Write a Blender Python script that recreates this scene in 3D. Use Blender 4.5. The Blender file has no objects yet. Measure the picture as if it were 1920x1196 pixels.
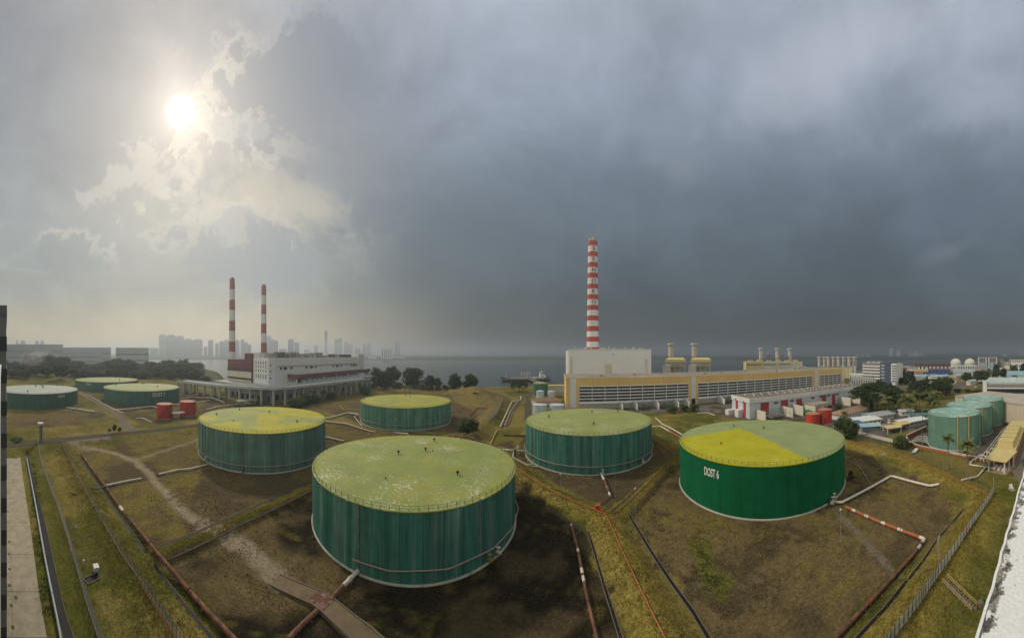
import bpy, bmesh, math, random
import numpy as np
from mathutils import Vector as V, Matrix
R_ = math.radians
random.seed(7); rng = np.random.default_rng(7)
SC = bpy.context.scene
COL = SC.collection

# ------------------------------------------------------------------ camera (a swept panorama: cylindrical)
F, HZ, CH = 585.0, 664.0, 45.0           # pixels per radian, horizon row, eye height in metres
cam_d = bpy.data.cameras.new('camera'); cam = bpy.data.objects.new('camera', cam_d); COL.objects.link(cam)
cam.location = (0, 0, CH); cam.rotation_euler = (R_(90), 0, 0)
cam_d.type = 'PANO'; cam_d.panorama_type = 'CENTRAL_CYLINDRICAL'
cam_d.central_cylindrical_range_u_min = -960 / F; cam_d.central_cylindrical_range_u_max = 960 / F
cam_d.central_cylindrical_range_v_min = -(1196 - HZ) / F; cam_d.central_cylindrical_range_v_max = HZ / F
cam_d.central_cylindrical_radius = 1.0
cam_d.clip_start = 0.05; cam_d.clip_end = 40000
SC.camera = cam
SC.render.engine = 'CYCLES'
SC.cycles.use_denoising = True
SC.cycles.max_bounces = 6; SC.cycles.volume_bounces = 0; SC.cycles.diffuse_bounces = 2
SC.cycles.use_adaptive_sampling = True; SC.render.filter_size = 1.15; SC.cycles.adaptive_threshold = .012; SC.cycles.adaptive_min_samples = 10
SC.cycles.caustics_reflective = False; SC.cycles.caustics_refractive = False
SC.view_settings.view_transform = 'Standard'; SC.view_settings.look = 'None'
SC.view_settings.gamma = 1.0; SC.view_settings.use_curve_mapping = False
SC.view_settings.exposure = -0.03

# ------------------------------------------------------------------ sun and sky
SUN_AZ = (338 - 960) / F; SUN_EL = math.atan((HZ - 211) / F)
sun_dir = V((math.sin(SUN_AZ) * math.cos(SUN_EL), math.cos(SUN_AZ) * math.cos(SUN_EL), math.sin(SUN_EL)))
sl = bpy.data.lights.new('sun', 'SUN'); so = bpy.data.objects.new('sun', sl); COL.objects.link(so)
sl.energy = 2.3; sl.angle = R_(7); sl.color = (1.0, 0.90, 0.74)
so.rotation_euler = sun_dir.to_track_quat('Z', 'Y').to_euler(); so.location = (-200, 100, 300)

def s2l(c): return tuple(((v / 255) / 12.92 if v / 255 <= .04045 else ((v / 255 + .055) / 1.055) ** 2.4) for v in c)

class NT:                                   # small node-expression helper
    def __init__(s, t): s.t = t; s.n = t.nodes; s.l = t.links
    def node(s, typ, **kw):
        n = s.n.new(typ)
        for k, v in kw.items(): setattr(n, k, v)
        return n
    def put(s, sock, val):
        if hasattr(val, 'is_output') or isinstance(val, bpy.types.NodeSocket): s.l.new(val, sock)
        elif val is not None:
            if isinstance(val, (tuple, list)) and len(val) == 3 and sock.type == 'RGBA': val = tuple(val) + (1,)
            sock.default_value = val
    def m(s, op, a, b=None, c=None, clamp=False):
        n = s.node('ShaderNodeMath', operation=op, use_clamp=clamp)
        s.put(n.inputs[0], a); s.put(n.inputs[1], b); s.put(n.inputs[2], c)
        return n.outputs[0]
    def vm(s, op, a, b=None, out=0):
        n = s.node('ShaderNodeVectorMath', operation=op); s.put(n.inputs[0], a); s.put(n.inputs[1], b)
        return n.outputs[out]
    def mix(s, f, a, b, bt='MIX'):
        n = s.node('ShaderNodeMix', data_type='RGBA', blend_type=bt, clamp_factor=True)
        s.put(n.inputs[0], f); s.put(n.inputs[6], a); s.put(n.inputs[7], b)
        return n.outputs[2]
    def ramp(s, f, stops, interp='LINEAR'):
        n = s.node('ShaderNodeValToRGB'); r = n.color_ramp; r.interpolation = interp
        while len(r.elements) < len(stops): r.elements.new(.5)
        for e, (p, c) in zip(r.elements, stops):
            e.position = p; e.color = (c, c, c, 1) if isinstance(c, (int, float)) else tuple(c) + (1,)
        s.put(n.inputs[0], f); return n.outputs[0]
    def ss(s, x, a, b):                     # smoothstep
        n = s.node('ShaderNodeMapRange', interpolation_type='SMOOTHSTEP')
        s.put(n.inputs[0], x); s.put(n.inputs[1], a); s.put(n.inputs[2], b); return n.outputs[0]
    def noise(s, vec, scale, detail=4, rough=.55, dist=0, out=0):
        n = s.node('ShaderNodeTexNoise'); s.put(n.inputs['Vector'], vec)
        n.inputs['Scale'].default_value = scale; n.inputs['Detail'].default_value = detail
        n.inputs['Roughness'].default_value = rough; n.inputs['Distortion'].default_value = dist
        return n.outputs[out]
    def sep(s, vec):
        n = s.node('ShaderNodeSeparateXYZ'); s.put(n.inputs[0], vec); return n.outputs
    def comb(s, x, y, z):
        n = s.node('ShaderNodeCombineXYZ'); s.put(n.inputs[0], x); s.put(n.inputs[1], y); s.put(n.inputs[2], z); return n.outputs[0]

W = bpy.data.worlds.new('World'); SC.world = W; W.use_nodes = True
def build_world():
    t = NT(W.node_tree); t.n.clear()
    out = t.node('ShaderNodeOutputWorld'); bg = t.node('ShaderNodeBackground')
    t.l.new(bg.outputs[0], out.inputs[0])
    sky = t.node('ShaderNodeTexSky', sky_type='NISHITA', sun_disc=False)
    sky.sun_elevation = SUN_EL; sky.sun_rotation = SUN_AZ; sky.dust_density = 3; sky.air_density = 1.5
    tc = t.node('ShaderNodeTexCoord'); d = tc.outputs['Generated']
    x, y, z = t.sep(d)[:3]
    zc = t.m('MAXIMUM', z, 0.0)
    hyp = t.m('SQRT', t.m('ADD', t.m('ADD', t.m('MULTIPLY', x, x), t.m('MULTIPLY', y, y)), 1e-5))
    u = t.m('MULTIPLY_ADD', t.m('ARCTAN2', x, y), F, 960.0)          # bearing and slope of the view ray
    w = t.m('MULTIPLY_ADD', t.m('DIVIDE', z, hyp), -F, HZ)
    dw_ = t.vm('ADD', d, t.vm('MULTIPLY', t.vm('SUBTRACT', t.noise(d, 2.2, 2, .5, 0, 1), (.5, .5, .5)), (.30, .30, .22)))   # billowed view ray
    n1 = t.noise(t.vm('MULTIPLY', dw_, (1, 1, 1.7)), 1.7, 3, .55)
    n2 = t.noise(t.vm('MULTIPLY', dw_, (1, 1, 1.5)), 5.0, 6, .60)
    n3 = t.noise(t.vm('MULTIPLY', dw_, (1, 1, 1.3)), 13, 5, .62)
    n4 = t.noise(t.vm('ADD', dw_, (3.1, .7, 5.)), 3.0, 4, .6)
    # two banks of cloud: pale, sunlit haze round the sun; a dark storm across the rest
    left = t.ramp(zc, [(0, s2l((226, 204, 164))), (.035, s2l((212, 193, 158))), (.09, s2l((188, 177, 152))), (.2, s2l((148, 153, 150))), (.36, s2l((142, 149, 151))), (.55, s2l((143, 147, 151))), (.72, s2l((146, 150, 157))), (.86, s2l((176, 176, 174))), (1, s2l((214, 208, 196)))])
    right = t.ramp(zc, [(0, s2l((56, 57, 61))), (.06, s2l((57, 64, 69))), (.17, s2l((69, 79, 85))), (.33, s2l((92, 103, 112))), (.5, s2l((117, 129, 142))), (.66, s2l((158, 168, 184))), (.76, s2l((176, 184, 198))), (.88, s2l((202, 203, 202))), (1, s2l((218, 213, 202)))])
    dk = t.vm('DOT_PRODUCT', d, (math.sin(R_(62)), math.cos(R_(62)), 0.0), out=1)
    fac = t.ss(t.m('ADD', dk, t.m('MULTIPLY', t.m('SUBTRACT', n1, .5), .45)), -.42, .42)
    c = t.mix(fac, left, right)
    # broad soft mottling of the storm
    c = t.mix(1.0, c, t.ramp(n4, [(.25, .80), (.5, .98), (.75, 1.17)]), 'MULTIPLY')
    c = t.mix(1.0, c, t.ramp(n1, [(.3, .90), (.55, 1.0), (.75, 1.10)]), 'MULTIPLY')
    c = t.mix(1.0, c, t.ramp(t.m('ADD', t.m('MULTIPLY', n2, .65), t.m('MULTIPLY', n3, .35)), [(.34, .88), (.5, 1.0), (.66, 1.12)]), 'MULTIPLY')
    def lobe(px, py, rx, ry, noise, k, s0, s1, rot=0):
        du = t.m('SUBTRACT', u, px); dw = t.m('SUBTRACT', w, py)
        if rot:
            cr, sr = math.cos(R_(rot)), math.sin(R_(rot))
            a = t.m('ADD', t.m('MULTIPLY', du, cr / rx), t.m('MULTIPLY', dw, sr / rx)); b = t.m('ADD', t.m('MULTIPLY', du, -sr / ry), t.m('MULTIPLY', dw, cr / ry))
        else: a = t.m('MULTIPLY', du, 1 / rx); b = t.m('MULTIPLY', dw, 1 / ry)
        q = t.m('MULTIPLY_ADD', a, a, t.m('MULTIPLY', b, b))
        f = t.m('MULTIPLY_ADD', noise, k, t.m('SUBTRACT', 1.0 - .5 * k, t.m('SQRT', q)))
        return t.ss(f, s0, s1), f
    mixn = t.m('ADD', t.m('MULTIPLY', n2, .55), t.m('MULTIPLY', n3, .45))
    cream = s2l((190, 182, 164)); pale = s2l((204, 199, 186))
    for px, py, rx, ry, nz, k, s0, s1, rot, col, op in (      # broad lit and shaded banks, soft
            (330, 440, 470, 150, n2, 1.8, -.1, 1.0, 0, s2l((170, 170, 162)), .5),
            (520, 372, 190, 70, mixn, 3.2, -.2, .9, 22, cream, .7),
            (560, 245, 130, 90, mixn, 2.8, -.1, 1.0, 0, s2l((164, 162, 160)), .6),
            (300, 90, 130, 60, mixn, 3.0, 0, 1.0, 50, s2l((172, 170, 168)), .5),
            (660, 130, 170, 190, n2, 2.2, 0, 1.1, 0, s2l((118, 128, 141)), .75),
            (640, 300, 150, 80, mixn, 2.6, 0, 1.0, 0, s2l((128, 134, 142)), .6),
            (860, 430, 280, 160, n4, 1.8, 0, 1.2, 0, s2l((92, 103, 112)), .6),
            (1480, 200, 70, 150, n4, 1.6, 0, .8, -8, s2l((128, 138, 154)), .4),
            (1300, 360, 260, 100, n4, 2.0, 0, 1.2, 0, s2l((104, 115, 127)), .5),
            (1780, 400, 220, 75, n4, 2.0, 0, 1.0, -12, s2l((100, 112, 126)), .6),
            (1590, 90, 240, 90, n4, 2.2, -.2, 1.0, -25, s2l((194, 200, 213)), .75),
            (1850, 180, 160, 90, n4, 2.2, 0, 1.2, -20, s2l((180, 188, 203)), .55),
            (1260, 300, 110, 65, n4, 2.4, 0, 1.2, 15, s2l((148, 156, 168)), .55),
            (1140, 60, 190, 70, n4, 2.4, 0, 1.2, 0, s2l((172, 179, 192)), .55),
            (1790, 468, 90, 26, n4, 2.2, 0, 1.0, -20, s2l((128, 137, 146)), .4)):
        f, _ = lobe(px, py, rx, ry, nz, k, s0, s1, rot); c = t.mix(t.m('MULTIPLY', f, op), c, col)
    for px, py, rx, ry, nz, k, rot, col, op, rim, sx, sy in (  # grey cumulus with a bright edge towards the sun
            (585, 165, 200, 130, mixn, 3.2, 0, s2l((114, 124, 137)), .8, .6, -.9, .1),
            (450, 238, 60, 30, mixn, 3.0, 0, s2l((158, 162, 166)), .6, .4, -1, 0),
            (450, 475, 155, 72, mixn, 3.4, 12, s2l((132, 141, 147)), .85, .35, -.5, -.8),
            (138, 490, 80, 52, mixn, 3.6, 10, s2l((136, 142, 143)), .85, .5, .4, -.9),
            (260, 527, 120, 20, mixn, 3.4, 0, s2l((146, 149, 144)), .7, .1, 0, -1),
            (28, 520, 60, 18, mixn, 3.4, 0, s2l((146, 149, 144)), .7, .2, 0, -1)):
        f, raw = lobe(px, py, rx, ry, nz, k, .0, .22, rot)
        if px == 585: f = t.m('MULTIPLY', f, t.m('SUBTRACT', 1.0, t.ss(u, 520.0, 740.0)))
        side = t.ss(t.m('ADD', t.m('MULTIPLY', t.m('SUBTRACT', u, px), sx / rx), t.m('MULTIPLY', t.m('SUBTRACT', w, py), sy / ry)), 0.0, .8)
        e = t.m('MULTIPLY', t.ss(raw, -.25, .05), side); c = t.mix(t.m('MULTIPLY', e, rim), c, pale)
        c = t.mix(t.m('MULTIPLY', f, op), c, col)
    for px, py, rx, ry, rot, op in ((268, 335, 95, 50, -18, .42), (345, 262, 36, 24, -50, .45), (400, 400, 95, 40, 20, .3)):   # small bright scraps under the sun
        f, _ = lobe(px, py, rx, ry, n3, 5.5, -.1, .5, rot); c = t.mix(t.m('MULTIPLY', f, op), c, pale)
    # the sky behind the viewer is brighter: the storm lies ahead
    c = t.mix(1.0, c, t.ramp(t.ss(t.m('MULTIPLY', y, -1.0), .02, .85), [(0, 1.0), (1, (3.2, 2.95, 2.5))]), 'MULTIPLY')
    # the physical sky shows a little through the cloud
    c = t.mix(.12, c, t.mix(1.0, sky.outputs[0], (.08, .08, .08), 'MULTIPLY'))
    # sun seen through thin cloud: disc and glow
    sd = t.vm('DOT_PRODUCT', d, tuple(sun_dir), out=1)
    ang = t.m('ARCCOSINE', t.m('MINIMUM', sd, .9999999))
    glow = t.m('POWER', 2.718, t.m('MULTIPLY', ang, -10.5)); glow2 = t.m('POWER', 2.718, t.m('MULTIPLY', ang, -26.0))
    g = t.m('ADD', t.m('MULTIPLY', glow, .10), t.m('MULTIPLY', glow2, .75))
    c = t.mix(1.0, c, t.mix(1.0, (1, .90, .74), g, 'MULTIPLY'), 'ADD')
    disc = t.m('SUBTRACT', 1.0, t.ss(ang, R_(.7), R_(2.3)))
    c = t.mix(disc, c, (2.6, 2.45, 2.2))
    t.l.new(c, bg.inputs[0]); bg.inputs[1].default_value = 1.0
build_world()
W.cycles.sampling_method = 'MANUAL'; W.cycles.sample_map_resolution = 256

# ------------------------------------------------------------------ placing: bearing + range from the eye to metres
def az(x): return (x - 960.0) / F
def A(x, d, z=0.0): a = az(x); return V((d * math.sin(a), d * math.cos(a), z))
def G(x, y, z=0.0): return A(x, F * (CH - z) / (y - HZ), z)
def ZH(y, d): return CH - d * (y - HZ) / F
def GG(x, y, dz=0.0):
    z = 0.0
    for _ in range(5): p = G(x, y, z + dz); z = gz(p.x, p.y)
    return V((p.x, p.y, z))

# ------------------------------------------------------------------ mesh helpers
class MB:
    def __init__(s): s.v = []; s.f = []; s.mi = []; s.cm = 0
    def add(s, vs, fs):
        o = len(s.v); s.v += [tuple(p) for p in vs]; s.f += [tuple(i + o for i in f) for f in fs]; s.mi += [s.cm] * len(fs); return s
    def box(s, x0, x1, y0, y1, z0, z1):
        return s.add([(x0, y0, z0), (x1, y0, z0), (x1, y1, z0), (x0, y1, z0), (x0, y0, z1), (x1, y0, z1), (x1, y1, z1), (x0, y1, z1)],
                     [(0, 3, 2, 1), (4, 5, 6, 7), (0, 1, 5, 4), (1, 2, 6, 5), (2, 3, 7, 6), (3, 0, 4, 7)])
    def obox(s, c, sx, sy, sz, rz=0):       # centred on c at its base
        n = len(s.v); s.box(-sx / 2, sx / 2, -sy / 2, sy / 2, 0, sz); ca, sa = math.cos(rz), math.sin(rz)
        for i in range(n, len(s.v)):
            x, y, z = s.v[i]; s.v[i] = (c[0] + x * ca - y * sa, c[1] + x * sa + y * ca, c[2] + z)
        return s
    def prism(s, pts, z0, z1):
        n = len(pts); a = [(p[0], p[1], z0) for p in pts] + [(p[0], p[1], z1) for p in pts]
        return s.add(a, [tuple(range(n - 1, -1, -1)), tuple(range(n, 2 * n))] + [(i, (i + 1) % n, (i + 1) % n + n, i + n) for i in range(n)])
    def lathe(s, prof, n=24, c=(0, 0, 0), caps=True):
        vs = []; fs = []
        for r, z in prof:
            for k in range(n): a = 2 * math.pi * k / n; vs.append((c[0] + r * math.cos(a), c[1] + r * math.sin(a), c[2] + z))
        for j in range(len(prof) - 1):
            for k in range(n): k2 = (k + 1) % n; fs.append((j * n + k, j * n + k2, (j + 1) * n + k2, (j + 1) * n + k))
        if caps:
            fs.append(tuple(range(n - 1, -1, -1))); m = (len(prof) - 1) * n; fs.append(tuple(range(m, m + n)))
        return s.add(vs, fs)
    def cyl(s, p0, p1, r, r1=None, n=10): return s.tube([p0, p1], r, n, r1)
    def tube(s, pts, r, n=8, r1=None, closed=False):
        P = [V(p) for p in pts]; m = len(P); vs = []; fs = []
        for i, p in enumerate(P):
            if closed: a = (P[i] - P[i - 1]).normalized(); b = (P[(i + 1) % m] - P[i]).normalized()
            else:
                a = (P[i] - P[i - 1]).normalized() if i else None; b = (P[i + 1] - P[i]).normalized() if i < m - 1 else None
                a = a or b; b = b or a
            t = (a + b); t = t.normalized() if t.length > 1e-6 else a
            up = V((0, 0, 1)) if abs(t.z) < .95 else V((1, 0, 0))
            e1 = t.cross(up).normalized(); e2 = e1.cross(t).normalized()
            k = 1 / max(.35, math.sqrt(max(0, (1 + a.dot(b)) / 2)))
            rr = r if r1 is None else r + (r1 - r) * i / (m - 1)
            for j in range(n):
                an = 2 * math.pi * j / n; q = p + (e1 * math.cos(an) * (k if abs(t.z) < .5 else 1) + e2 * math.sin(an)) * rr; vs.append(q)
        for i in range(m if closed else m - 1):
            i2 = (i + 1) % m
            for j in range(n): j2 = (j + 1) % n; fs.append((i * n + j, i2 * n + j, i2 * n + j2, i * n + j2))
        if not closed: fs.append(tuple(range(n))); fs.append(tuple(range((m - 1) * n + n - 1, (m - 1) * n - 1, -1)))
        return s.add(vs, fs)
    def ribbon(s, pts, wid, z0, z1):         # strip of given width following pts, solid between z0 and z1 above them
        P = [V((p[0], p[1], p[2] if len(p) > 2 else 0)) for p in pts]; m = len(P); vs = []; fs = []
        for i in range(m):
            a = P[max(i - 1, 0)]; b = P[min(i + 1, m - 1)]; t = V((b.x - a.x, b.y - a.y, 0)).normalized(); nrm = V((-t.y, t.x, 0))
            ww = wid[i] if isinstance(wid, (list, tuple)) else wid
            for sg, z in ((-1, z0), (1, z0), (1, z1), (-1, z1)): q = P[i] + nrm * (sg * ww / 2); vs.append((q.x, q.y, P[i].z + z))
        for i in range(m - 1):
            o = i * 4
            for j in range(4): j2 = (j + 1) % 4; fs.append((o + j, o + j2, o + 4 + j2, o + 4 + j))
        fs.append((3, 2, 1, 0)); o = (m - 1) * 4; fs.append((o, o + 1, o + 2, o + 3))
        return s.add(vs, fs)
    def mesh(s, name):
        me = bpy.data.meshes.new(name); me.from_pydata(s.v, [], s.f)
        if any(s.mi): me.polygons.foreach_set('material_index', s.mi)
        me.update(); return me
    def build(s, name, mt, parent=None, smooth=False, loc=None):
        me = s.mesh(name)
        for q in (mt if isinstance(mt, (list, tuple)) else [mt]): me.materials.append(q)
        return link(name, me, parent, smooth, loc)
def link(name, me, parent=None, smooth=False, loc=None, rot=0):
    if smooth: me.polygons.foreach_set('use_smooth', [True] * len(me.polygons)); me.set_sharp_from_angle(angle=R_(35))
    o = bpy.data.objects.new(name, me); COL.objects.link(o)
    if parent: o.parent = parent
    if loc is not None: o.location = loc
    if rot: o.rotation_euler = (0, 0, rot)
    return o
def tag(o, label, cat, group=None, kind=None):
    o['label'] = label; o['category'] = cat; o['kind'] = 'thing'
    if group: o['group'] = group
    if kind: o['kind'] = kind
    return o
def struct(o): o['kind'] = 'structure'; return o
def thing(name, label, cat, loc=(0, 0, 0), rz=0, group=None):
    o = bpy.data.objects.new(name, None); COL.objects.link(o); o.location = loc; o.rotation_euler = (0, 0, rz); o.empty_display_size = .5
    return tag(o, label, cat, group)
def dup(root, loc, rz=0, label=None, sc=1.0, szz=None):
    r = root.copy(); COL.objects.link(r); r.location = loc; r.rotation_euler = (0, 0, rz); r.scale = (sc, sc, szz or sc)
    if label: r['label'] = label
    def rec(o, c):
        for ch in list(o.children):
            if ch is c: continue
            k = ch.copy(); COL.objects.link(k); k.parent = c; rec(ch, k)
    rec(root, r); return r
ORD = 'first second third fourth fifth sixth seventh eighth ninth tenth eleventh twelfth thirteenth fourteenth fifteenth sixteenth seventeenth eighteenth nineteenth twentieth twenty-first twenty-second twenty-third twenty-fourth twenty-fifth'.split()
def frame(pl, pr): d = pr - pl; return math.atan2(d.y, d.x), math.hypot(d.x, d.y)

# ------------------------------------------------------------------ materials
MATS = {}
def mat(name, col, rough=.75, var=.18, scale=.35, streak=0.0, bump=0.0, rnd=0.0, metal=0.0, speck=None, rust=None, spec=.3, alpha=None, coord='Object'):
    if name in MATS: return MATS[name]
    m = bpy.data.materials.new(name); m.use_nodes = True; t = NT(m.node_tree)
    b = t.n['Principled BSDF']; tc = t.node('ShaderNodeTexCoord'); P = t.node('ShaderNodeNewGeometry').outputs['Position'] if coord == 'World' else tc.outputs[coord]
    c = t.node('ShaderNodeRGB'); c.outputs[0].default_value = tuple(col) + (1,); c = c.outputs[0]
    if var:
        n = t.noise(P, scale, 6, .6); c = t.mix(1.0, c, t.ramp(n, [(.25, 1 - var), (.75, 1 + var)]), 'MULTIPLY')
        n = t.noise(P, scale * 7, 5, .6); c = t.mix(1.0, c, t.ramp(n, [(.25, 1 - var * .5), (.75, 1 + var * .5)]), 'MULTIPLY')
    if streak:
        n = t.noise(t.vm('MULTIPLY', P, (1.1, 1.1, .05)), 1.3, 5, .65)
        c = t.mix(1.0, c, t.ramp(n, [(.3, 1 - streak), (.62, 1 + streak * .5)]), 'MULTIPLY')
    if rnd:
        oi = t.node('ShaderNodeObjectInfo'); c = t.mix(1.0, c, t.ramp(oi.outputs['Random'], [(0, 1 - rnd), (1, 1 + rnd)]), 'MULTIPLY')
    if rust:
        n = t.noise(P, rust[1], 7, .65); c = t.mix(t.ss(n, rust[2], rust[2] + .12), c, rust[0])
    if speck:
        n = t.noise(P, speck[1], 3, .5); n2 = t.noise(P, speck[1] * .12, 3, .5)
        c = t.mix(t.ss(t.m('ADD', n, t.m('MULTIPLY', t.m('SUBTRACT', n2, .5), .5)), speck[2], speck[2] + .03), c, speck[0])
    t.put(b.inputs['Base Color'], c); b.inputs['Roughness'].default_value = rough; b.inputs['Metallic'].default_value = metal
    b.inputs['Specular IOR Level'].default_value = spec
    if bump:
        bn = t.node('ShaderNodeBump'); bn.inputs['Strength'].default_value = bump; bn.inputs['Distance'].default_value = .1
        t.put(bn.inputs['Height'], t.noise(P, scale * 9, 6, .6)); t.l.new(bn.outputs[0], b.inputs['Normal'])
    if alpha is not None: b.inputs['Alpha'].default_value = alpha
    m.diffuse_color = tuple(col) + (1,); MATS[name] = m; return m
# ------------------------------------------------------------------ terrain
def seg_dist(X, Y, pts):
    best = np.full(X.shape, 1e9)
    for (ax, ay), (bx, by) in zip(pts[:-1], pts[1:]):
        dx, dy = bx - ax, by - ay; L = dx * dx + dy * dy + 1e-9
        t = np.clip(((X - ax) * dx + (Y - ay) * dy) / L, 0, 1)
        best = np.minimum(best, np.hypot(X - ax - t * dx, Y - ay - t * dy))
    return best
def px(pts, z=0.0): return [(G(a, b, z).x, G(a, b, z).y) for a, b in pts]
def inpoly(X, Y, poly):
    r = np.zeros(X.shape, bool); n = len(poly)
    for i in range(n):
        x1, y1 = poly[i]; x2, y2 = poly[(i + 1) % n]
        c = ((y1 > Y) != (y2 > Y)) & (X < (x2 - x1) * (Y - y1) / (y2 - y1 + 1e-12) + x1); r ^= c
    return r
_lat = rng.random((257, 257))
def vnoise(X, Y):
    xi = np.floor(X).astype(int); yi = np.floor(Y).astype(int); fx = X - xi; fy = Y - yi
    fx = fx * fx * (3 - 2 * fx); fy = fy * fy * (3 - 2 * fy); a = _lat[xi % 256, yi % 256]; b = _lat[(xi + 1) % 256, yi % 256]
    c = _lat[xi % 256, (yi + 1) % 256]; e = _lat[(xi + 1) % 256, (yi + 1) % 256]
    return (a * (1 - fx) + b * fx) * (1 - fy) + (c * (1 - fx) + e * fx) * fy
def fbm(X, Y, s, o=4):
    r = 0; a = .5; tot = 0
    for k in range(o): r = r + a * vnoise(X / s + 17.3 * k, Y / s + 5.7 * k); tot += a; a *= .55; s *= .5
    return r / tot

BUNDS = [  # crest line (seen pixels of the crest), crest height, half width of crest, run of slope
    (px([(1136, 964), (1165, 1028), (1199, 1100), (1247, 1196), (1310, 1320)], 2), 2.0, 1.0, 5.0),
    (px([(1136, 964), (1046, 926), (1000, 899), (972, 878), (938, 838)], 2), 2.0, 1.0, 4.5),
    (px([(938, 838), (850, 823), (760, 814), (690, 803), (611, 788)], 1.6), 1.6, .6, 3.0),
    (px([(1136, 964), (1165, 951), (1215, 905), (1266, 851), (1238, 829), (1212, 806)], 1.6), 1.6, .8, 3.6),
    (px([(285, 1042), (400, 998), (480, 960), (600, 906)], 1.2), 1.2, .8, 2.6),
    (px([(116, 833), (139, 879), (165, 929), (199, 989), (232, 1045), (265, 1091), (331, 1196), (380, 1290)], 1.5), 1.5, 1.0, 5.0),
    (px([(20, 836), (75, 829), (160, 820), (250, 811), (371, 797), (450, 789), (560, 776)], 2), 2.0, 4.6, 7.0),
    (px([(1500, 806), (1582, 825), (1677, 847), (1768, 887), (1850, 925), (1826, 975), (1755, 1073), (1680, 1170), (1640, 1250)], 2.2), 2.2, 1.4, 6.0),
    (px([(0, 812), (110, 803), (190, 793), (222, 776), (180, 755), (150, 740)], 2.0), 2.0, 3.0, 7.0),
    (px([(880, 822), (898, 800), (917, 781), (936, 755), (942, 748)], 3.0), 3.0, 1.2, 7.0),
    (px([(830, 728), (880, 737), (936, 757)], 3), 3.0, 2.0, 10.0),
    (px([(342, 712), (360, 735), (420, 748)], 3), 3.0, 3.0, 14.0),
]
HILLS = [(G(875, 735, 6), 6.0, 34, 26), (G(905, 740, 5), 4.0, 26, 24), (G(815, 735, 3), 2.5, 40, 18), (A(300, 420), 7.0, 45, 40),
         (A(150, 640), 12.0, 220, 110), (A(320, 700), 9.0, 140, 130), (A(20, 560), 11.0, 160, 110), (G(1290, 790, 1), 1.2, 34, 16)]
COAST = [(-2600, 6000), (-900, 5000), (-300, 2200), (60, 1700), (300, 1450), (380, 1050), (420, 560), (560, 520), (700, 500), (830, 452), (905, 446), (960, 455), (1050, 505), (1240, 580), (1400, 700), (1620, 900), (1690, 1300), (1850, 1900), (2200, 2600), (2700, 6000)]
CX = [c[0] for c in COAST]; CD = [c[1] for c in COAST]
def hz(X, Y):
    Z = np.zeros(X.shape)
    for pts, h, hw, run in BUNDS:
        t = np.clip((hw + run - seg_dist(X, Y, pts)) / run, 0, 1); Z = np.maximum(Z, h * (t * t * (3 - 2 * t) * .5 + t * .5))
    for c, h, rx, ry in HILLS: Z = Z + h * np.exp(-((X - c.x) / rx) ** 2 - ((Y - c.y) / ry) ** 2)
    D = np.hypot(X, Y); u = np.arctan2(X, Y) * F + 960; cd = np.interp(u, CX, CD)
    t = np.clip((D - cd) / 40 + .5, 0, 1); t = t * t * (3 - 2 * t)
    return Z * (1 - t) - 9 * t
def gz(x, y): return float(hz(np.array([x]), np.array([y]))[0])

def axis(lo, hi, f0, f1, s, mid, grow=1.22):
    a = list(np.arange(f0, f1 + 1e-6, s)); st = s
    while a[-1] < mid[1]: st = min(st * 1.05, 2.6); a.append(a[-1] + st)
    while a[-1] < hi: st *= grow; a.append(a[-1] + st)
    st = s
    while a[0] > mid[0]: st = min(st * 1.05, 2.6); a.insert(0, a[0] - st)
    while a[0] > lo: st *= grow; a.insert(0, a[0] - st)
    return np.array(a)
gx = axis(-7000, 7000, -110, 135, .8, (-420, 420)); gy = axis(-4000, 7000, 34, 150, .8, (20, 520))
GX, GY = np.meshgrid(gx, gy); X, Y = GX.ravel(), GY.ravel(); Z = hz(X, Y)
near = (np.abs(X) < 420) & (Y > 0) & (Y < 520)
Z = Z + np.where(near, (fbm(X, Y, 9, 4) - .5) * .07, 0)

def L(c, o): return c[None, :] * 0 + np.array(o)[None, :]
olive = np.array((.182, .146, .040)); green = np.array((.094, .098, .018)); straw = np.array((.250, .192, .062))
brown = np.array((.140, .104, .048)); dark = np.array((.030, .024, .015)); mid = np.array((.086, .065, .034)); track = np.array((.27, .22, .148)); gravel = np.array((.20, .18, .155))
wx = X + (fbm(X + 300, Y, 4, 3) - .5) * 5; wy = Y + (fbm(X, Y + 500, 4, 3) - .5) * 5
nA = fbm(X, Y, 22, 5); nB = fbm(X + 90, Y + 40, 7, 5); nC = fbm(X + 200, Y + 700, 2.4, 3)
def lerp(c, o, w): w = np.clip(w, 0, 1)[:, None]; return c * (1 - w) + np.asarray(o) * w
def sst(v, a, b): t = np.clip((v - a) / (b - a), 0, 1); return t * t * (3 - 2 * t)
C = np.tile(olive, (len(X), 1)); C = lerp(C, green, sst(nA, .42, .62)); C = lerp(C, straw, sst(nB, .55, .75) * .6); C = lerp(C, brown * .9, sst(nC * .5 + nA * .5, .56, .7) * .4)
def region(poly, f, z=0.0, zones=None):
    global C
    m = inpoly(wx, wy, px(poly, z) if poly and poly[0][0] > -9e8 else zones).astype(float); C = C * (1 - m[:, None]) + f() * m[:, None]
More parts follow.
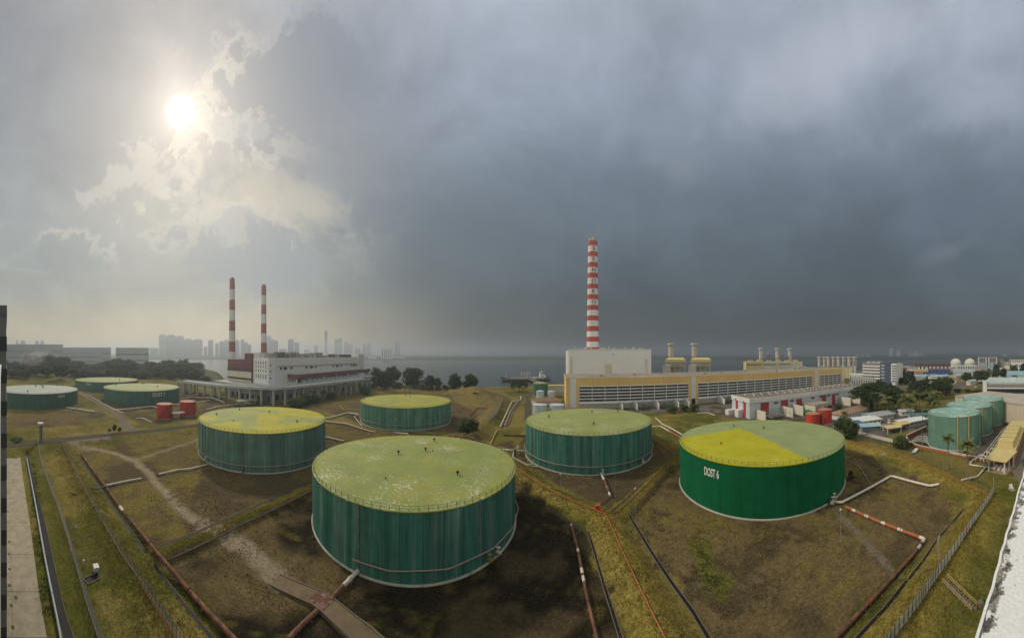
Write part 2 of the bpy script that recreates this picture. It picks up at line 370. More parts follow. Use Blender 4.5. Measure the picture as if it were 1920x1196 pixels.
# tank yards
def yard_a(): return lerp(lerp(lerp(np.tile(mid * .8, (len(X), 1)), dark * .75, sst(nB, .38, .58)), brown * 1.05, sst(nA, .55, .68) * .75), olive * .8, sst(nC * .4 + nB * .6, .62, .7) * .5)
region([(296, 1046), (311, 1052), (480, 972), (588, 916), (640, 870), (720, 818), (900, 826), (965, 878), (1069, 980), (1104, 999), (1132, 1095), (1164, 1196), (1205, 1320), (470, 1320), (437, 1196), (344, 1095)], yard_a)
def yard_b(): return lerp(lerp(np.tile(olive * .85, (len(X), 1)), brown * .85, sst(nB, .40, .56) * .85), mid, sst(nA, .52, .66))
region([(150, 850), (200, 838), (371, 812), (470, 800), (611, 802), (700, 812), (590, 905), (480, 949), (294, 1028), (232, 960)], yard_b)
region([(345, 960), (380, 880), (640, 870), (590, 906), (480, 949), (420, 975)], lambda: lerp(np.tile(mid, (len(X), 1)), brown * .9, sst(nB, .45, .6)))
region([(960, 850), (985, 815), (1215, 812), (1262, 853), (1185, 926), (1146, 957), (1060, 918)], lambda: lerp(np.tile(mid, (len(X), 1)), brown, sst(nB, .46, .6) * .7))
def yard_e(): return lerp(lerp(np.tile(brown * .98, (len(X), 1)), mid, sst(nB, .5, .66) * .9), olive * .9, sst(nA * .6 + nC * .4, .5, .62) * .8)
region([(1280, 858), (1183, 966), (1262, 1091), (1332, 1196), (1440, 1330), (1540, 1330), (1605, 1196), (1700, 1086), (1802, 955), (1755, 915), (1690, 880), (1600, 845), (1400, 800)], yard_e)
region([(612, 772), (720, 744), (850, 748), (893, 765), (897, 792), (860, 812), (770, 808), (690, 798)], lambda: lerp(np.tile(brown * .85, (len(X), 1)), mid, sst(nB, .45, .6)))
region([(5, 778), (150, 768), (190, 775), (205, 783), (180, 795), (5, 806)], lambda: lerp(np.tile(brown, (len(X), 1)), mid, sst(nB, .5, .65)))
region([(150, 735), (360, 730), (430, 755), (470, 775), (380, 785), (270, 800), (215, 770)], lambda: lerp(np.tile(mid * 1.1, (len(X), 1)), olive * .8, sst(nB, .48, .6)))
region([(905, 850), (915, 838), (958, 826), (968, 850), (950, 866)], lambda: np.tile(mid, (len(X), 1)))
region([(880, 800), (884, 778), (908, 770), (912, 784), (898, 803)], lambda: np.tile(mid * 1.1, (len(X), 1)))
region([(611, 786), (690, 801), (760, 812), (860, 822), (935, 838), (930, 850), (850, 835), (760, 830), (611, 835)], lambda: lerp(np.tile(brown * .8, (len(X), 1)), olive * .75, sst(nB, .5, .62)), 1.0)
region([(835, 732), (945, 726), (955, 745), (938, 765), (905, 800), (895, 790), (893, 765), (850, 748)], lambda: lerp(lerp(np.tile(brown * 1.05, (len(X), 1)), olive, sst(nA, .45, .6)), straw * .8, sst(nB, .52, .68)), 3.0)
region([(545, 762), (700, 738), (800, 732), (850, 735), (840, 745), (720, 745), (612, 774), (560, 776)], lambda: lerp(np.tile(olive * .8, (len(X), 1)), brown * .8, sst(nB, .42, .58)))
# industrial yards on the right: paving and gravel
region([(1040, 772), (1300, 772), (1420, 792), (1640, 800), (1640, 735), (1300, 740), (1040, 750)], lambda: lerp(np.tile(gravel * .8, (len(X), 1)), mid, sst(nB, .45, .6)))
region([(1560, 812), (1640, 822), (1735, 800), (1735, 772), (1560, 775)], lambda: np.tile(gravel * .7, (len(X), 1)))
region([(1700, 836), (1735, 842), (1850, 868), (1920, 900), (2000, 860), (1900, 780), (1800, 770), (1720, 800)], lambda: lerp(np.tile(gravel * .6, (len(X), 1)), mid * .8, sst(nB, .4, .6)))
# fresh green strips, weeds along drains and pipes
def strip(pts, w, col, a=1.0, z=0.0, warp=1.0):
    global C
    d = seg_dist(X * (1 - warp) + wx * warp, Y * (1 - warp) + wy * warp, px(pts, z)); C = lerp(C, col, (1 - sst(d, w * .6, w)) * a)
for pts_, h_, hw_, run_ in [BUNDS[i] for i in (0, 1, 3, 7)]:
    dd_ = seg_dist(wx, wy, pts_); C = lerp(C, np.array((.265, .205, .048)) * (.75 + .5 * nB)[:, None], (1 - sst(dd_, hw_ + run_ * .25, hw_ + run_ * .8)) * .75)
strip([(60, 860), (95, 960), (125, 1060), (160, 1196), (190, 1300)], 4.2, green * .85, .85)
strip([(1310, 1020), (1330, 1075), (1345, 1105)], 2.6, green * 1.1, .8)
strip([(300, 1075), (335, 1110), (385, 1165), (420, 1230)], 2.4, green * .7, .8)
strip([(1725, 1030), (1690, 1075), (1650, 1125), (1560, 1230)], 2.2, green * .8, .8)
strip([(1565, 955), (1622, 1015), (1682, 1078)], 1.1, np.array((.165, .138, .10)), .85, warp=.12)                  # footway slab
for pts, w in (([(130, 836), (185, 843), (225, 853), (255, 866), (278, 888), (300, 915), (330, 945), (352, 966), (400, 990), (432, 1006)], 2.5),
               ([(400, 990), (430, 1006), (470, 1032), (500, 1062), (520, 1085)], 3.0), ([(255, 862), (310, 845), (372, 825)], 1.3), ([(120, 832), (200, 828)], 3.0)):
    strip(pts, w, track * .8, .85, warp=.45); strip(pts, w * .55, track * 1.05, .7, warp=.4)
strip([(385, 985), (412, 998), (445, 1014)], 2.6, track * .95, .9, z=1.1, warp=.3); strip([(430, 1008), (470, 1036), (505, 1070), (530, 1092)], 2.6, track * .9, .75, warp=.5)
strip([(148, 737), (185, 757), (221, 777), (251, 807)], 3.2, gravel * .85, .9, z=2, warp=.3)
strip([(150, 737), (190, 748), (240, 762)], 2, brown, .5)
for t_ in ((-30.5, 83.4, 28.6), (-104, 103, 29.6), (36.6, 139.7, 29), (81.8, 79.7, 29.8)): pass
# scrub and pavement further out
D = np.hypot(X, Y)
C = lerp(C, np.array((.055, .075, .028)), sst(D, 420, 560) * .8)
C = lerp(C, np.array((.16, .15, .13)), sst(X, 240, 330) * sst(fbm(X, Y, 60, 3), .45, .55) * .8)

def grid_mesh(name, gx, gy, Z, C):
    nx, ny = len(gx), len(gy); me = bpy.data.meshes.new(name); n = nx * ny
    co = np.empty((n, 3)); GX, GY = np.meshgrid(gx, gy); co[:, 0] = GX.ravel(); co[:, 1] = GY.ravel(); co[:, 2] = Z
    i = (np.arange(ny - 1)[:, None] * nx + np.arange(nx - 1)[None, :]).ravel()
    fc = np.stack([i, i + 1, i + nx + 1, i + nx], 1)
    me.vertices.add(n); me.vertices.foreach_set('co', co.ravel()); me.loops.add(fc.size); me.loops.foreach_set('vertex_index', fc.ravel())
    me.polygons.add(len(fc)); me.polygons.foreach_set('loop_start', np.arange(len(fc)) * 4); me.polygons.foreach_set('use_smooth', np.ones(len(fc), bool))
    me.update(calc_edges=True)
    at = me.color_attributes.new('soil', 'FLOAT_COLOR', 'POINT'); cc = np.ones((n, 4)); cc[:, :3] = C; at.data.foreach_set('color', cc.ravel())
    return me
def ground_mat():
    m = bpy.data.materials.new('ground'); m.use_nodes = True; t = NT(m.node_tree); b = t.n['Principled BSDF']
    at = t.node('ShaderNodeAttribute', attribute_name='soil'); c = at.outputs['Color']; P = t.node('ShaderNodeNewGeometry').outputs['Position']
    for sc, lo, hi in ((.45, .72, 1.28), (1.5, .55, 1.45), (4.5, .55, 1.45)):
        c = t.mix(1.0, c, t.ramp(t.noise(P, sc, 6, .65), [(.28, lo), (.72, hi)]), 'MULTIPLY')
    n = t.noise(P, 1.1, 7, .7); c = t.mix(t.m('MULTIPLY', t.ss(n, .58, .72), .55), c, (.055, .060, .02))
    n = t.noise(t.vm('ADD', P, (40, 9, 0)), .9, 7, .7); c = t.mix(t.m('MULTIPLY', t.ss(n, .60, .74), .45), c, (.27, .22, .13))
    t.put(b.inputs['Base Color'], c); b.inputs['Roughness'].default_value = 1.0; b.inputs['Specular IOR Level'].default_value = .05
    bn = t.node('ShaderNodeBump'); bn.inputs['Strength'].default_value = .9; bn.inputs['Distance'].default_value = .25
    t.put(bn.inputs['Height'], t.noise(P, 2.6, 8, .7)); t.l.new(bn.outputs[0], b.inputs['Normal'])
    return m
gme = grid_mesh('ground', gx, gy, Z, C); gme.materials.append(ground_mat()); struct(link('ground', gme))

# ------------------------------------------------------------------ water and far shore
def water_mat():
    m = bpy.data.materials.new('water'); m.use_nodes = True; t = NT(m.node_tree); b = t.n['Principled BSDF']
    b.inputs['Base Color'].default_value = (.035, .05, .05, 1); b.inputs['Roughness'].default_value = .22; b.inputs['IOR'].default_value = 1.33
    P = t.node('ShaderNodeNewGeometry').outputs['Position']; bn = t.node('ShaderNodeBump'); bn.inputs['Strength'].default_value = .35; bn.inputs['Distance'].default_value = .6
    h = t.m('ADD', t.noise(P, .16, 5, .6), t.m('MULTIPLY', t.noise(P, .012, 3, .5), 3.0)); t.put(bn.inputs['Height'], h); t.l.new(bn.outputs[0], b.inputs['Normal'])
    return m
w = MB(); w.add([(-9500, 200, -3), (9500, 200, -3), (9500, 8800, -3), (-9500, 8800, -3)], [(0, 1, 2, 3)]); struct(w.build('water', water_mat()))
def far_mat():
    m = bpy.data.materials.new('far_land'); m.use_nodes = True; t = NT(m.node_tree); b = t.n['Principled BSDF']
    P = t.node('ShaderNodeNewGeometry').outputs['Position']; n = t.noise(P, .01, 7, .65)
    t.put(b.inputs['Base Color'], t.ramp(n, [(.3, (.03, .045, .02)), (.6, (.07, .085, .04)), (.75, (.16, .15, .12))])); b.inputs['Roughness'].default_value = 1; b.inputs['Specular IOR Level'].default_value = 0
    return m
us = np.arange(-500, 2430, 5.0); ds = np.array([2560, 2590, 2680, 2850, 3100, 3500, 4200, 5200, 6500, 8200.])
hh = np.array([-4, 2, 5, 7, 9, 12, 16, 22, 26, 30.])
UU, DD = np.meshgrid(us, ds); amp = np.interp(UU, [-500, 0, 150, 300, 700, 1000, 1600, 1740, 1790, 1850, 1900, 2430], [2, 2.1, 2.4, 1, .6, .8, .6, 1.6, 2.7, 1.3, 1, 1.4])
dsh = np.interp(UU, [-500, 250, 420, 700, 1000, 1500, 1700, 2430], [1.0, 1.0, 1.05, .98, 1.02, 1.0, 1.0, 1.25])
Dw = DD * dsh; XX = Dw * np.sin((UU - 960) / F); YY = Dw * np.cos((UU - 960) / F)
HH = hh[:, None] * np.where(DD > 3000, amp, .9); HH = np.where(DD > 2580, HH * (.7 + .6 * fbm(XX, YY, 260, 4)) + (vnoise(XX / 22, YY / 22) - .3) * 5, HH)
nx = len(us); ny = len(ds); i = (np.arange(ny - 1)[:, None] * nx + np.arange(nx - 1)[None, :]).ravel()
me = bpy.data.meshes.new('far_shore'); me.from_pydata(np.stack([XX.ravel(), YY.ravel(), HH.ravel()], 1).tolist(), [], np.stack([i, i + 1, i + nx + 1, i + nx], 1).tolist()); me.update()
me.materials.append(far_mat()); struct(link('far_shore_hills', me, None, True))

# ------------------------------------------------------------------ roads, apron, drains
M_conc = mat('concrete', (.32, .275, .195), .9, .28, .5, rust=((.16, .14, .11), .35, .62))
M_concd = mat('concrete_dark', (.17, .145, .11), 1.0, .25, .6, spec=.05)
M_asph = mat('asphalt', (.085, .075, .06), 1.0, .25, .25, spec=.05)
M_mud_shade = mat('mud_painted_shade', (.007, .006, .005), .7, .5, .8)  # mud, with the shade of a deep channel painted into its near-black
M_white = mat('white_paint', (.72, .71, .68), .6, .10, .4, streak=.10)
M_pipew = mat('pipe_white', (.62, .575, .49), .55, .22, .8, rust=((.30, .16, .08), .5, .66))
M_rust = mat('pipe_rust', (.20, .085, .045), .85, .45, .5, rust=((.10, .06, .042), .8, .46))
M_orange = mat('pipe_orange', (.38, .13, .05), .7, .25, .6)
M_redp = mat('hydrant_red', (.52, .045, .03), .5, .2, .6)
M_galv = mat('galvanised', (.34, .35, .34), .5, .2, 1.0, metal=.3)
M_steel = mat('dark_steel', (.06, .06, .055), .6, .2, 1.0)
def dense(pts, step=3.0):
    o = []
    for a, b in zip(pts[:-1], pts[1:]):
        a, b = V(a[:2]).to_3d(), V(b[:2]).to_3d(); n = max(1, int((b - a).length / step))
        o += [a.lerp(b, k / n) for k in range(n)]
    return o + [V(pts[-1][:2]).to_3d()]
def drape(pts, step=3.0, dz=0.0): return [V((p.x, p.y, gz(p.x, p.y) + dz)) for p in dense(pts, step)]
def smooth_line(pts, n=8):                  # Catmull-Rom through pts
    P = [V(p) for p in pts]; P = [2 * P[0] - P[1]] + P + [2 * P[-1] - P[-2]]; o = []
    for i in range(1, len(P) - 2):
        for k in range(n):
            t = k / n; a, b, c, d = P[i - 1], P[i], P[i + 1], P[i + 2]
            o.append(.5 * (2 * b + (c - a) * t + (2 * a - 5 * b + 4 * c - d) * t * t + (3 * b - a - 3 * c + d) * t ** 3))
    return o + [P[-2]]
def gline(pts, step=3.0, dz=0.0, curve=True):
    P = [GG(a, b) for a, b in pts]; P = [V((p.x, p.y, 0)) for p in P]
    return drape(smooth_line(P, 5) if curve and len(P) > 2 else P, step, dz)
r = MB(); r.ribbon(gline([(8, 836), (75, 829), (160, 820), (250, 811), (371, 797), (450, 789), (560, 777)], 4), 6.4, -.3, .09); struct(r.build('access_road', M_asph))
r = MB(); r.ribbon(gline([(148, 738), (185, 757), (221, 777), (249, 805)], 3), 4.6, -.3, .10); struct(r.build('tank_farm_lane', M_concd))
r = MB(); r.ribbon(gline([(990, 792), (990, 770), (989, 753), (986, 742)], 3, curve=False), 5.0, -.3, .05); struct(r.build('service_road', M_asph))
r = MB(); r.ribbon([G(1925, 905), G(1912, 885), G(1903, 872), G(1915, 835), G(1930, 800)], 5.5, -.2, .06); struct(r.build('pump_house_road', M_concd))
r = MB(); r.ribbon([G(1560, 812), G(1640, 800), G(1700, 797)], 12, -.2, .05); struct(r.build('yard_paving', mat('paving', (.26, .21, .17), .9, .2, .3)))
# apron of cast slabs beside the office block
ap = thing('concrete_apron', 'pale concrete apron of cast slabs along the left edge of the photo', 'pavement', G(30, 1000)); ap['kind'] = 'structure'
o0 = ap.location
ys = [850, 872, 900, 935, 980, 1040, 1110, 1196, 1290]
lx = {850: (9, 37), 872: (8.5, 40), 900: (8, 44), 935: (7.5, 49), 980: (6.5, 56), 1040: (5, 64), 1110: (4, 73), 1196: (0, 88), 1290: (-5, 100)}
for a, b in zip(ys[:-1], ys[1:]):
    for q in (0, 1):
        def X_(y): x0, x1 = lx[y]; xm = x0 + (x1 - x0) * .26; return (x0, xm) if q == 0 else (xm, x1)
        pts = [G(X_(a)[0], a), G(X_(a)[1], a), G(X_(b)[1], b), G(X_(b)[0], b)]; cc = sum(pts, V()) / 4
        pts = [cc + (p - cc) * (1 - .06 / max((p - cc).length, .1)) - o0 for p in pts][::-1]
        MB().prism([(p.x, p.y) for p in pts], -.3, .12 - .02 * q).build('slab', M_conc, ap)
M_grate = mat('grating', (.10, .085, .06), .9, .3, 1)
for gx_, gy_ in ((17, 1017), (17, 1040), (18, 1068), (18, 1099), (30, 1121), (21, 1136), (24, 1177), (13, 925), (24, 905), (15, 960)): q_ = G(gx_, gy_) - o0; MB().obox((q_.x, q_.y, .05), .75, .5, .085, .3).build('grating', M_grate, ap)
def drain(pts, w, label, dz=.0, curve=True, cat='drain'):
    P = gline(pts, 2.0, dz, curve); t = thing('storm_drain', label, cat, P[0]); o = P[0]; Q = [p - o for p in P]
    MB().ribbon(Q, w, -.35, .07).build('channel_bed', M_mud_shade, t)
    for s in (-1, 1):
        S = []
        for k, p in enumerate(Q):
            a = Q[max(k - 1, 0)]; b = Q[min(k + 1, len(Q) - 1)]; d_ = V((b.x - a.x, b.y - a.y, 0)).normalized(); S.append(p + V((-d_.y, d_.x, 0)) * s * (w / 2 + .06))
        MB().ribbon(S, .12, -.4, .14).build('kerb', M_concd, t)
    return t
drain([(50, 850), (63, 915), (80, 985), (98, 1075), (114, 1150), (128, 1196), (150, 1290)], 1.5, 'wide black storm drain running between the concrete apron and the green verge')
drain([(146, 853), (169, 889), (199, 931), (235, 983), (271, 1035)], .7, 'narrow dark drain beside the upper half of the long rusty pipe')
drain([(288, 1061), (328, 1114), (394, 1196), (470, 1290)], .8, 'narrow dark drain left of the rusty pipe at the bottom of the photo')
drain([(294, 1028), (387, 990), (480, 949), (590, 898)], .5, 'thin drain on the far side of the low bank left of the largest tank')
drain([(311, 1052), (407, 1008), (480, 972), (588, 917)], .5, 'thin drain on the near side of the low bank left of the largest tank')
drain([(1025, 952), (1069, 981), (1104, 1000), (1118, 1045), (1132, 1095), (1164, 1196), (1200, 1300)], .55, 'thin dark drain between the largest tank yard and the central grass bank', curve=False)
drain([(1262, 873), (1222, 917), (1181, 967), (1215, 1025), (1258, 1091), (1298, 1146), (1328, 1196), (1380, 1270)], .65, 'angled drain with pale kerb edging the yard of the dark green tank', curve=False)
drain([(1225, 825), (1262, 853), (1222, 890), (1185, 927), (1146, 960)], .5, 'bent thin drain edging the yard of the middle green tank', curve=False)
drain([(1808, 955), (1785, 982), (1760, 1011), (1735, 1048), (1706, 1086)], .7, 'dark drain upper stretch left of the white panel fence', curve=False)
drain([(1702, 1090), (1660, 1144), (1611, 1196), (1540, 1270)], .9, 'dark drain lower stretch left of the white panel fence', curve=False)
# ------------------------------------------------------------------ oil tanks
def shell_mat(name, col, light, rnd, streak=.35, amt=.55):
    m = bpy.data.materials.new(name); m.use_nodes = True; t = NT(m.node_tree); b = t.n['Principled BSDF']
    P = t.node('ShaderNodeNewGeometry').outputs['Position']; oi = t.node('ShaderNodeObjectInfo').outputs['Random']
    c = t.node('ShaderNodeRGB'); c.outputs[0].default_value = tuple(col) + (1,); c = c.outputs[0]
    z = t.sep(P)[2]
    n = t.noise(t.vm('MULTIPLY', P, (1, 1, .045)), .55, 6, .7); c = t.mix(t.m('MULTIPLY', t.ss(n, .42, .72), amt), c, light)     # chalked streaks
    n = t.noise(t.vm('MULTIPLY', P, (1, 1, .03)), 2.4, 5, .7); c = t.mix(1.0, c, t.ramp(n, [(.3, 1 - streak), (.7, 1 + streak * .6)]), 'MULTIPLY')
    n = t.noise(P, 3.5, 6, .7); c = t.mix(1.0, c, t.ramp(n, [(.3, .88), (.7, 1.12)]), 'MULTIPLY')
    n = t.noise(P, .22, 5, .6); c = t.mix(1.0, c, t.ramp(n, [(.3, .85), (.7, 1.15)]), 'MULTIPLY')
    if rnd: c = t.mix(1.0, c, t.ramp(oi, [(0, 1 - rnd), (.5, 1.0), (1, 1 + rnd)]), 'MULTIPLY')
    n = t.noise(t.vm('MULTIPLY', P, (1, 1, .15)), 1.6, 6, .7); n = t.m('ADD', n, t.m('MULTIPLY', t.m('SUBTRACT', 2.0, z), .08))
    c = t.mix(t.m('MULTIPLY', t.ss(n, .66, .86), .5), c, (.045, .04, .03))                    # mud splash and rust at the foot
    t.put(b.inputs['Base Color'], c); b.inputs['Roughness'].default_value = .7; b.inputs['Specular IOR Level'].default_value = .12
    bn = t.node('ShaderNodeBump'); bn.inputs['Strength'].default_value = .12; bn.inputs['Distance'].default_value = .05
    t.put(bn.inputs['Height'], t.noise(t.vm('MULTIPLY', P, (1, 1, .3)), 1.2, 4, .6)); t.l.new(bn.outputs[0], b.inputs['Normal'])
    return m
def roof_mat(name, base, second, thr, fleck, lines=None, fl_scale=1.0, sc2=.07):
    m = bpy.data.materials.new(name); m.use_nodes = True; t = NT(m.node_tree); b = t.n['Principled BSDF']
    P = t.node('ShaderNodeTexCoord').outputs['Object']; xx, yy, zz = t.sep(P)[:3]
    c = t.node('ShaderNodeRGB'); c.outputs[0].default_value = tuple(base) + (1,); c = c.outputs[0]
    if lines:
        f = None
        for a, bb, cc in lines:
            e = t.m('ADD', t.m('ADD', t.m('MULTIPLY', xx, a), t.m('MULTIPLY', yy, bb)), cc)
            e = t.ss(t.m('ADD', e, t.m('MULTIPLY', t.m('SUBTRACT', t.noise(P, .25, 4, .6), .5), 2.5)), -.15, .15)
            f = e if f is None else t.m('MULTIPLY', f, e)
        c = t.mix(f, c, second)
    elif thr < 1:
        n = t.noise(P, sc2, 3, .5, .4); n2 = t.noise(P, sc2 * 6, 5, .65)
        c = t.mix(t.ss(t.m('ADD', n, t.m('MULTIPLY', t.m('SUBTRACT', n2, .5), .12)), thr, thr + .07), c, second)
    n = t.noise(P, .16, 6, .65); c = t.mix(1.0, c, t.ramp(n, [(.3, .86), (.7, 1.12)]), 'MULTIPLY')
    n = t.noise(P, 1.4, 6, .7); c = t.mix(1.0, c, t.ramp(n, [(.3, .93), (.7, 1.07)]), 'MULTIPLY')
    r = t.m('SQRT', t.m('ADD', t.m('MULTIPLY', xx, xx), t.m('MULTIPLY', yy, yy)))
    w = t.m('FRACT', t.m('DIVIDE', t.m('ADD', xx, t.m('MULTIPLY', t.m('SUBTRACT', t.noise(P, .6, 2), .5), .1)), 2.4))
    c = t.mix(t.m('MULTIPLY', t.m('LESS_THAN', w, .03), .14), c, (.12, .14, .06))               # plate seams
    if fleck:
        a = t.noise(t.vm('MULTIPLY', P, (.6, 1.3, 1)), 1.9 * fl_scale, 4, .6); k = t.noise(P, .09, 3, .5)
        f = t.m('ADD', a, t.m('MULTIPLY', t.m('SUBTRACT', k, .5), .55)); c = t.mix(t.m('MULTIPLY', t.ss(f, fleck, fleck + .02), .75), c, (.62, .63, .55))
        a = t.noise(P, 3.6 * fl_scale, 2, .5); f = t.m('ADD', a, t.m('MULTIPLY', t.m('SUBTRACT', t.noise(t.vm('ADD', P, (50, 0, 0)), .12, 3), .5), .4))
        c = t.mix(t.m('MULTIPLY', t.ss(f, fleck + .05, fleck + .065), .8), c, (.7, .70, .62))
    t.put(b.inputs['Base Color'], c); b.inputs['Roughness'].default_value = .75; b.inputs['Specular IOR Level'].default_value = .2
    return m
teal = (.042, .168, .128); teal_l = (.22, .33, .285)
S_teal = shell_mat('shell_teal', teal, teal_l, .20, .32, .7); S_sage3 = shell_mat('shell_sage_teal', (.085, .215, .150), (.24, .36, .28), .16, .3, .6); S_teal2 = shell_mat('shell_teal_grey', (.11, .205, .160), (.27, .36, .31), .15)
S_green = shell_mat('shell_green', (.003, .110, .042), (.012, .15, .065), .05, .18, .45); S_dull = shell_mat('shell_dull', (.075, .165, .13), (.14, .22, .185), .06, .15)
pale = (.27, .30, .095); yel = (.50, .47, .06)
M_rail = mat('tank_rail', (.16, .17, .11), .6, .2, 1); M_vent = mat('vent_black', (.035, .037, .032), .6, .2, 1); M_cond = mat('conduit', (.22, .20, .17), .6, .2, .8); M_spray = mat('spray_pipe', (.36, .26, .20), .6, .2, .6)
M_text = mat('lettering_white', (.72, .72, .68), .6, .12, .8); M_ring = mat('tank_footing', (.42, .40, .34), .9, .2, .6, rust=((.2, .17, .13), .5, .58))
M_inner = mat('shell_joint', (.025, .06, .05), .8, .1, 1)
FONT_CACHE = {}
def text_mesh(s, ext=.02):
    cu = bpy.data.curves.new('lettering', 'FONT'); cu.body = s; cu.size = 1; cu.extrude = ext; cu.offset = .02; o = bpy.data.objects.new('lettering', cu)
    COL.objects.link(o); dg = bpy.context.evaluated_depsgraph_get(); me = bpy.data.meshes.new_from_object(o.evaluated_get(dg)); COL.objects.unlink(o); bpy.data.objects.remove(o)
    return me
class Tank: pass
def tank(x, D, R, H, label, shell, roof, n=110, group=None, plain=False, cone=.9, rail=True, ring=None, name='oil_tank', foot=True, rings=0, post=1.9):
    T = Tank(); T.D, T.R, T.H, T.a = D, R, H, az(x); T.c = A(x, D); T.root = t = thing(name, label, 'storage tank', T.c, 0, group)
    T.face = math.atan2(-T.c.y, -T.c.x)      # bearing from the tank to the eye
    if foot: MB().lathe([(R + .32, -.2), (R + .32, .2), (R + .2, .36), (R - .2, .36)], 96, caps=False).build('footing_ring', M_ring, t, True)
    if plain:
        MB().lathe([(R, .1), (R, H)], 96, caps=False).build('shell', shell, t, True)
    else:
        MB().lathe([(R - .12, .1), (R - .12, H - .03)], 96, caps=False).build('shell', M_inner, t, True)
        a = math.pi / n * .988; k = 3; m = MB(); vs = []; fs = []
        for j in range(k + 1):
            an = -a + 2 * a * j / k
            vs += [(R * math.cos(an), R * math.sin(an), .42), (R * math.cos(an), R * math.sin(an), H - .02)]
        for j in range(k): fs.append((2 * j, 2 * j + 2, 2 * j + 3, 2 * j + 1))
        o = len(vs)
        for an in (-a, a): vs += [((R - .14) * math.cos(an), (R - .14) * math.sin(an), .42), ((R - .14) * math.cos(an), (R - .14) * math.sin(an), H - .02)]
        fs += [(o, 0, 1, o + 1), (2 * k, o + 2, o + 3, 2 * k + 1)]
        m.add(vs, fs); me = m.mesh('cladding_panel'); me.materials.append(shell)
        for q in range(n): link('cladding_panel', me, t, False, None, 2 * math.pi * q / n + .001)
    for q in range(rings): MB().lathe([(R + .02, 0), (R + .09, .03), (R + .09, .12), (R + .02, .15)], 96, (0, 0, H * (q + 1) / (rings + 1)), caps=False).build('stiffening_ring', shell, t, True)
    # roof: shallow cone of plates
    pr = [(R + .16, H - .22), (R + .18, H + .02), (R - .1, H + .05)] + [((R - .1) * (1 - j / 7), H + .05 + cone * (1 - (1 - j / 7) ** 1.5)) for j in range(1, 7)] + [(.02, H + .05 + cone)]
    MB().lathe(pr, 96, caps=False).build('roof', roof, t, True)
    if rail:
        m = MB(); np_ = int(R * 3.6 / post); a0, a1 = T.face - 1.8, T.face + 1.8
        for q in range(np_ + 1):
            an = a0 + (a1 - a0) * q / np_; m.obox(((R - .12) * math.cos(an), (R - .12) * math.sin(an), H + .02), .09, .09, 1.1, an)
        for z in (.55, 1.08): m.tube([((R - .12) * math.cos(a0 + (a1 - a0) * q / 120), (R - .12) * math.sin(a0 + (a1 - a0) * q / 120), H + z) for q in range(121)], .04, 4)
        m.build('handrail', M_rail, t)
    if ring:
        z, nn, ph = ring; P = [((R + .85) * math.cos(ph + 2 * math.pi * q / nn), (R + .85) * math.sin(ph + 2 * math.pi * q / nn), z) for q in range(nn)]
        s = MB().tube(P, .14, 8, closed=True).build('cooling_spray_pipe', M_spray, t, True); 
        for q in range(nn): MB().tube([(P[q][0], P[q][1], z), (P[q][0] * (R - .05) / (R + .85), P[q][1] * (R - .05) / (R + .85), z)], .06, 4).build('pipe_bracket', M_spray, s)
    return T
def hit(T, x, r=0.0):                        # where a bearing meets the near side of the shell
    R = T.R + r; b = az(x) - T.a; s = min(1, abs(T.D * math.sin(b)) / R); d = T.D * math.cos(b) - math.sqrt(max(0, R * R * (1 - s * s)))
    p = A(x, d) - T.c; return d, math.atan2(p.y, p.x), p
def vents(T, pts, s=.85):
    m = MB().lathe([(.16, 0), (.16, .75), (.5, .8), (.52, 1.12), (.3, 1.3), (.02, 1.32)], 12, caps=False); me = m.mesh('roof_vent'); me.materials.append(M_vent)
    for x, y, *k in pts:
        p = G(x, y, T.H + .8); p = p - T.c; r = math.hypot(p.x, p.y)
        if r > T.R - 1: p = p * ((T.R - 1) / r); r = T.R - 1
        o = link('roof_vent', me, T.root, True, (p.x, p.y, T.H + .04 + .9 * (1 - (r / T.R) ** 1.5))); f = s * (k[0] if k else 1); o.scale = (f, f, f)
def conduits(T, xs, top=0.0, r=.12):
    for x in xs:
        d, an, p = hit(T, x); q = V((math.cos(an), math.sin(an), 0)) * (T.R + .2)
        m = MB().tube([(q.x, q.y, 1.0), (q.x, q.y, T.H + .3)], r, 6)
        for z in (3, 6, 9, 12): m.obox((q.x * .998, q.y * .998, z), .4, .5, .15, an)
        m.build('riser_pipe', M_cond, T.root)
def lettering(T, s, x0, x1, y0, y1, y2=None):
    me = text_mesh(s); d0, a0, _ = hit(T, x0); d1, a1, _ = hit(T, x1); n = len(me.vertices); co = np.empty(n * 3); me.vertices.foreach_get('co', co); co = co.reshape(-1, 3)
    lo = co.min(0); hi = co.max(0); u = (co[:, 0] - lo[0]) / (hi[0] - lo[0]); v = (co[:, 1] - lo[1]) / (hi[1] - lo[1])
    if a1 < a0 - math.pi: a1 += 2 * math.pi
    an = a0 + (a1 - a0) * u; dm = (d0 + d1) / 2; zt, zb = ZH(y0, dm), ZH(y1, dm); r = T.R + .05 + co[:, 2] * 1.5
    me.vertices.foreach_set('co', np.stack([r * np.cos(an), r * np.sin(an), zb + (zt - zb) * v], 1).ravel()); me.materials.append(M_text); me.update(); link('lettering', me, T.root)
R_fleck = roof_mat('roof_pale_flecked', (.245, .280, .085), (.27, .285, .07), .5, .64); R_fleck2 = roof_mat('roof_pale_flecked_fine', (.275, .305, .10), pale, 2, .645, None, 1.2)
R_patch = roof_mat('roof_yellow_patches', (.275, .305, .10), (.40, .36, .035), .44, .72, sc2=.038); R_yel = roof_mat('roof_yellowish', (.31, .315, .075), (.36, .345, .06), .48, .82)
R_blue = roof_mat('roof_grey_white', (.40, .43, .37), pale, 2, .84); R_dull = roof_mat('roof_dull', (.33, .35, .16), pale, 2, .84)
GRP = 'dark green oil tanks in the bunded yards'
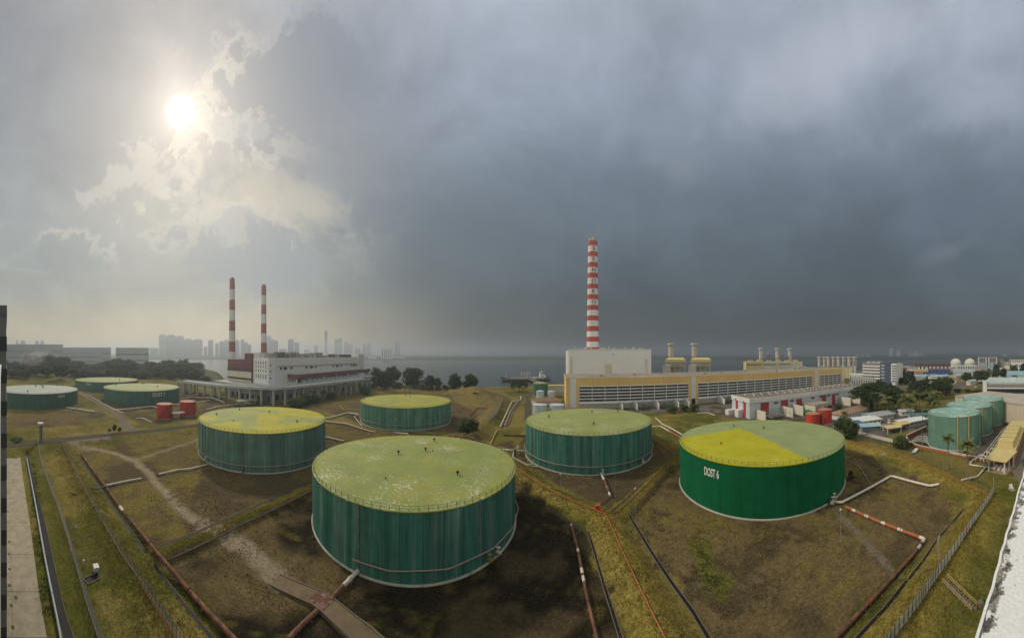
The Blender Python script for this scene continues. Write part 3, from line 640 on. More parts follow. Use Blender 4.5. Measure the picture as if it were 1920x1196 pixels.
T1 = tank(776, 88.7, 28.3, 14.45, 'largest flat oil tank in the centre foreground with white-flecked pale green roof', S_teal, R_fleck, 118, GRP)
T2 = tank(491, 146.6, 29.6, 15.2, 'teal oil tank with yellow-patched roof left of the largest tank', S_teal2, R_patch, 118, GRP, ring=(3.0, 26, .1))
T3 = tank(760.5, 213.5, 30.7, 13.4, 'oil tank with yellowish roof behind the largest tank', S_sage3, R_yel, 118, GRP, ring=(3.2, 26, .2))
T4 = tank(1104, 144.4, 28.9, 14.8, 'middle teal oil tank with pale flecked roof in front of the yellow hall', S_teal, R_fleck2, 118, GRP, ring=(3.4, 24, .05))
pA = G(1283, 818, 15.2); pB = G(1388, 803, 15.2); pC = G(1522, 862, 15.0); cT5 = A(1429.5, 114.2)
def line_through(p, q, inside):
    p, q, i = p - cT5, q - cT5, inside - cT5; a, b = -(q.y - p.y), q.x - p.x; l = math.hypot(a, b); a /= l; b /= l; c = -(a * p.x + b * p.y)
    return (a, b, c) if a * i.x + b * i.y + c > 0 else (-a, -b, -c)
inn = G(1390, 845, 15.0)
R_split = roof_mat('roof_split_yellow', (.27, .32, .135), (.41, .38, .018), 2, .73, [line_through(pA, pB, inn), line_through(pB, pC, inn)])
T5 = tank(1429.5, 114.2, 29.8, 14.6, 'bright dark green oil tank lettered 6 with half yellow half green roof', S_green, R_split, 60, GRP)
T7 = tank(265, 305.6, 37, 13, 'grey green oil tank lettered 7 with dull roof behind the red tanks', S_dull, R_dull, 90, GRP, post=3)
T8 = tank(199.5, 392, 39.5, 13, 'farthest green oil tank in the left yard before the woodland', S_dull, R_dull, 90, GRP, post=3)
T9 = tank(70, 287, 37, 13, 'dark green oil tank with whitish roof at the left edge', S_dull, R_blue, 90, GRP, post=3)
for q in range(5): MB().lathe([(T5.R + .005, 0), (T5.R + .03, .02), (T5.R + .03, .07), (T5.R + .005, .09)], 96, (0, 0, 2.6 + q * 2.4), caps=False).build('weld_seam', S_green, T5.root, True)
vents(T1, [(747, 852), (798, 846), (814, 825), (858, 889), (723, 897, .5), (811, 847, .45)]); vents(T2, [(406, 777), (449, 768), (505, 774), (557, 791), (438, 789, .6), (516, 776, .5)])
vents(T3, [(683, 748), (760, 741), (769, 744)]); vents(T4, [(1029, 782), (1110, 774), (1158, 772), (1113, 796)]); vents(T5, [(1352, 832, .7), (1376, 798, .7), (1432, 804, .8)])
vents(T7, [(217, 723), (267, 720), (270, 721), (295, 726)], 1.3); vents(T8, [(160, 710), (200, 708), (224, 713)], 1.3); vents(T9, [(52, 735), (67, 726), (79, 725), (81, 728), (107, 723)], 1.5)
conduits(T1, [673, 899]); conduits(T2, [380, 455, 584]); conduits(T4, [999, 1101, 1206]); conduits(T3, [715])
lettering(T5, 'DOST 6', 1321, 1348, 878, 894); lettering(T7, 'DOST 7', 286, 310, 736, 743); lettering(T9, 'DOST 8', 108.5, 121, 740.5, 745.5); lettering(T8, 'DOST 9', 162, 171, 718.5, 722.5)
# cooling pipe of the largest tank: straight lengths, open on the left
pts = []
for x, y in ((662, 1043), (730, 1070), (841, 1071), (924, 1032)): d, an, p = hit(T1, x, .7); pts.append((math.cos(an) * (T1.R + .85), math.sin(an) * (T1.R + .85), 3.2))
a_ = math.atan2(pts[-1][1], pts[-1][0])
for k in (1, 2, 3): pts.append(((T1.R + .9) * math.cos(a_ + .33 * k), (T1.R + .9) * math.sin(a_ + .33 * k), 3.2))
pts.append(((T1.R + .9) * math.cos(a_ + 1.0), (T1.R + .9) * math.sin(a_ + 1.0), 6.0))
sp = MB().tube(pts, .13, 8).build('cooling_spray_pipe', M_spray, T1.root, True); 
for p in pts[:-1]: MB().tube([p, (p[0] * T1.R / (T1.R + .9), p[1] * T1.R / (T1.R + .9), p[2])], .05, 4).build('pipe_bracket', M_spray, sp)
# foot valves
def valve(T, x, label='outlet_valve', m=None):
    d, an, p = hit(T, x); c, s = math.cos(an), math.sin(an); f = lambda r, z: (c * (T.R + r), s * (T.R + r), z)
    MB().tube([f(-.2, 1.1), f(1.2, 1.1)], .35, 10).tube([f(.5, .3), f(.5, 2.1)], .16, 8).lathe([(.5, 0), (.5, .12)], 12, f(.5, 2.1)).build(label, m or M_pipew, T.root, True)
valve(T1, 915, m=mat('valve_ochre', (.30, .21, .06), .6, .2, 1)); valve(T1, 931); valve(T2, 387); valve(T2, 455, m=M_cond); valve(T4, 1204); valve(T4, 1130); valve(T5, 1562)
# smaller tanks
M_red = mat('tank_red', (.50, .055, .035), .6, .15, .5, streak=.2); M_redr = mat('tank_red_roof', (.55, .20, .15), .7, .15, .5)
M_lb = mat('tank_pale_blue', (.50, .57, .60), .55, .1, .5, streak=.15); M_sage = shell_mat('shell_sage', (.13, .25, .19), (.2, .32, .25), .05, .12, .4); R_sage = roof_mat('roof_sage', (.25, .42, .36), (.42, .52, .48), .50, .80, sc2=.15)
def stair(T, a0, da, mt, w=.8):
    n = 24; m = MB()
    for q in range(n):
        an = a0 + da * q / n; m.obox(((T.R + w / 2 + .05) * math.cos(an), (T.R + w / 2 + .05) * math.sin(an), T.H * (q + .5) / n), w, T.R * abs(da) / n * 1.15, .12, an)
    for z in (.0, 1.0): m.tube([((T.R + w + .05) * math.cos(a0 + da * q / n), (T.R + w + .05) * math.sin(a0 + da * q / n), T.H * q / n + z + .1) for q in range(n + 1)], .10, 4)
    m.build('spiral_stair', mt, T.root)
def small(x, D, R, H, label, shell, roof, group=None, cone=.6, name='storage_tank', rail=True, st=None, rings=0):
    T = tank(x, D, R, H, label, shell, roof, 8, group, True, cone, rail, None, name, True, rings, 1.6)
    if st: stair(T, T.face + st[0], st[1], st[2])
    return T
M_reddk = mat('tank_red_dark', (.30, .04, .03), .7, .15, .5)
GR = 'red fire water tanks'
small(308.7, 219.6, 5.6, 10.1, 'left of the pair of dark red tanks beside the tank lettered 7', M_red, M_redr, GR, st=(-.9, 1.7, M_reddk), name='fire_water_tank')
small(351.8, 231.4, 5.8, 10.1, 'right of the pair of dark red tanks beside the tank lettered 7', M_red, M_redr, GR, st=(.9, 1.2, M_reddk), name='fire_water_tank')
small(1524, 199.5, 4.6, 7.2, 'lower left of the bright red tanks behind the half yellow roof', M_red, M_redr, GR, st=(-.2, 1.5, M_reddk), name='fire_water_tank')
small(1547, 203.0, 4.5, 9.2, 'taller right of the bright red tanks behind the half yellow roof', M_red, M_redr, GR, st=(-.4, 1.6, M_reddk), name='fire_water_tank')
small(1013, 339, 8.0, 13.5, 'tall green tank with domed pale roof near the tanker jetty', S_dull, R_dull, None, 1.6)
GW = 'small pale blue tanks by the yellow hall'
small(1013, 322, 3.9, 7.0, 'left of the two slim pale tanks in front of the domed green tank', M_lb, M_lb, GW, .8, rail=False)
small(1034, 322, 3.9, 6.6, 'right of the two slim pale tanks beside the yellow hall end', M_lb, M_lb, GW, .8, rail=False)
small(1012, 238, 5.3, 6.6, 'left of the two squat pale blue tanks behind the middle green tank', M_lb, M_lb, GW, .7, rail=False)
small(1044.5, 240, 5.6, 6.2, 'right of the two squat pale blue tanks behind the middle green tank', M_lb, M_lb, GW, .7, rail=False)
GS = 'sage green tanks on the right'
M_yp = mat('pipe_ochre', (.50, .36, .14), .6, .15, .6)
for x, D, lab in ((1789.5, 158.3, 'nearest of the three sage green tanks behind the two lone palms'), (1818, 182, 'middle of the three sage green tanks in a row on the right'), (1843, 206, 'farthest of the three sage green tanks beside the cream shed')):
    T = small(x, D, 13.3, 15.8, lab, M_sage, R_sage, GS, .7, rail=True, rings=1)
    for da in (.12, .52):
        an = T.face + da; m = MB()
        for k in (-.18, .18): m.tube([((T.R + .35) * math.cos(an + k * .05), (T.R + .35) * math.sin(an + k * .05), .5), ((T.R + .35) * math.cos(an + k * .05), (T.R + .35) * math.sin(an + k * .05), T.H + .5)], .16, 6)
        for q in range(16): m.obox(((T.R + .3) * math.cos(an), (T.R + .3) * math.sin(an), 1 + q * .92), .12, .5, .08, an)
        m.build('riser_pipe', M_yp, T.root)
    m = MB(); an = T.face + 1.15
    for k in (-.03, .03): m.tube([((T.R + .5) * math.cos(an + k), (T.R + .5) * math.sin(an + k), 0), ((T.R + .5) * math.cos(an + k), (T.R + .5) * math.sin(an + k), T.H + 1.2)], .09, 5)
    for q in range(30): m.obox(((T.R + .5) * math.cos(an), (T.R + .5) * math.sin(an), .5 + q * .5), .08, .8, .06, an)
    m.build('ladder', M_sage, T.root)
    m = MB(); an = T.face - 1.35; q0 = ((T.R + .5) * math.cos(an), (T.R + .5) * math.sin(an)); q1 = ((T.R + 3) * math.cos(an), (T.R + 3) * math.sin(an))
    m.tube([(q1[0], q1[1], 0), (q1[0], q1[1], T.H + 1.6), (q0[0] * .95, q0[1] * .95, T.H + 1.6)], .25, 8); m.build('vapour_pipe', M_sage, T.root, True)
# ------------------------------------------------------------------ big industrial buildings
M_glass = mat('dark_glass', (.025, .028, .03), .2, .2, .5, spec=.5); M_cream = mat('cream_render', (.62, .58, .47), .8, .12, .08, streak=.14)
M_wall = mat('white_render', (.66, .66, .65), .8, .10, .08, streak=.14); M_wallg = mat('grey_render', (.48, .48, .46), .8, .12, .1, streak=.16)
M_maroon = mat('maroon_cladding', (.19, .075, .075), .7, .15, .1, streak=.12); M_maroond = mat('maroon_dark_band', (.11, .07, .065), .7, .15, .1)
M_ochre = mat('ochre_render', (.70, .48, .19), .8, .10, .06, streak=.12); M_roofg = mat('weathered_roof', (.27, .24, .20), .9, .30, .06, rust=((.48, .46, .42), .05, .58)); M_black = mat('dark_interior', (.02, .02, .02), .9, .2, .3)
M_louv = mat('louvre_white', (.76, .76, .73), .7, .10, .4); M_yell = mat('pale_yellow_cladding', (.60, .50, .24), .7, .1, .2, streak=.1); M_stack = mat('stack_grey', (.50, .47, .42), .8, .15, .1, streak=.2)
M_bluestr = mat('blue_band', (.06, .09, .20), .6, .1, .3); M_bred = mat('brick_red_paint', (.36, .055, .045), .7, .15, .2); M_cwhite = mat('chimney_white', (.70, .69, .67), .8, .08, .05, streak=.1); M_cred = mat('chimney_red', (.47, .085, .065), .8, .12, .05, streak=.1)
M_cred2 = mat('chimney_red_faded', (.36, .12, .095), .8, .12, .05, streak=.1)
def P_(t, name, m, x0, x1, y0, y1, z0, z1): return MB().box(x0, x1, y0, y1, z0, z1).build(name, m, t)
WIN = {}
def window(t, x, z, w, h, y=0.0, face='y', m=None, fr=None, d=.12):
    k = (w, h, face, (m or M_glass).name, (fr or M_louv).name)
    if k not in WIN:
        a = MB(); b = MB(); f = min(.14, w * .12)
        for x0, x1, z0, z1 in ((-w / 2, w / 2, 0, f), (-w / 2, w / 2, h - f, h), (-w / 2, -w / 2 + f, f, h - f), (w / 2 - f, w / 2, f, h - f)):
            if face == 'y': b.box(x0, x1, -d, .0, z0, z1)
            else: b.box(-d, 0, x0, x1, z0, z1)
        if face == 'y': a.box(-w / 2 + f, w / 2 - f, -d * .5, 0, f, h - f)
        else: a.box(-d * .5, 0, -w / 2 + f, w / 2 - f, f, h - f)
        ma = a.mesh('pane'); ma.materials.append(m or M_glass); mb = b.mesh('window'); mb.materials.append(fr or M_louv); WIN[k] = (ma, mb)
    ma, mb = WIN[k]; o = link('window', mb, t, False, (x, y, z) if face == 'y' else (y, x, z)); link('pane', ma, o); return o

# yellow turbine hall: front line from (44,251) to (371,205)
hl, hr = V((44, 251, 0)), V((371, 205, 0)); rz, HL = frame(hl, hr)
hall = thing('turbine_hall', 'long ochre yellow turbine hall with white louvred window bands', 'building', hl, rz); ZT = 25.2
P_(hall, 'wall', M_ochre, 0, HL, 1.2, 58, 0, ZT - .35)
P_(hall, 'roof', M_roofg, .4, HL - .4, .6, 57, ZT - .3, ZT)
P_(hall, 'parapet', M_ochre, 0, HL, 0, 1.15, 18.6, ZT + .5)
secs = [(10.5, 107, 9), (116, 266, 14), (279, 322, 5)]
pil = [(0, 10.5), (107, 116), (266, 279), (322, HL)]
for a, b in pil: P_(hall, 'pier', M_ochre, a, b, .05, 1.15, 0, 18.58); P_(hall, 'pier_panel', M_wall, a + (b - a) * .30, a + (b - a) * .78, -.25, .0, 2.5 if a else 1.0, ZT - .2)
for a, b, n in secs:
    w = (b - a) / n; k = ('bay', round(w, 3))
    fr = MB()
    for z in np.linspace(5.2, 18.2, 6): fr.box(.35, w, -.25, .25, z, z + .8)
    fr.box(0, .34, -.35, .3, 4.7, 18.58); fr.box(.35, w, -.5, .3, 4.2, 5.15)
    mf = fr.mesh('louvre_frame'); mf.materials.append(M_louv)
    sl_ = MB()
    for q in range(5):
        z0 = 5.75 + q * 2.6
        for j in range(2): sl_.box(.36, w, .1, .32, z0 + .55 + j * .62, z0 + .63 + j * .62)
        for j in range(1, 4): sl_.box(w * j / 4, w * j / 4 + .12, .3, .4, z0, z0 + 2.0)
    ms = sl_.mesh('louvre_blades'); ms.materials.append(mat('louvre_grey', (.20, .20, .18), .8, .2, .5))
    bk = MB().box(.35, w, .75, .9, 5.2, 18.5); mk = bk.mesh('glazing'); mk.materials.append(M_glass)
    for q in range(n):
        o = link('louvre_bay', mf, hall, False, (a + q * w, 0, 0)); link('louvre_blades', ms, o); link('glazing', mk, o)
    P_(hall, 'plinth', mat('plinth', (.38, .35, .28), .9, .2, .2), a, b, .1, 1.15, 0, 4.15)
P_(hall, 'end_wall_cap', M_ochre, -.3, 0, -.1, 58.5, ZT - 2, ZT + .4)
for q in range(9): P_(hall, 'roof_vent', M_conc, 30 + q * 33 + 6 * math.sin(q * 3), 33 + q * 33 + 6 * math.sin(q * 3), 18 + 14 * (q % 3), 20 + 14 * (q % 3), ZT, ZT + 1.3)
P_(hall, 'doorway', M_black, 110.0, 113.6, -.3, -.26, 0, 5)
# transformer bays along the hall foot
for i, (s, dp) in enumerate([(44, 13), (56, 13), (74, 14), (92, 13), (102, 12), (136, 14)]):
    w = tag(MB().add([(0, 0, 0), (.5, 0, 0), (.5, -dp, 0), (0, -dp, 0), (0, 0, 6.6), (.5, 0, 6.6), (.5, -dp, 4.6), (0, -dp, 4.6)], [(0, 1, 2, 3), (4, 7, 6, 5), (0, 4, 5, 1), (1, 5, 6, 2), (2, 6, 7, 3), (3, 7, 4, 0)]).build('blast_wall', M_wall, None),
            'white fire wall %s along the foot of the yellow hall' % ('nearest the hall corner', 'second from the hall corner', 'third from the hall corner', 'fourth from the hall corner', 'fifth from the hall corner', 'nearest the red and white shed')[i], 'wall', 'white fire walls at the hall foot')
    w.location = hl + Matrix.Rotation(rz, 3, 'Z') @ V((s, -.3, 0)); w.rotation_euler = (0, 0, rz)
M_gear = mat('switchgear_grey', (.22, .24, .20), .7, .3, .6)
def gear(name, label, loc, rz, w, d, h, seed):
    rr = random.Random(seed); t = thing(name, label, 'transformer', loc, rz, 'transformers beside the halls')
    MB().box(w * .2, w * .8, d * .25, d * .75, .3, h * .5).build('tank_body', M_gear, t)
    for q in range(6):
        x = w * (.2 + .12 * q); MB().box(x, x + .25, d * .05, d * .22, .4, h * .48).build('radiator_fin', M_gear, t)
    for q in range(3):
        x = w * (.3 + .2 * q); MB().lathe([(.12, 0), (.3, .1), (.14, .3), (.3, .45), (.14, .7), (.28, .85), (.1, 1.1)], 8, (x, d * .5, h * .5)).build('bushing', mat('porcelain', (.20, .12, .09), .4, .1, 1), t)
    m = MB()
    for x in (.02 * w, .5 * w, .98 * w):
        for y in (.05 * d, .95 * d): m.box(x - .12, x + .12, y - .12, y + .12, 0, h)
    for y in (.05 * d, .95 * d): m.box(0, w, y - .1, y + .1, h, h + .2)
    for q in range(4): m.box(w * q / 3 - .08, w * q / 3 + .08, 0, d, h * .85, h * .85 + .16)
    m.build('gantry', M_galv, t); return t
for i, s in enumerate((60, 78, 142)): gear('power_transformer', 'grey transformer and gantry standing behind the white fire walls, %s' % ('left one', 'middle one', 'right one')[i], hl + Matrix.Rotation(rz, 3, 'Z') @ V((s, -10.5, 0)), rz, 11, 8, 6.5, i)

# boiler house and tall lettered chimney behind the hall
bl = A(1066, 352); br = A(1221, 352); rz2, BL = frame(bl, br)
bh = thing('boiler_house', 'windowless white boiler house behind the yellow hall', 'building', bl, rz2); BT = 50.0
P_(bh, 'wall', mat('boiler_cladding', (.78, .79, .80), .8, .05, .04, streak=.06), 0, BL, 0, 46, 0, BT)
MB().prism([(0, -.0), (-4, 6), (-4, 40), (0, 46)], 22, BT - 1.0).build('side_bay', M_wall, bh)
P_(bh, 'roof_edge', M_wall, -.3, BL + .3, -.3, 46.3, BT, BT + .9)
P_(bh, 'wall_patch', M_cream, BL * .44, BL * .525, -.08, -.0, 22, 34); P_(bh, 'wall_patch', M_wall, BL * .92, BL * .965, -.08, -.0, 20, 40); P_(bh, 'wall_patch', M_cream, BL * .02, BL * .05, -.08, 0, 22, 42)
P_(bh, 'louvre', M_glass, BL * .535, BL * .545, -.1, 0, 44.2, 45.2)
rr = random.Random(3)
for q in range(13):
    x = BL * (.05 + .9 * q / 13 + .05 * rr.random()); h = .5 + 1.5 * rr.random()
    if q % 3 == 0: MB().lathe([(.7, 0), (.7, h), (1.1, h + .1), (1.1, h + .6), (.1, h + .8)], 10, (x, 6 + 10 * rr.random(), BT + .9)).build('flue_cowl', M_stack, bh)
    else: P_(bh, 'roof_unit', M_stack if q % 2 else M_wallg, x, x + 1.5 + 3 * rr.random(), 4, 9, BT + .9, BT + .9 + h)
def chimney(label, x, d, ztop, rb, rt, bands, zbase=0, m1=M_cred, m2=M_cwhite, z0=0):
    c = A(x, d); t = thing('chimney', label, 'chimney', c); n = 36
    rad = lambda z: rb + (rt - rb) * (z / ztop)
    for i, (a, b, red) in enumerate(bands): MB().lathe([(rad(a), a), (rad(b), b)], n, caps=(i in (0, len(bands) - 1))).build('red_band' if red else 'white_band', m1 if red else m2, t, True)
    return t, c, rad
d = 402; ytops = [453, 462.7, 473.6, 482.6, 493.5, 502.7, 513.2, 522.6, 533.5, 542.5, 553, 562.4, 573, 582.3, 592.5, 601.7, 612, 621.6, 631.7, 641, 651.1, 661, 671, 681]
zs = [ZH(y, d) for y in ytops]; bands = [(zs[i + 1], zs[i], i % 2 == 0) for i in range(len(zs) - 1)][::-1]; bands = [(0, bands[0][0], False)] + bands
ch, cc, rad = chimney('tallest red and white chimney with vertical lettering behind the white boiler house', 1111.5, d, zs[0], 8.9, 5.9, bands)
for k in range(3):
    an = k * 2.09 + .6; MB().lathe([(2.3, 0), (2.3, 4.2), (2.0, 4.2), (2.0, 0)], 16, (2.9 * math.cos(an), 2.9 * math.sin(an), zs[0])).build('flue', M_stack, ch, True)
for i, L_ in enumerate('SENOKO'):
    zt, zb = zs[1 + 2 * i] - 1.0, zs[2 + 2 * i] + 1.0; me = text_mesh(L_); n = len(me.vertices); co = np.empty(n * 3); me.vertices.foreach_get('co', co); co = co.reshape(-1, 3); lo = co.min(0); hi = co.max(0)
    aim = math.atan2(-cc.y, -cc.x) + .22; u = (co[:, 0] - (lo[0] + hi[0]) / 2) * (zt - zb) / (hi[1] - lo[1]) * .95; r = rad((zt + zb) / 2) + .12; an = aim + u / r; v = (co[:, 1] - lo[1]) / (hi[1] - lo[1])
    me.vertices.foreach_set('co', np.stack([(r + co[:, 2] * 3) * np.cos(an), (r + co[:, 2] * 3) * np.sin(an), zb + (zt - zb) * v], 1).ravel()); me.materials.append(M_steel); me.update(); link('letter', me, ch)
for x, dd, yt, ys_, lab in ((435.3, 432, 521, [523.5, 543, 562.8, 581.7, 601.6, 620.6, 640.5, 659.5, 690], 'left taller striped chimney behind the maroon power station'), (494.6, 474, 534, [536, 554, 571.5, 589.5, 607, 625, 642.6, 662, 690], 'right shorter striped chimney behind the maroon power station')):
    zz = [ZH(y, dd) for y in ys_]; bd = [(zz[i + 1], zz[i], i % 2 == 0) for i in range(len(zz) - 1)][::-1]; bd = [(0, bd[0][0], False)] + bd
    t, c, rd = chimney(lab, x, dd, zz[0], 5.0, 3.6, bd, m1=M_cred2); MB().lathe([(2.3, 0), (2.3, 2.0)], 20, (0, 0, zz[0])).build('flue', M_cred2, t, True)

# red and white workshop in front of the hall
sl0 = V((148.5, 155.5, 0)); sr0 = V((258 + 24, 137 - 4, 0)); rz3, SL = frame(sl0, sr0); SH = 14.3
sh = thing('workshop_shed', 'long white workshop with red door panels and flat brown roof', 'building', sl0, rz3)
M_shed = mat('shed_pale_blue', (.52, .56, .60), .75, .08, .1, streak=.08)
P_(sh, 'wall', M_shed, 0, SL, .3, 24, 0, SH - 3.2); P_(sh, 'fascia', M_wall, -.5, SL, -.25, 24.3, SH - 3.2, SH)
P_(sh, 'roof', mat('brown_flat_roof', (.19, .155, .12), .9, .25, .06, rust=((.50, .46, .38), .07, .66)), .3, SL - .3, .5, 23.5, SH, SH + .12)
for q in range(34):
    x = 6 + (q // 2) * 7.2 + (q % 2) * 2.6; y = 7 if q % 2 else 15
    MB().lathe([(.35, 0), (.35, .5), (.75, .6), (.5, 1.0), (.05, 1.1)], 8, (x, y, SH + .12)).build('roof_ventilator', M_wall, sh)
for x, w, z0, h in ((13, 7.2, 1.8, 9), (31.5, 7.2, 1.8, 9), (46.5, 6.2, 1.8, 8.5), (75.5, 5.2, 2.6, 8), (88, 4.6, 0, 10.2), (116, 4, 3, 7.6), (124.5, 4, 3, 7.6)):
    o = P_(sh, 'door_panel', M_bred, x - w / 2, x + w / 2, .05, .28, z0, z0 + h)
    P_(sh, 'door_hood', M_shed, x - w / 2 - .2, x + w / 2 + .2, -.5, -.26, z0 + h - .1, z0 + h + .5)
for x in (23.5, 39, 62, 72, 81.5, 93, 111, 120.5, 128.5): window(sh, x, 8.4, 4.6, 1.7, .29)
for y, w, h in ((6.5, 3.4, 10.8), (17.0, 3.2, 11.2)):
    P_(sh, 'end_panel', M_bred, -.08, -.0, y - w / 2, y + w / 2, 0, h); P_(sh, 'end_panel_head', M_bred, -.58, -.51, y - w * .1, y + w / 2, h - .2, h + 1.0)
P_(sh, 'lean_to', M_wall, -4, -.1, 8.8, 13.5, 0, 5.5); P_(sh, 'end_store', M_wall, -6, -.2, 19, 24, 0, 4)
def wallbox(label, s, y0, y1, w, h, name='screen_wall', cat='wall', grp='white screen walls in front of the workshop'):
    t = tag(MB().add([(0, 0, 0), (w, 0, 0), (w, y0 - y1, 0), (0, y0 - y1, 0), (0, 0, h), (w, 0, h), (w, y0 - y1, h * .93), (0, y0 - y1, h * .93)], [(0, 1, 2, 3), (4, 7, 6, 5), (0, 4, 5, 1), (1, 5, 6, 2), (2, 6, 7, 3), (3, 7, 4, 0)]).build(name, M_cream, None), label, cat, grp)
    t.location = sl0 + Matrix.Rotation(rz3, 3, 'Z') @ V((s, y0, 0)); t.rotation_euler = (0, 0, rz3)
RS = Matrix.Rotation(rz3, 3, 'Z')
wallbox('cream screen wall at the near corner of the red and white workshop', 5, -.6, 10, .6, 6.5); wallbox('cream screen wall right of the outdoor switchgear by the workshop', 27, -1, 12, .6, 7); wallbox('cream screen wall left of the green tarpaulin by the workshop', 37, -1, 12, .6, 7.4)
gear('power_transformer', 'pale transformer bank between cream walls in front of the workshop', sl0 + RS @ V((9, -11, 0)), rz3, 15, 8, 6, 9)
ga = thing('garage_block', 'flat roofed white garage with two grey roller doors by the workshop', 'building', sl0 + RS @ V((48, -15, 0)), rz3)
P_(ga, 'wall', M_cream, 0, 18, 0, 13, 0, 6.4); P_(ga, 'roof', M_conc, -.5, 18.5, -.7, 13.4, 6.4, 6.8)
for x in (2, 10): P_(ga, 'roller_door', mat('roller_grey', (.30, .30, .28), .7, .1, .5), x, x + 6, -.1, -.0, 0, 5)
for x in (0, 8.6, 17): P_(ga, 'column', M_wall, x, x + 1, -.6, -.12, 0, 6.38)
tp = tag(MB().prism([(0, 0), (9, -1), (10, 6), (1, 7)], 0, 1.6).add([(0, 0, 1.6), (9, -1, 1.6), (10, 6, 1.6), (1, 7, 1.6), (4, 3, 3.2), (7, 2.5, 3.0)], [(0, 1, 5, 4), (1, 2, 5), (2, 3, 4, 5), (3, 0, 4)]).build('tarpaulin_stack', mat('tarp_green', (.03, .22, .07), .6, .2, .5), None), 'stack under bright green tarpaulin beside the white garage', 'tarpaulin'); tp.location = sl0 + RS @ V((40, -13, 0)); tp.rotation_euler = (0, 0, rz3)
an_ = thing('annex_block', 'cream annex with rusty louvred side right of the garage', 'building', sl0 + RS @ V((94, -14, 0)), rz3)
P_(an_, 'wall', M_cream, 0, .6, 0, 13, 0, 7); P_(an_, 'roof', M_conc, 14, 45, -.5, 13, 6.4, 6.9); P_(an_, 'back_wall', M_wallg, .6, 45, 12, 13, 0, 6.4); P_(an_, 'side_wall', M_cream, 14.2, 14.8, 0, 12, 0, 6.38)
for q in range(8): P_(an_, 'louvre_panel', mat('rusty_louvre', (.20, .11, .08), .8, .3, .8), 15 + q * 3.7, 18.3 + q * 3.7, .2, .5, 1.2, 6)
# bungalow with tiled brown roof
def house(name, label, p, rz, Lx, Ly, h, rh, wm, rm, over=.8, wins=0, group=None, mono=False, cat='building', wz=1.2):
    t = thing(name, label, cat, p, rz, group); P_(t, 'wall', wm, 0, Lx, 0, Ly, 0, h)
    if mono: MB().add([(-over, -over, h - .05), (Lx + over, -over, h - .05), (Lx + over, Ly + over, h + rh), (-over, Ly + over, h + rh), (-over, -over, h + .12), (Lx + over, -over, h + .12), (Lx + over, Ly + over, h + rh + .17), (-over, Ly + over, h + rh + .17)], [(0, 3, 2, 1), (4, 5, 6, 7), (0, 1, 5, 4), (1, 2, 6, 5), (2, 3, 7, 6), (3, 0, 4, 7)]).build('roof', rm, t)
    else:
        hp = over if name == 'bungalow' else -over; k = Ly * .5 if name == 'bungalow' else 0
        MB().add([(-over, -over, h), (Lx + over, -over, h), (Lx + over, Ly + over, h), (-over, Ly + over, h), (-over + k, Ly / 2, h + rh), (Lx + over - k, Ly / 2, h + rh)], [(0, 3, 2, 1), (0, 1, 5, 4), (1, 2, 5), (2, 3, 4, 5), (3, 0, 4)]).build('roof', rm, t)
    for q in range(wins): window(t, Lx * (q + .5) / wins, wz, min(1.6, Lx / wins * .5), 1.2, -.005)
    return t
M_tile = mat('brown_tiles', (.30, .19, .125), .85, .12, .3, rnd=.12); M_wr = mat('white_sheet_roof', (.68, .68, .65), .6, .12, .3, streak=.1); M_gr = mat('grey_sheet_roof', (.34, .35, .34), .6, .15, .3); M_tr = mat('teal_sheet_roof', (.09, .17, .17), .6, .15, .3)
M_br = mat('blue_sheet_roof', (.07, .15, .24), .6, .15, .3); M_yr = mat('yellow_sheet_roof', (.58, .47, .20), .6, .1, .3); M_pt = mat('pale_teal_roof', (.32, .45, .45), .6, .12, .3)
def hpx(name, label, x, y, x2, y2, Ly, h, rh, wm, rm, **k):
    a, b = G(x, y), G(x2, y2); rz, Lx = frame(a, b); return house(name, label, a, rz, Lx, Ly, h, rh, wm, rm, **k)
hpx('bungalow', 'white bungalow with wide brown tiled roof behind the bright red tanks', 1579, 789, 1629, 774, 11, 3.6, 2.6, M_wall, M_tile, over=1.1, wins=9)
GB = 'site sheds on the right'
hpx('site_shed', 'shed with long grey sheet roof behind the white roofed cabins', 1640, 791, 1676, 784, 14, 3.2, 1.4, M_wallg, M_gr, wins=5, group=GB)
hpx('site_shed', 'cabin block with low white sheet roof near the round tree', 1612, 800, 1652, 794, 10, 3.0, .7, M_cream, M_wr, wins=5, group=GB, mono=True)
hpx('site_shed', 'shed with narrow teal sheet roof behind the grey roofed shed', 1668, 776.5, 1695, 776, 7, 3, .8, M_wallg, M_tr, wins=3, group=GB)
hpx('site_shed', 'small shed with pale curved roof near the palm clump', 1690, 780, 1713, 778, 8, 3, 1.4, M_wall, M_wr, wins=3, group=GB)
hpx('site_shed', 'low shed with green sheet roof beside the nearest sage green tank', 1705, 787, 1741, 786, 8, 3, .8, M_wall, M_tr, wins=4, group=GB)
hpx('site_shed', 'white roofed office shed with dark solar strip behind the yellow canopies', 1698, 803, 1736, 795, 10, 3.2, 1.2, M_wallg, M_wr, wins=5, group=GB)
hpx('site_shed', 'shed with pale teal roof nearest the white pipe run', 1617, 810, 1650, 807, 7, 2.8, 1.4, mat('shed_grey', (.20, .25, .26), .8, .1, .3), M_pt, group=GB)
hpx('site_shed', 'lean-to with blue sheet roof beside the teal roofed shed', 1604, 806, 1620, 803, 6, 3, .8, M_wallg, M_br, mono=True, group=GB)
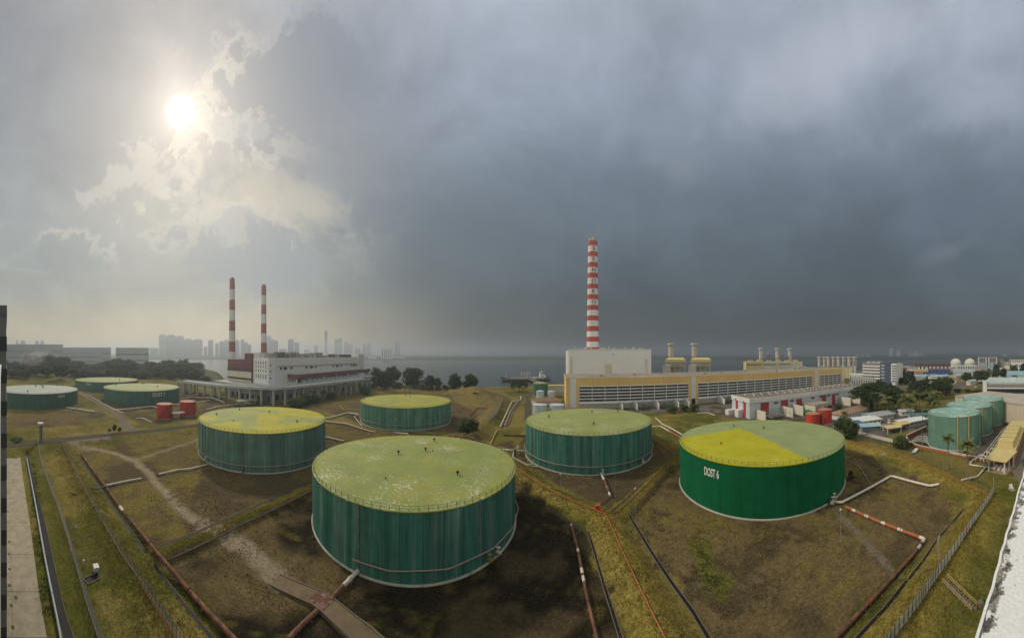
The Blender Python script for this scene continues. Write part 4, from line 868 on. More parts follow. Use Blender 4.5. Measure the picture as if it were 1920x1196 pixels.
def canopy(label, x, y, x2, y2, Ly, h, rh, rm, group, name='shelter'):
    a, b = G(x, y), G(x2, y2); rz, Lx = frame(a, b); t = thing(name, label, 'shelter', a, rz, group)
    for xx in (.2, Lx - .2):
        for yy in (.2, Ly - .2): P_(t, 'post', M_wall if rm is M_yr else M_steel, xx - .18, xx + .18, yy - .18, yy + .18, 0, h)
    MB().add([(-.6, -.6, h), (Lx + .6, -.6, h), (Lx + .6, Ly + .6, h), (-.6, Ly + .6, h), (-.6, Ly / 2, h + rh), (Lx + .6, Ly / 2, h + rh)], [(0, 3, 2, 1), (0, 1, 5, 4), (1, 2, 5), (2, 3, 4, 5), (3, 0, 4)]).build('roof', rm, t)
    return t, Lx
GC = 'open shelters'
canopy('rear of the two yellow roofed shelters among the site sheds', 1690, 807, 1706, 803, 8, 3.2, 1.0, M_yr, GC)
canopy('front of the two yellow roofed shelters among the site sheds', 1664, 814, 1690, 811, 7, 3.2, 1.0, M_yr, GC)
canopy('grey green roofed open shelter beside the elevated road columns', 447, 764, 484, 761, 9, 5.0, 1.0, mat('shelter_green', (.16, .19, .15), .7, .1, .5), GC)
canopy('small grey green canopy between the two dark red tanks', 324, 787, 346, 785, 5, 4.2, .6, mat('shelter_green', (.16, .19, .15), .7, .1, .5), GC)
# brown roofed store and jetty buildings left of the hall
hpx('store_building', 'low store with brown rusty roof between the pale tanks', 1008, 762, 1053, 759, 16, 3.8, .6, M_wallg, mat('rusty_roof', (.22, .13, .09), .9, .3, .15), mono=True)
P0 = A(1029, 360); jb = thing('jetty_shed', 'low yellowish shed by the water left of the yellow hall', 'building', P0, -.1); P_(jb, 'wall', M_wallg, 0, 20, 0, 10, 0, 8); P_(jb, 'roof', M_yr, -.5, 20, -.5, 10.5, 8, 8.8)
# ------------------------------------------------------------------ maroon and white power station on the left
ps0 = V((-218, 220, 0)); d1 = V((14, 143, 0)).normalized(); rzp = math.atan2(d1.y, d1.x)      # x runs away along the long facade, y to the left
ps = thing('power_station', 'white and maroon power station with roof plant behind an elevated road', 'building', ps0, rzp); Z0 = 0.0; PL = 158
P_(ps, 'main_wall', mat('station_white', (.74, .71, .64), .8, .06, .05, streak=.08), 9, PL, .2, 42, 0, 41.0)
P_(ps, 'tower', mat('station_tower', (.80, .80, .78), .8, .05, .05, streak=.06), 0, 9, 0, 25, 0, 41.2); P_(ps, 'tower_top', M_wall, .2, 9, 15, 24.8, 41.2, 46.5)
P_(ps, 'end_tower', M_wall, PL - 1, PL + 12, -1.5, 20, 0, 45)
P_(ps, 'maroon_block', M_maroon, -2, 30, 25.05, 38, 0, 46); P_(ps, 'maroon_block', M_maroon, -2.2, 40, 38.05, 72, 0, 39.2)
for z0, z1, m in ((26, 30, M_maroond), (19.5, 26, M_cream), (17.0, 19.5, M_maroond), (15, 17.0, M_cream)): P_(ps, 'cladding_band', m, -2.7, -2.25, 25.2, 72.2, z0, z1)
for q in range(5):
    for z, h in ((34.5, 3.2), (31, 2.2), (27, 2.2), (20, 4.5)): window(ps, 4.4 + q * 3.9, z, .95, h, -.01, 'x', fr=M_glass)
for q in range(7): window(ps, 2.6, 17.5 + q * 3.2, .9, 1.0, -.01, 'x', fr=M_glass)
for x, z in ((3, 33), (3, 27), (3, 20)): window(ps, x, z, 1.4, 1.4, -.01, fr=M_glass)
P_(ps, 'ledge', M_wallg, 12, PL - 3, -.8, .15, 32.6, 33.2)
for x in (17, 22, 24, 32, 55, 62, 64.5, 71, 103, 110, 112.5, 120, 142, 147, 149.5, 154): window(ps, x, 29.0, 2.6, 2.4, .19, fr=M_glass)
rr = random.Random(11)
M_plant = mat('roof_plant', (.36, .33, .26), .85, .25, .2, rnd=.25); M_plantd = mat('roof_plant_dark', (.17, .15, .13), .85, .2, .2)
for q in range(26):
    x = 10 + q * 4.2 + rr.random() * 2; h = 1.6 + 2.6 * rr.random(); P_(ps, 'roof_plant_unit', M_plantd if q in (1, 2, 3, 4, 22, 23) else M_plant, x, x + 3 + 3 * rr.random(), 3 + 6 * rr.random(), 13 + 8 * rr.random(), 41.0, 41.0 + h + (2 if q < 18 else 0))
P_(ps, 'roof_house', M_plant, 1, 8.6, 2, 8, 41.2, 44.6); P_(ps, 'roof_house', M_maroond, 122, 150, 6, 14, 41.0, 44.5)
# canopy building in front
c0 = V((-202.3, 246.6, 0)); cr = V((-200, 408, 0)); rzc, CL = frame(c0, cr)
cn = thing('canopy_building', 'long low building with maroon fascia in front of the white power station', 'building', c0, rzc)
P_(cn, 'wall', M_wall, .6, CL, 1.5, 16, 13, 19.6); P_(cn, 'fascia', M_maroon, -.8, CL + .6, -.6, 17, 19.6, 24.0); P_(cn, 'roof', mat('canopy_roof', (.40, .36, .32), .9, .15, .1), -.2, CL, .2, 16.4, 24.0, 24.25)
for q in range(17): P_(cn, 'pilaster', M_maroond, 8 + q * 9, 8.8 + q * 9, 1.1, 1.45, 15.5, 19.55)
for q in range(16):
    if q % 3 != 1: P_(cn, 'window_strip', M_glass, 9.6 + q * 9, 16 + q * 9, 1.3, 1.48, 18.2, 19.4)
P_(cn, 'doorway', M_black, 2.0, 6.5, 1.3, 1.45, 15.5, 19.5)
for q in range(6): P_(cn, 'end_louvre', M_glass, .45, .58, 3 + q * 2, 4 + q * 2, 15.8, 19.2)
# elevated road on columns
vc, vr, vl = V((-189, 197, 0)), V((-174, 345, 0)), V((-305, 172, 0)); deck = 15.4
vd = thing('elevated_road', 'pale concrete elevated road on columns round the power station corner', 'viaduct', vc)
M_deck = mat('deck_concrete', (.44, .45, .42), .85, .12, .15, streak=.1)
path = [vl + V((0, 0, deck)) - vc, vl.lerp(vc, .55) + V((2, -5, deck)) - vc, vl.lerp(vc, .92) + V((0, 1, deck)) - vc, vc.lerp(vr, .03) + V((-3, 0, deck)) - vc, vc.lerp(vr, .10) + V((0, 0, deck)) - vc, vr + V((0, 0, deck)) - vc]
MB().ribbon(path, 15, -1.5, -.3).build('deck', M_deck, vd)
sm = path
def offs(P, w):
    o = []
    for k, p in enumerate(P):
        a = P[max(k - 1, 0)]; b = P[min(k + 1, len(P) - 1)]; t = V((b.x - a.x, b.y - a.y, 0)).normalized(); o.append(p + V((-t.y, t.x, 0)) * w)
    return o
for s in (-7.3, 7.3): MB().ribbon(offs(sm, s), .5, -.28, .8).build('parapet', M_deck, vd)
def column(p, par=vd, w=1.5):
    m = MB().obox((p.x, p.y, 0), w, w, deck - 3.0, .2); m.add([(p.x - w * .5, p.y - w * .5, deck - 3), (p.x + w * .5, p.y - w * .5, deck - 3), (p.x + w * .5, p.y + w * .5, deck - 3), (p.x - w * .5, p.y + w * .5, deck - 3), (p.x - w * 1.6, p.y - w * .8, deck - 1.52), (p.x + w * 1.6, p.y - w * .8, deck - 1.52), (p.x + w * 1.6, p.y + w * .8, deck - 1.52), (p.x - w * 1.6, p.y + w * .8, deck - 1.52)], [(0, 1, 5, 4), (1, 2, 6, 5), (2, 3, 7, 6), (3, 0, 4, 7), (4, 5, 6, 7)])
    m.build('column', M_deck, par)
flat = [V((p.x, p.y, 0)) for p in path]
outer = [V((p.x, p.y, 0)) for p in offs(path, -5.5)]; inner = [V((p.x, p.y, 0)) for p in offs(path, 5.5)]
def along(P, step):
    o = []; acc = 0
    for a, b in zip(P[:-1], P[1:]):
        L_ = (b - a).length; s = step - acc if acc else 0
        while s <= L_: o.append(a.lerp(b, s / L_)); s += step
        acc = (L_ - (s - step)) % step if L_ else acc
    return o
for p in along(outer, 11): column(p)
for p in along(inner, 16): column(p)
# undercroft rooms below the station podium
pod = thing('podium_undercroft', 'shadowed podium rooms under the elevated road of the power station', 'building', ps0, rzp)
P_(pod, 'wall', mat('podium_wall', (.27, .27, .24), .9, .2, .1), -14, PL + 20, -9, 60, 0, 13.2); P_(pod, 'podium_slab', M_deck, -18, PL + 24, -12, 76, 13.2, 14.6)
for q in range(20): P_(pod, 'bay_opening', M_black, -8 + q * 9, -3 + q * 9, -9.1, -9.02, 0, 4.5 + (q % 3))
for q in range(7): P_(pod, 'bay_opening', M_black, -14.1, -14.02, -5 + q * 9, 0 + q * 9, 0, 5)

# ------------------------------------------------------------------ gas turbine blocks, stacks and silos
def stack(t, x, y, z0, z1, r, cap=True, name='stack'):
    pr = [(r, z0), (r, z1 - (4.2 if cap else 0))] + ([(r * 1.15, z1 - 3.9), (r * 1.42, z1 - 2.4), (r * 1.42, z1 - 1.0), (r * 1.18, z1 - .6), (r * 1.15, z1), (r * .9, z1)] if cap else [(r, z1)])
    o = MB().lathe(pr, 24, (x, y, 0), caps=False).build(name, M_stack, t, True)
    MB().lathe([(r + .05, 0), (r + .9, .1), (r + .9, .5), (r + .05, .6)], 24, (x, y, z0 + (z1 - z0) * .22), caps=False).build('walkway', M_galv, o); return o
for i, (x0, x1, xs, lab) in enumerate(((1247, 1286, 1258, 'left yellow gas turbine block with capped stack beyond the hall roof'), (1295, 1333.5, 1301.8, 'right yellow gas turbine block with capped stack beyond the hall roof'))):
    dd = 440; p, q = A(x0, dd), A(x1, dd); rz_, Lx = frame(p, q); t = thing('gas_turbine_block', lab, 'building', p, rz_, 'yellow gas turbine blocks')
    z = lambda y: ZH(y, dd)
    P_(t, 'plant_house', M_yell, 0, Lx, 0, 22, z(680), z(674)); MB().add([(0, 0, z(674)), (Lx, 0, z(674)), (Lx, 22, z(674)), (0, 22, z(674)), (5, 5, z(670.5)), (Lx - 4, 5, z(670.5)), (Lx - 4, 17, z(670.5)), (5, 17, z(670.5))], [(0, 1, 5, 4), (1, 2, 6, 5), (2, 3, 7, 6), (3, 0, 4, 7), (4, 5, 6, 7)]).build('roof', M_yell, t)
    P_(t, 'blue_band', M_bluestr, -.15, Lx + .1, -.15, 22, z(681.3), z(680)); P_(t, 'lower_house', mat('gt_pale', (.52, .49, .40), .8, .1, .2), .1, Lx, .1, 22, z(687.5), z(681.3)); P_(t, 'louvre_strip', M_maroond, Lx * .3, Lx, -.1, .08, z(685.5), z(684.3))
    for k in range(7): window(t, Lx * (.36 + .095 * k), z(679), .8, 1.0, -.005)
    for k in range(5): P_(t, 'leg', M_stack, Lx * k / 4.3, Lx * k / 4.3 + 1, .5, 2, 0, z(687.6))
    P_(t, 'undercroft', M_wallg, 2, Lx - 6, 6, 20, 0, z(687.6)); P_(t, 'side_annex', M_stack, -3, 8, -5, 0, 0, z(684.5))
    stack(t, (xs - x0) / (x1 - x0) * Lx, 10, z(676), z(643), 3.9)
tb = thing('three_stack_plant', 'cream plant building carrying three grey stacks beyond the hall roof', 'building', A(1399, 560), frame(A(1399, 560), A(1505, 590))[0]); L3 = frame(A(1399, 560), A(1505, 590))[1]
zz = lambda y: ZH(y, 572)
P_(tb, 'wall', M_yell, 0, L3 * .28, 0, 26, 0, zz(678)); P_(tb, 'wall', M_cream, L3 * .281, L3, .3, 26, 0, zz(678.5)); P_(tb, 'window_band', M_glass, 1, L3 * .26, -.1, 0, zz(684.2), zz(682.6)); P_(tb, 'window_band', M_glass, L3 * .3, L3 * .52, .2, .29, zz(684.2), zz(682.6)); P_(tb, 'window_band', M_glass, L3 * .56, L3 * .78, .2, .29, zz(684), zz(682.6))
for k in range(6): P_(tb, 'roof_unit', M_yell, L3 * (.05 + .16 * k), L3 * (.13 + .16 * k), 5, 14, zz(678.5), zz(675.8 - (k % 2)))
for x in (1428.7, 1459.6, 1484): stack(tb, (x - 1399) / 106 * L3, 12, zz(678), zz(652.5), 3.8)
GQ = 'grey silo stacks'
xs8 = [1536, 1546, 1553, 1563.5, 1572, 1582.5, 1592, 1602.5]; wd = [3.0, 3.3, 3.0, 3.9, 3.0, 3.8, 3.3, 4.2]
ordn = ('first', 'second', 'third', 'fourth', 'fifth', 'sixth', 'seventh', 'eighth')
for i, x in enumerate(xs8):
    c = A(x, 610 + 14 * (i % 2)); t = thing('exhaust_stack', '%s grey exhaust stack from the left in the row of eight' % ordn[i], 'stack', c, 0, GQ); stack(t, 0, 0, 0, ZH(668.5 + (i % 2) * .5, 610), wd[i], True)
for i, (x0, x1, yt, m, lab) in enumerate(((1532, 1570, 688.5, M_ochre, 'low ochre plant building under the left silo stacks'), (1570, 1602, 688.5, M_yell, 'low yellow plant building under the right silo stacks'), (1500, 1530, 689.5, M_cream, 'low cream plant building left of the silo stacks'))):
    p, q = A(x0, 585), A(x1, 585); rz_, Lx = frame(p, q); t = thing('plant_building', lab, 'building', p, rz_); P_(t, 'wall', m, 0, Lx, 0, 18, 0, ZH(yt, 585)); P_(t, 'roof', M_roofg, -.4, Lx + .4, -.4, 18.4, ZH(yt, 585), ZH(yt, 585) + .8); P_(t, 'roof_unit', m, Lx * .2, Lx * .4, 4, 10, ZH(yt, 585) + .8, ZH(yt - 2, 585))
# ------------------------------------------------------------------ town on the right
def block(name, label, x0, x1, d, y0, m, depth=20, rm=None, yb=None, rows=0, cols=0, group=None, d2=None, gable=False, band=None, cat='building'):
    p, q = A(x0, d), A(x1, d2 or d); rz_, Lx = frame(p, q); t = thing(name, label, cat, p, rz_, group); zt = ZH(y0, d)
    P_(t, 'wall', m, 0, Lx, 0, depth, 0, zt)
    if gable: MB().add([(-.6, -.6, zt), (Lx + .6, -.6, zt), (Lx + .6, depth + .6, zt), (-.6, depth + .6, zt), (-.6, depth / 2, zt + depth * .16), (Lx + .6, depth / 2, zt + depth * .16)], [(0, 3, 2, 1), (0, 1, 5, 4), (1, 2, 5), (2, 3, 4, 5), (3, 0, 4)]).build('roof', rm or M_gr, t)
    else: P_(t, 'roof', rm or M_roofg, -.4, Lx + .4, -.4, depth + .4, zt, zt + .8)
    for r in range(rows):
        z = zt * (r + .45) / rows
        if band: P_(t, 'window_band', band, .8, Lx - .8, -.14, -.0, z, z + zt / rows * .36)
        else:
            for c in range(cols): window(t, Lx * (c + .5) / cols, z, Lx / cols * .55, zt / rows * .45, -.005)
    return t, Lx, zt
ob, Lx, zt = block('office_block', 'white six storey office block with dark blue stair tower', 1617.5, 1651, 470, 681, M_wall, 26, None, rows=7, band=M_glass, d2=455)
P_(ob, 'stair_tower', mat('dark_blue_cladding', (.075, .095, .145), .6, .1, .2), Lx + .05, Lx + 17, -2, 24, 0, zt + 1.5)
for r in range(7): P_(ob, 'tower_window', M_louv, Lx + 2, Lx + 7.5, -2.2, -2.02, zt * (r + .3) / 7, zt * (r + .3) / 7 + 1.0)
P_(ob, 'side_wing', M_wall, Lx + 17.05, Lx + 25, -1, 24, 5, zt); P_(ob, 'side_wing_base', M_wall, Lx + 18.5, Lx + 24, -.5, 20, 0, 5)
for r in range(7): P_(ob, 'wing_window', M_glass, Lx + 19, Lx + 24.9, -1.15, -1.02, 5.8 + (zt - 6) * r / 7, 5.8 + (zt - 6) * r / 7 + 1.4)
for k in range(3): P_(ob, 'roof_unit', M_wallg, 4 + k * 9, 9 + k * 9, 6, 14, zt + .8, zt + 2.6)
sb, L2, z2 = block('silo_tower', 'slim white tower with two dark vertical slots beside the office block', 1595, 1604, 480, 686, M_wall, 8)
for k in (.3, .62): P_(sb, 'slot', M_glass, L2 * k - .4, L2 * k + .5, -.12, -.0, 6, z2 - 1)
block('workshop_block', 'low grey roofed workshop in front of the white office block', 1596, 1640, 400, 711, M_wallg, 22, M_gr, rows=1, cols=10); block('workshop_block', 'long pale shed left of the office block behind the big rain tree', 1593, 1618, 420, 703, M_cream, 20, M_wr, rows=1, cols=6)
bb, Lx, zt = block('blue_warehouse', 'bright blue warehouse below the white domes', 1740, 1782, 640, 692.5, mat('bright_blue', (.025, .09, .36), .6, .1, .1), 34, mat('red_brown_roof', (.26, .10, .07), .8, .15, .2), rows=1, cols=6)
bt, Lx, zt = block('terrace_building', 'white building with dark brown roof and square openings behind the blue warehouse', 1716, 1781, 760, 686.5, M_wall, 26, None, rows=0); P_(bt, 'upper_roof', mat('dark_brown_roof', (.13, .06, .045), .8, .2, .1), -2, Lx + 2, -2, 28, zt + .8, zt + 5.5)
for k in range(9): P_(bt, 'opening', M_glass, Lx * (k + .2) / 9, Lx * (k + .62) / 9, -.2, -.05, zt * .35, zt * .95)
block('yellow_building', 'pale yellow low building left of the blue warehouse', 1711, 1740, 600, 694, M_yell, 20, M_yr, rows=1, cols=6); block('white_depot', 'white depot with flat roof left of the dome tanks', 1701, 1722, 690, 689, M_wall, 24, rows=2, cols=5)
block('teal_warehouse', 'warehouse with wide teal roof in front of the blue warehouse', 1716, 1757, 520, 710, M_wallg, 44, M_tr, gable=True, rows=0); block('brick_depot', 'small brick coloured depot beyond the office block trees', 1684, 1704, 700, 688, M_bred, 18, M_wr, rows=1, cols=4)
block('grey_warehouse', 'long grey gabled warehouse below the dome tanks', 1787, 1826, 640, 698, M_wallg, 40, M_gr, gable=True); block('grey_warehouse', 'brownish gabled hall right of the long grey warehouse', 1828, 1851, 680, 693, M_cream, 44, mat('taupe_roof', (.22, .20, .18), .8, .15, .2), gable=True); block('pale_blue_shed', 'pale blue flat roofed shed just below the dome tanks', 1796, 1832, 760, 686, M_lb, 24, M_wr, rows=1, cols=8)
for i, x in enumerate((1792, 1818.5)):
    c = A(x, 860); r = 15.0; t = thing('dome_tank', ('left' if i == 0 else 'right') + ' of the two white domed gas tanks on the horizon', 'storage tank', c, 0, 'white domed tanks'); zt = ZH(672, 860); m = mat('dome_white', (.66, .63, .56), .7, .08, .1, streak=.05)
    MB().lathe([(r, 0), (r, zt - r)], 40, caps=False).build('shell', m, t, True); MB().lathe([(r * math.cos(k / 12 * math.pi / 2), zt - r + r * math.sin(k / 12 * math.pi / 2)) for k in range(13)], 40, caps=False).build('dome', m, t, True); MB().lathe([(r + .1, 0), (r + .5, .1), (r + .5, .8), (r + .1, .9)], 40, (0, 0, zt - r), caps=False).build('girder', M_stack, t)
for i, (x0, x1) in enumerate(((1833.6, 1850), (1853, 1869.6))):
    t, Lx, zt = block('tower_block', ('left' if i == 0 else 'right') + ' of the twin grey tower blocks with light blue panels', x0, x1, 820, 670.5, mat('tower_grey', (.35, .33, .31), .8, .1, .1), 16, M_wallg, group='twin tower blocks'); P_(t, 'blue_panel', mat('light_blue_panel', (.25, .42, .50), .7, .1, .1), Lx * .15, Lx * .85, -.4, -.0, 4, zt * .5)
    for k in range(2): P_(t, 'side_fin', M_wall, Lx * (.02 + .9 * k), Lx * (.09 + .9 * k), -.8, 0, 0, zt)
    for k in range(4): P_(t, 'roof_slot', M_glass, Lx * (.2 + .17 * k), Lx * (.29 + .17 * k), -.3, 0, zt * .66, zt * .95)
block('tower_block', 'plain taupe block right of the twin tower blocks', 1872, 1882, 840, 674.5, mat('taupe_wall', (.28, .25, .22), .8, .1, .1), 14, rows=4, cols=3); block('terrace_building', 'white stepped building near the right edge on the horizon', 1893, 1920, 700, 674.5, M_wall, 20, rows=3, cols=8); block('terrace_building', 'small cream block beside the white stepped building', 1883, 1893, 690, 679, M_cream, 16, rows=2, cols=3)
for i, (x, d, lab) in enumerate(((1860, 560, 'house with red tiled roof among the trees right of the grey hall'), (1876, 600, 'second red tiled house farther right among the trees'), (1705, 560, 'house with red roof left of the yellow building'))):
    p = A(x, d); house('bungalow', lab, p, -1.0, 24, 12, 7, 3.5, M_wall, mat('red_tiles', (.33, .12, .07), .85, .15, .3), wins=6, wz=3, group='red tiled houses')
block('blue_roof_shed', 'low shed with wide light blue roof at the right edge', 1888, 1935, 420, 704, M_wallg, 34, mat('light_blue_roof', (.22, .36, .42), .6, .12, .2), gable=True); block('brick_depot', 'low brick and white building at the right edge below the blue roof', 1880, 1935, 360, 715, M_bred, 12, M_wr, rows=1, cols=6)
rr = random.Random(77); RM = (M_wr, M_gr, M_tr, mat('red_tiles', (.33, .12, .07), .85, .15, .3), mat('taupe_roof', (.22, .20, .18), .8, .15, .2), M_br, M_pt); WM = (M_wall, M_cream, M_wallg, M_yell); spots = []
for k in range(24): spots.append((1690 + 235 * (k + rr.random()) / 24, rr.choice((470, 540, 610, 700, 820, 930)) + rr.uniform(-30, 30), rr.uniform(12, 34), rr.uniform(5, 11), rr.choice(RM), rr.choice(WM), rr.uniform(-1.2, -.2)))
for k, (x, d, Lx, h, rm, wm, rz_) in enumerate(sorted(spots, key=lambda q: q[0])): house('small_warehouse', '%s small gabled building from the left scattered in the right-hand district' % ORD[k], A(x, d), rz_, Lx, Lx * .5, h, 2.4, wm, rm, over=.6, wins=max(2, int(Lx // 6)), wz=h * .45, group='small buildings of the right-hand district')
# white modern building, cream shed and brick wall behind the sage tanks
md, Lx, zt = block('factory_building', 'modern white factory with grey strip windows at the right edge', 1846, 1960, 290, 718, M_wall, 60, mat('pale_green_roof', (.46, .55, .52), .7, .12, .1, rust=((.55, .58, .58), .05, .55)))
P_(md, 'corner_column', M_wall, -1.5, 2.5, -1.8, -.0, 0, zt + 2.5); P_(md, 'upper_louvre', mat('grey_louvre', (.23, .21, .21), .7, .15, .4), 2.6, Lx, -.9, -.05, zt - 4.2, zt - .8); P_(md, 'white_band', M_wall, 2.6, Lx, -1.3, -.0, zt - 5.2, zt - 4.25); P_(md, 'window_strip', M_glass, 2.6, Lx, -.4, 0, zt - 9.5, zt - 5.25); P_(md, 'sill_band', mat('lilac_band', (.42, .41, .48), .7, .1, .2), 2.6, Lx, -1.1, 0, zt - 12, zt - 9.55); P_(md, 'white_band', M_wall, 2.6, Lx, -1.3, -.0, zt - 12.8, zt - 12.05)
P_(md, 'roof_unit', M_lb, 24, 29, 12, 16, zt + .8, zt + 4.5); P_(md, 'roof_unit', M_wallg, 4, 8, 3, 7, zt + .8, zt + 3)
cs, Lx, zt = block('cream_shed', 'cream walled warehouse with flat roof behind the sage green tanks', 1791, 1960, 236, 744, mat('cream_block', (.55, .48, .36), .85, .12, .1, streak=.15), 40, mat('shed_roof', (.42, .38, .31), .9, .2, .08), d2=190)
for k in range(6): P_(cs, 'vent_grille', M_wallg, 20 + k * 14, 24 + k * 14, -.1, -.0, 6.2, 7.0)
def brick_wall(label, pts, h, name='brick_wall'):
    P = [G(a, b) for a, b in pts]; t = thing(name, label, 'wall', P[0]); Q = [p - P[0] for p in P]; MB().ribbon(Q, .45, 0, h).build('brickwork', mat('brick', (.33, .12, .065), .9, .2, 1.2), t); MB().ribbon(Q, .6, h + .002, h + .18).build('coping', M_pipew, t); return t
brick_wall('orange brick wall below the cream warehouse', [(1868, 792), (1900, 789), (1935, 787)], 4.5); brick_wall('low orange brick bund wall curving in front of the sage green tanks', [(1700, 824), (1704, 832), (1722, 840), (1745, 845), (1790, 854), (1847, 866)], 1.3); brick_wall('sloping orange brick wall beside the yellow shelters', [(1700, 824), (1716, 816), (1737, 806)], 2.2)
# brick pump house with yellow coolers and the open pavilion
pa, pb = G(1900, 872), G(1921, 815); rz_, Lx = frame(pa, pb); ph = thing('pump_house', 'low brick pump house with yellow cooler boxes on its roof', 'building', pa, rz_); W_ = 8.5
P_(ph, 'wall', mat('brick', (.33, .12, .065), .9, .2, 1.2), 0, Lx + 14, 0, W_, 0, 4.2); P_(ph, 'roof', M_yr, -.4, Lx + 14.4, -.4, W_ + .4, 4.2, 4.55)
for k in range(5):
    x = 7 + k * 7.4
    if x < Lx + 8:
        for j in range(2): o = P_(ph, 'cooler_box', M_yell, x + j * 2.7, x + 2.5 + j * 2.7, 1.2, W_ - 1, 4.55, 7.4); P_(ph, 'cooler_lid', M_yr, x + j * 2.7 - .1, x + 2.6 + j * 2.7, 1.0, W_ - .8, 7.4, 7.6)
for k in range(6): window(ph, 4 + k * 5.5, 1.6, 1.4, 1.2, -.01)
a, b = G(1852, 883), G(1884, 889); rz_, Lx = frame(a, b); pv = thing('pump_pavilion', 'open pavilion with yellow roof and white columns over white pumps', 'shelter', a, rz_)
for x in (.3, Lx - .3):
    for y in (.3, 4.5, 8.7): MB().tube([(x, y, 0), (x, y, 4.6)], .28, 10).build('column', M_wall, pv, True)
MB().add([(-1, -1, 4.6), (Lx + 1, -1, 4.6), (Lx + 1, 10, 5.6), (-1, 10, 5.6), (-1, -1, 4.95), (Lx + 1, -1, 4.95), (Lx + 1, 10, 5.95), (-1, 10, 5.95)], [(0, 3, 2, 1), (4, 5, 6, 7), (0, 1, 5, 4), (1, 2, 6, 5), (2, 3, 7, 6), (3, 0, 4, 7)]).build('roof', M_yr, pv); P_(pv, 'floor', M_conc, -.6, Lx + .6, -.6, 9.6, -.2, .15)
for k in range(3):
    x = Lx * (.25 + .25 * k); MB().tube([(x, 2, .7), (x, 4.6, .7)], .45, 10).tube([(x, 3.2, .7), (x, 3.2, 1.7), (x + .7, 3.2, 1.7)], .2, 8).box(x - .6, x + .6, 1.9, 4.8, .16, .35).build('pump', M_pipew, pv, True)
# ------------------------------------------------------------------ factories beyond the woodland on the left
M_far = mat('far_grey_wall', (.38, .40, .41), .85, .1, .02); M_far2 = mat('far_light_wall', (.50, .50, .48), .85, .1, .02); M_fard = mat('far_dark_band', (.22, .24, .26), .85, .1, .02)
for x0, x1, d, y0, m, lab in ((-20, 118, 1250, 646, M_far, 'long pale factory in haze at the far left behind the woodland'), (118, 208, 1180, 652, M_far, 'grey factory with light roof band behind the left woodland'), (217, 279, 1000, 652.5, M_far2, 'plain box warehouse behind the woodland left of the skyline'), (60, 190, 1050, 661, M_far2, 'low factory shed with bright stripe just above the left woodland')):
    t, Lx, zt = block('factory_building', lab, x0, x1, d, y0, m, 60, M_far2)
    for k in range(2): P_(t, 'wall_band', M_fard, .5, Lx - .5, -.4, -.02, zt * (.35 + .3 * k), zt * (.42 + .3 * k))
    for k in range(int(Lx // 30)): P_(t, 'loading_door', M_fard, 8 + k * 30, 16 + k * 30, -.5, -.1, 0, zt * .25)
# ------------------------------------------------------------------ skyline across the water
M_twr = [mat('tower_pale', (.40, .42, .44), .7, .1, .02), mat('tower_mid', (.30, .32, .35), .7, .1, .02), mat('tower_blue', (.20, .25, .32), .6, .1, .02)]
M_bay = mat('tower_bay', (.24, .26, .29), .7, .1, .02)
SKY = [(298, 312, 627, 0), (312, 330, 627.5, 0), (330, 345, 629.5, 0), (345, 361, 635, 1), (361, 380, 636, 0), (390, 400, 637, 1), (403.5, 410, 643, 0), (411, 420, 639.5, 1), (420, 430, 637, 0), (440, 449, 637, 2), (451, 458, 636, 1), (458, 465, 641, 0), (465, 471, 645, 1), (280, 297, 652, 0), (382, 389, 650, 1),
       (500, 509, 630, 2), (509, 515, 636, 1), (515, 521.5, 638, 2), (540, 551, 635.5, 2), (552, 561, 641.5, 2), (589, 596, 647, 1), (608.5, 614, 620, 2), (627, 634, 636, 2), (634, 642, 633.5, 1), (645, 653, 642, 2), (653, 661, 646, 1), (680, 687, 646, 2), (688, 695, 643, 1), (740, 750, 641, 2), (570, 580, 655, 1), (665, 676, 654, 1), (523, 538, 654, 0),
       (30, 34, 638, 0), (38, 48, 638.5, 0), (66, 73, 639, 0), (76, 83, 638.5, 0),
       (1196, 1203, 645, 1), (1205, 1219, 646, 1), (1470, 1482, 661, 1), (1603, 1612, 664, 1), (1614, 1622, 663, 1), (1624, 1632, 664, 1), (1667, 1675, 653, 0), (1680, 1688.5, 657, 0), (1703, 1712, 660, 1), (1713, 1721, 658, 1), (1722, 1731, 662, 1), (1911, 1914.5, 653, 2), (1915.5, 1920, 657, 2), (1880, 1888, 664, 1)]
def side(x): return 'left of the first striped chimney' if x < 430 else 'between the striped chimneys' if x < 490 else 'right of the striped chimneys' if x < 700 else 'near the white hotel' if x < 800 else 'beyond the grey stacks' if x < 1640 else 'on the right horizon'
rr = random.Random(5)
SL_ = {298: 'left third of the widest hazy slab block on the skyline', 312: 'middle third of the widest hazy slab block on the skyline', 330: 'right third of the widest hazy slab block on the skyline', 608.5: 'tall slender spired tower, highest on the hazy skyline'}
SIDE_N = {}
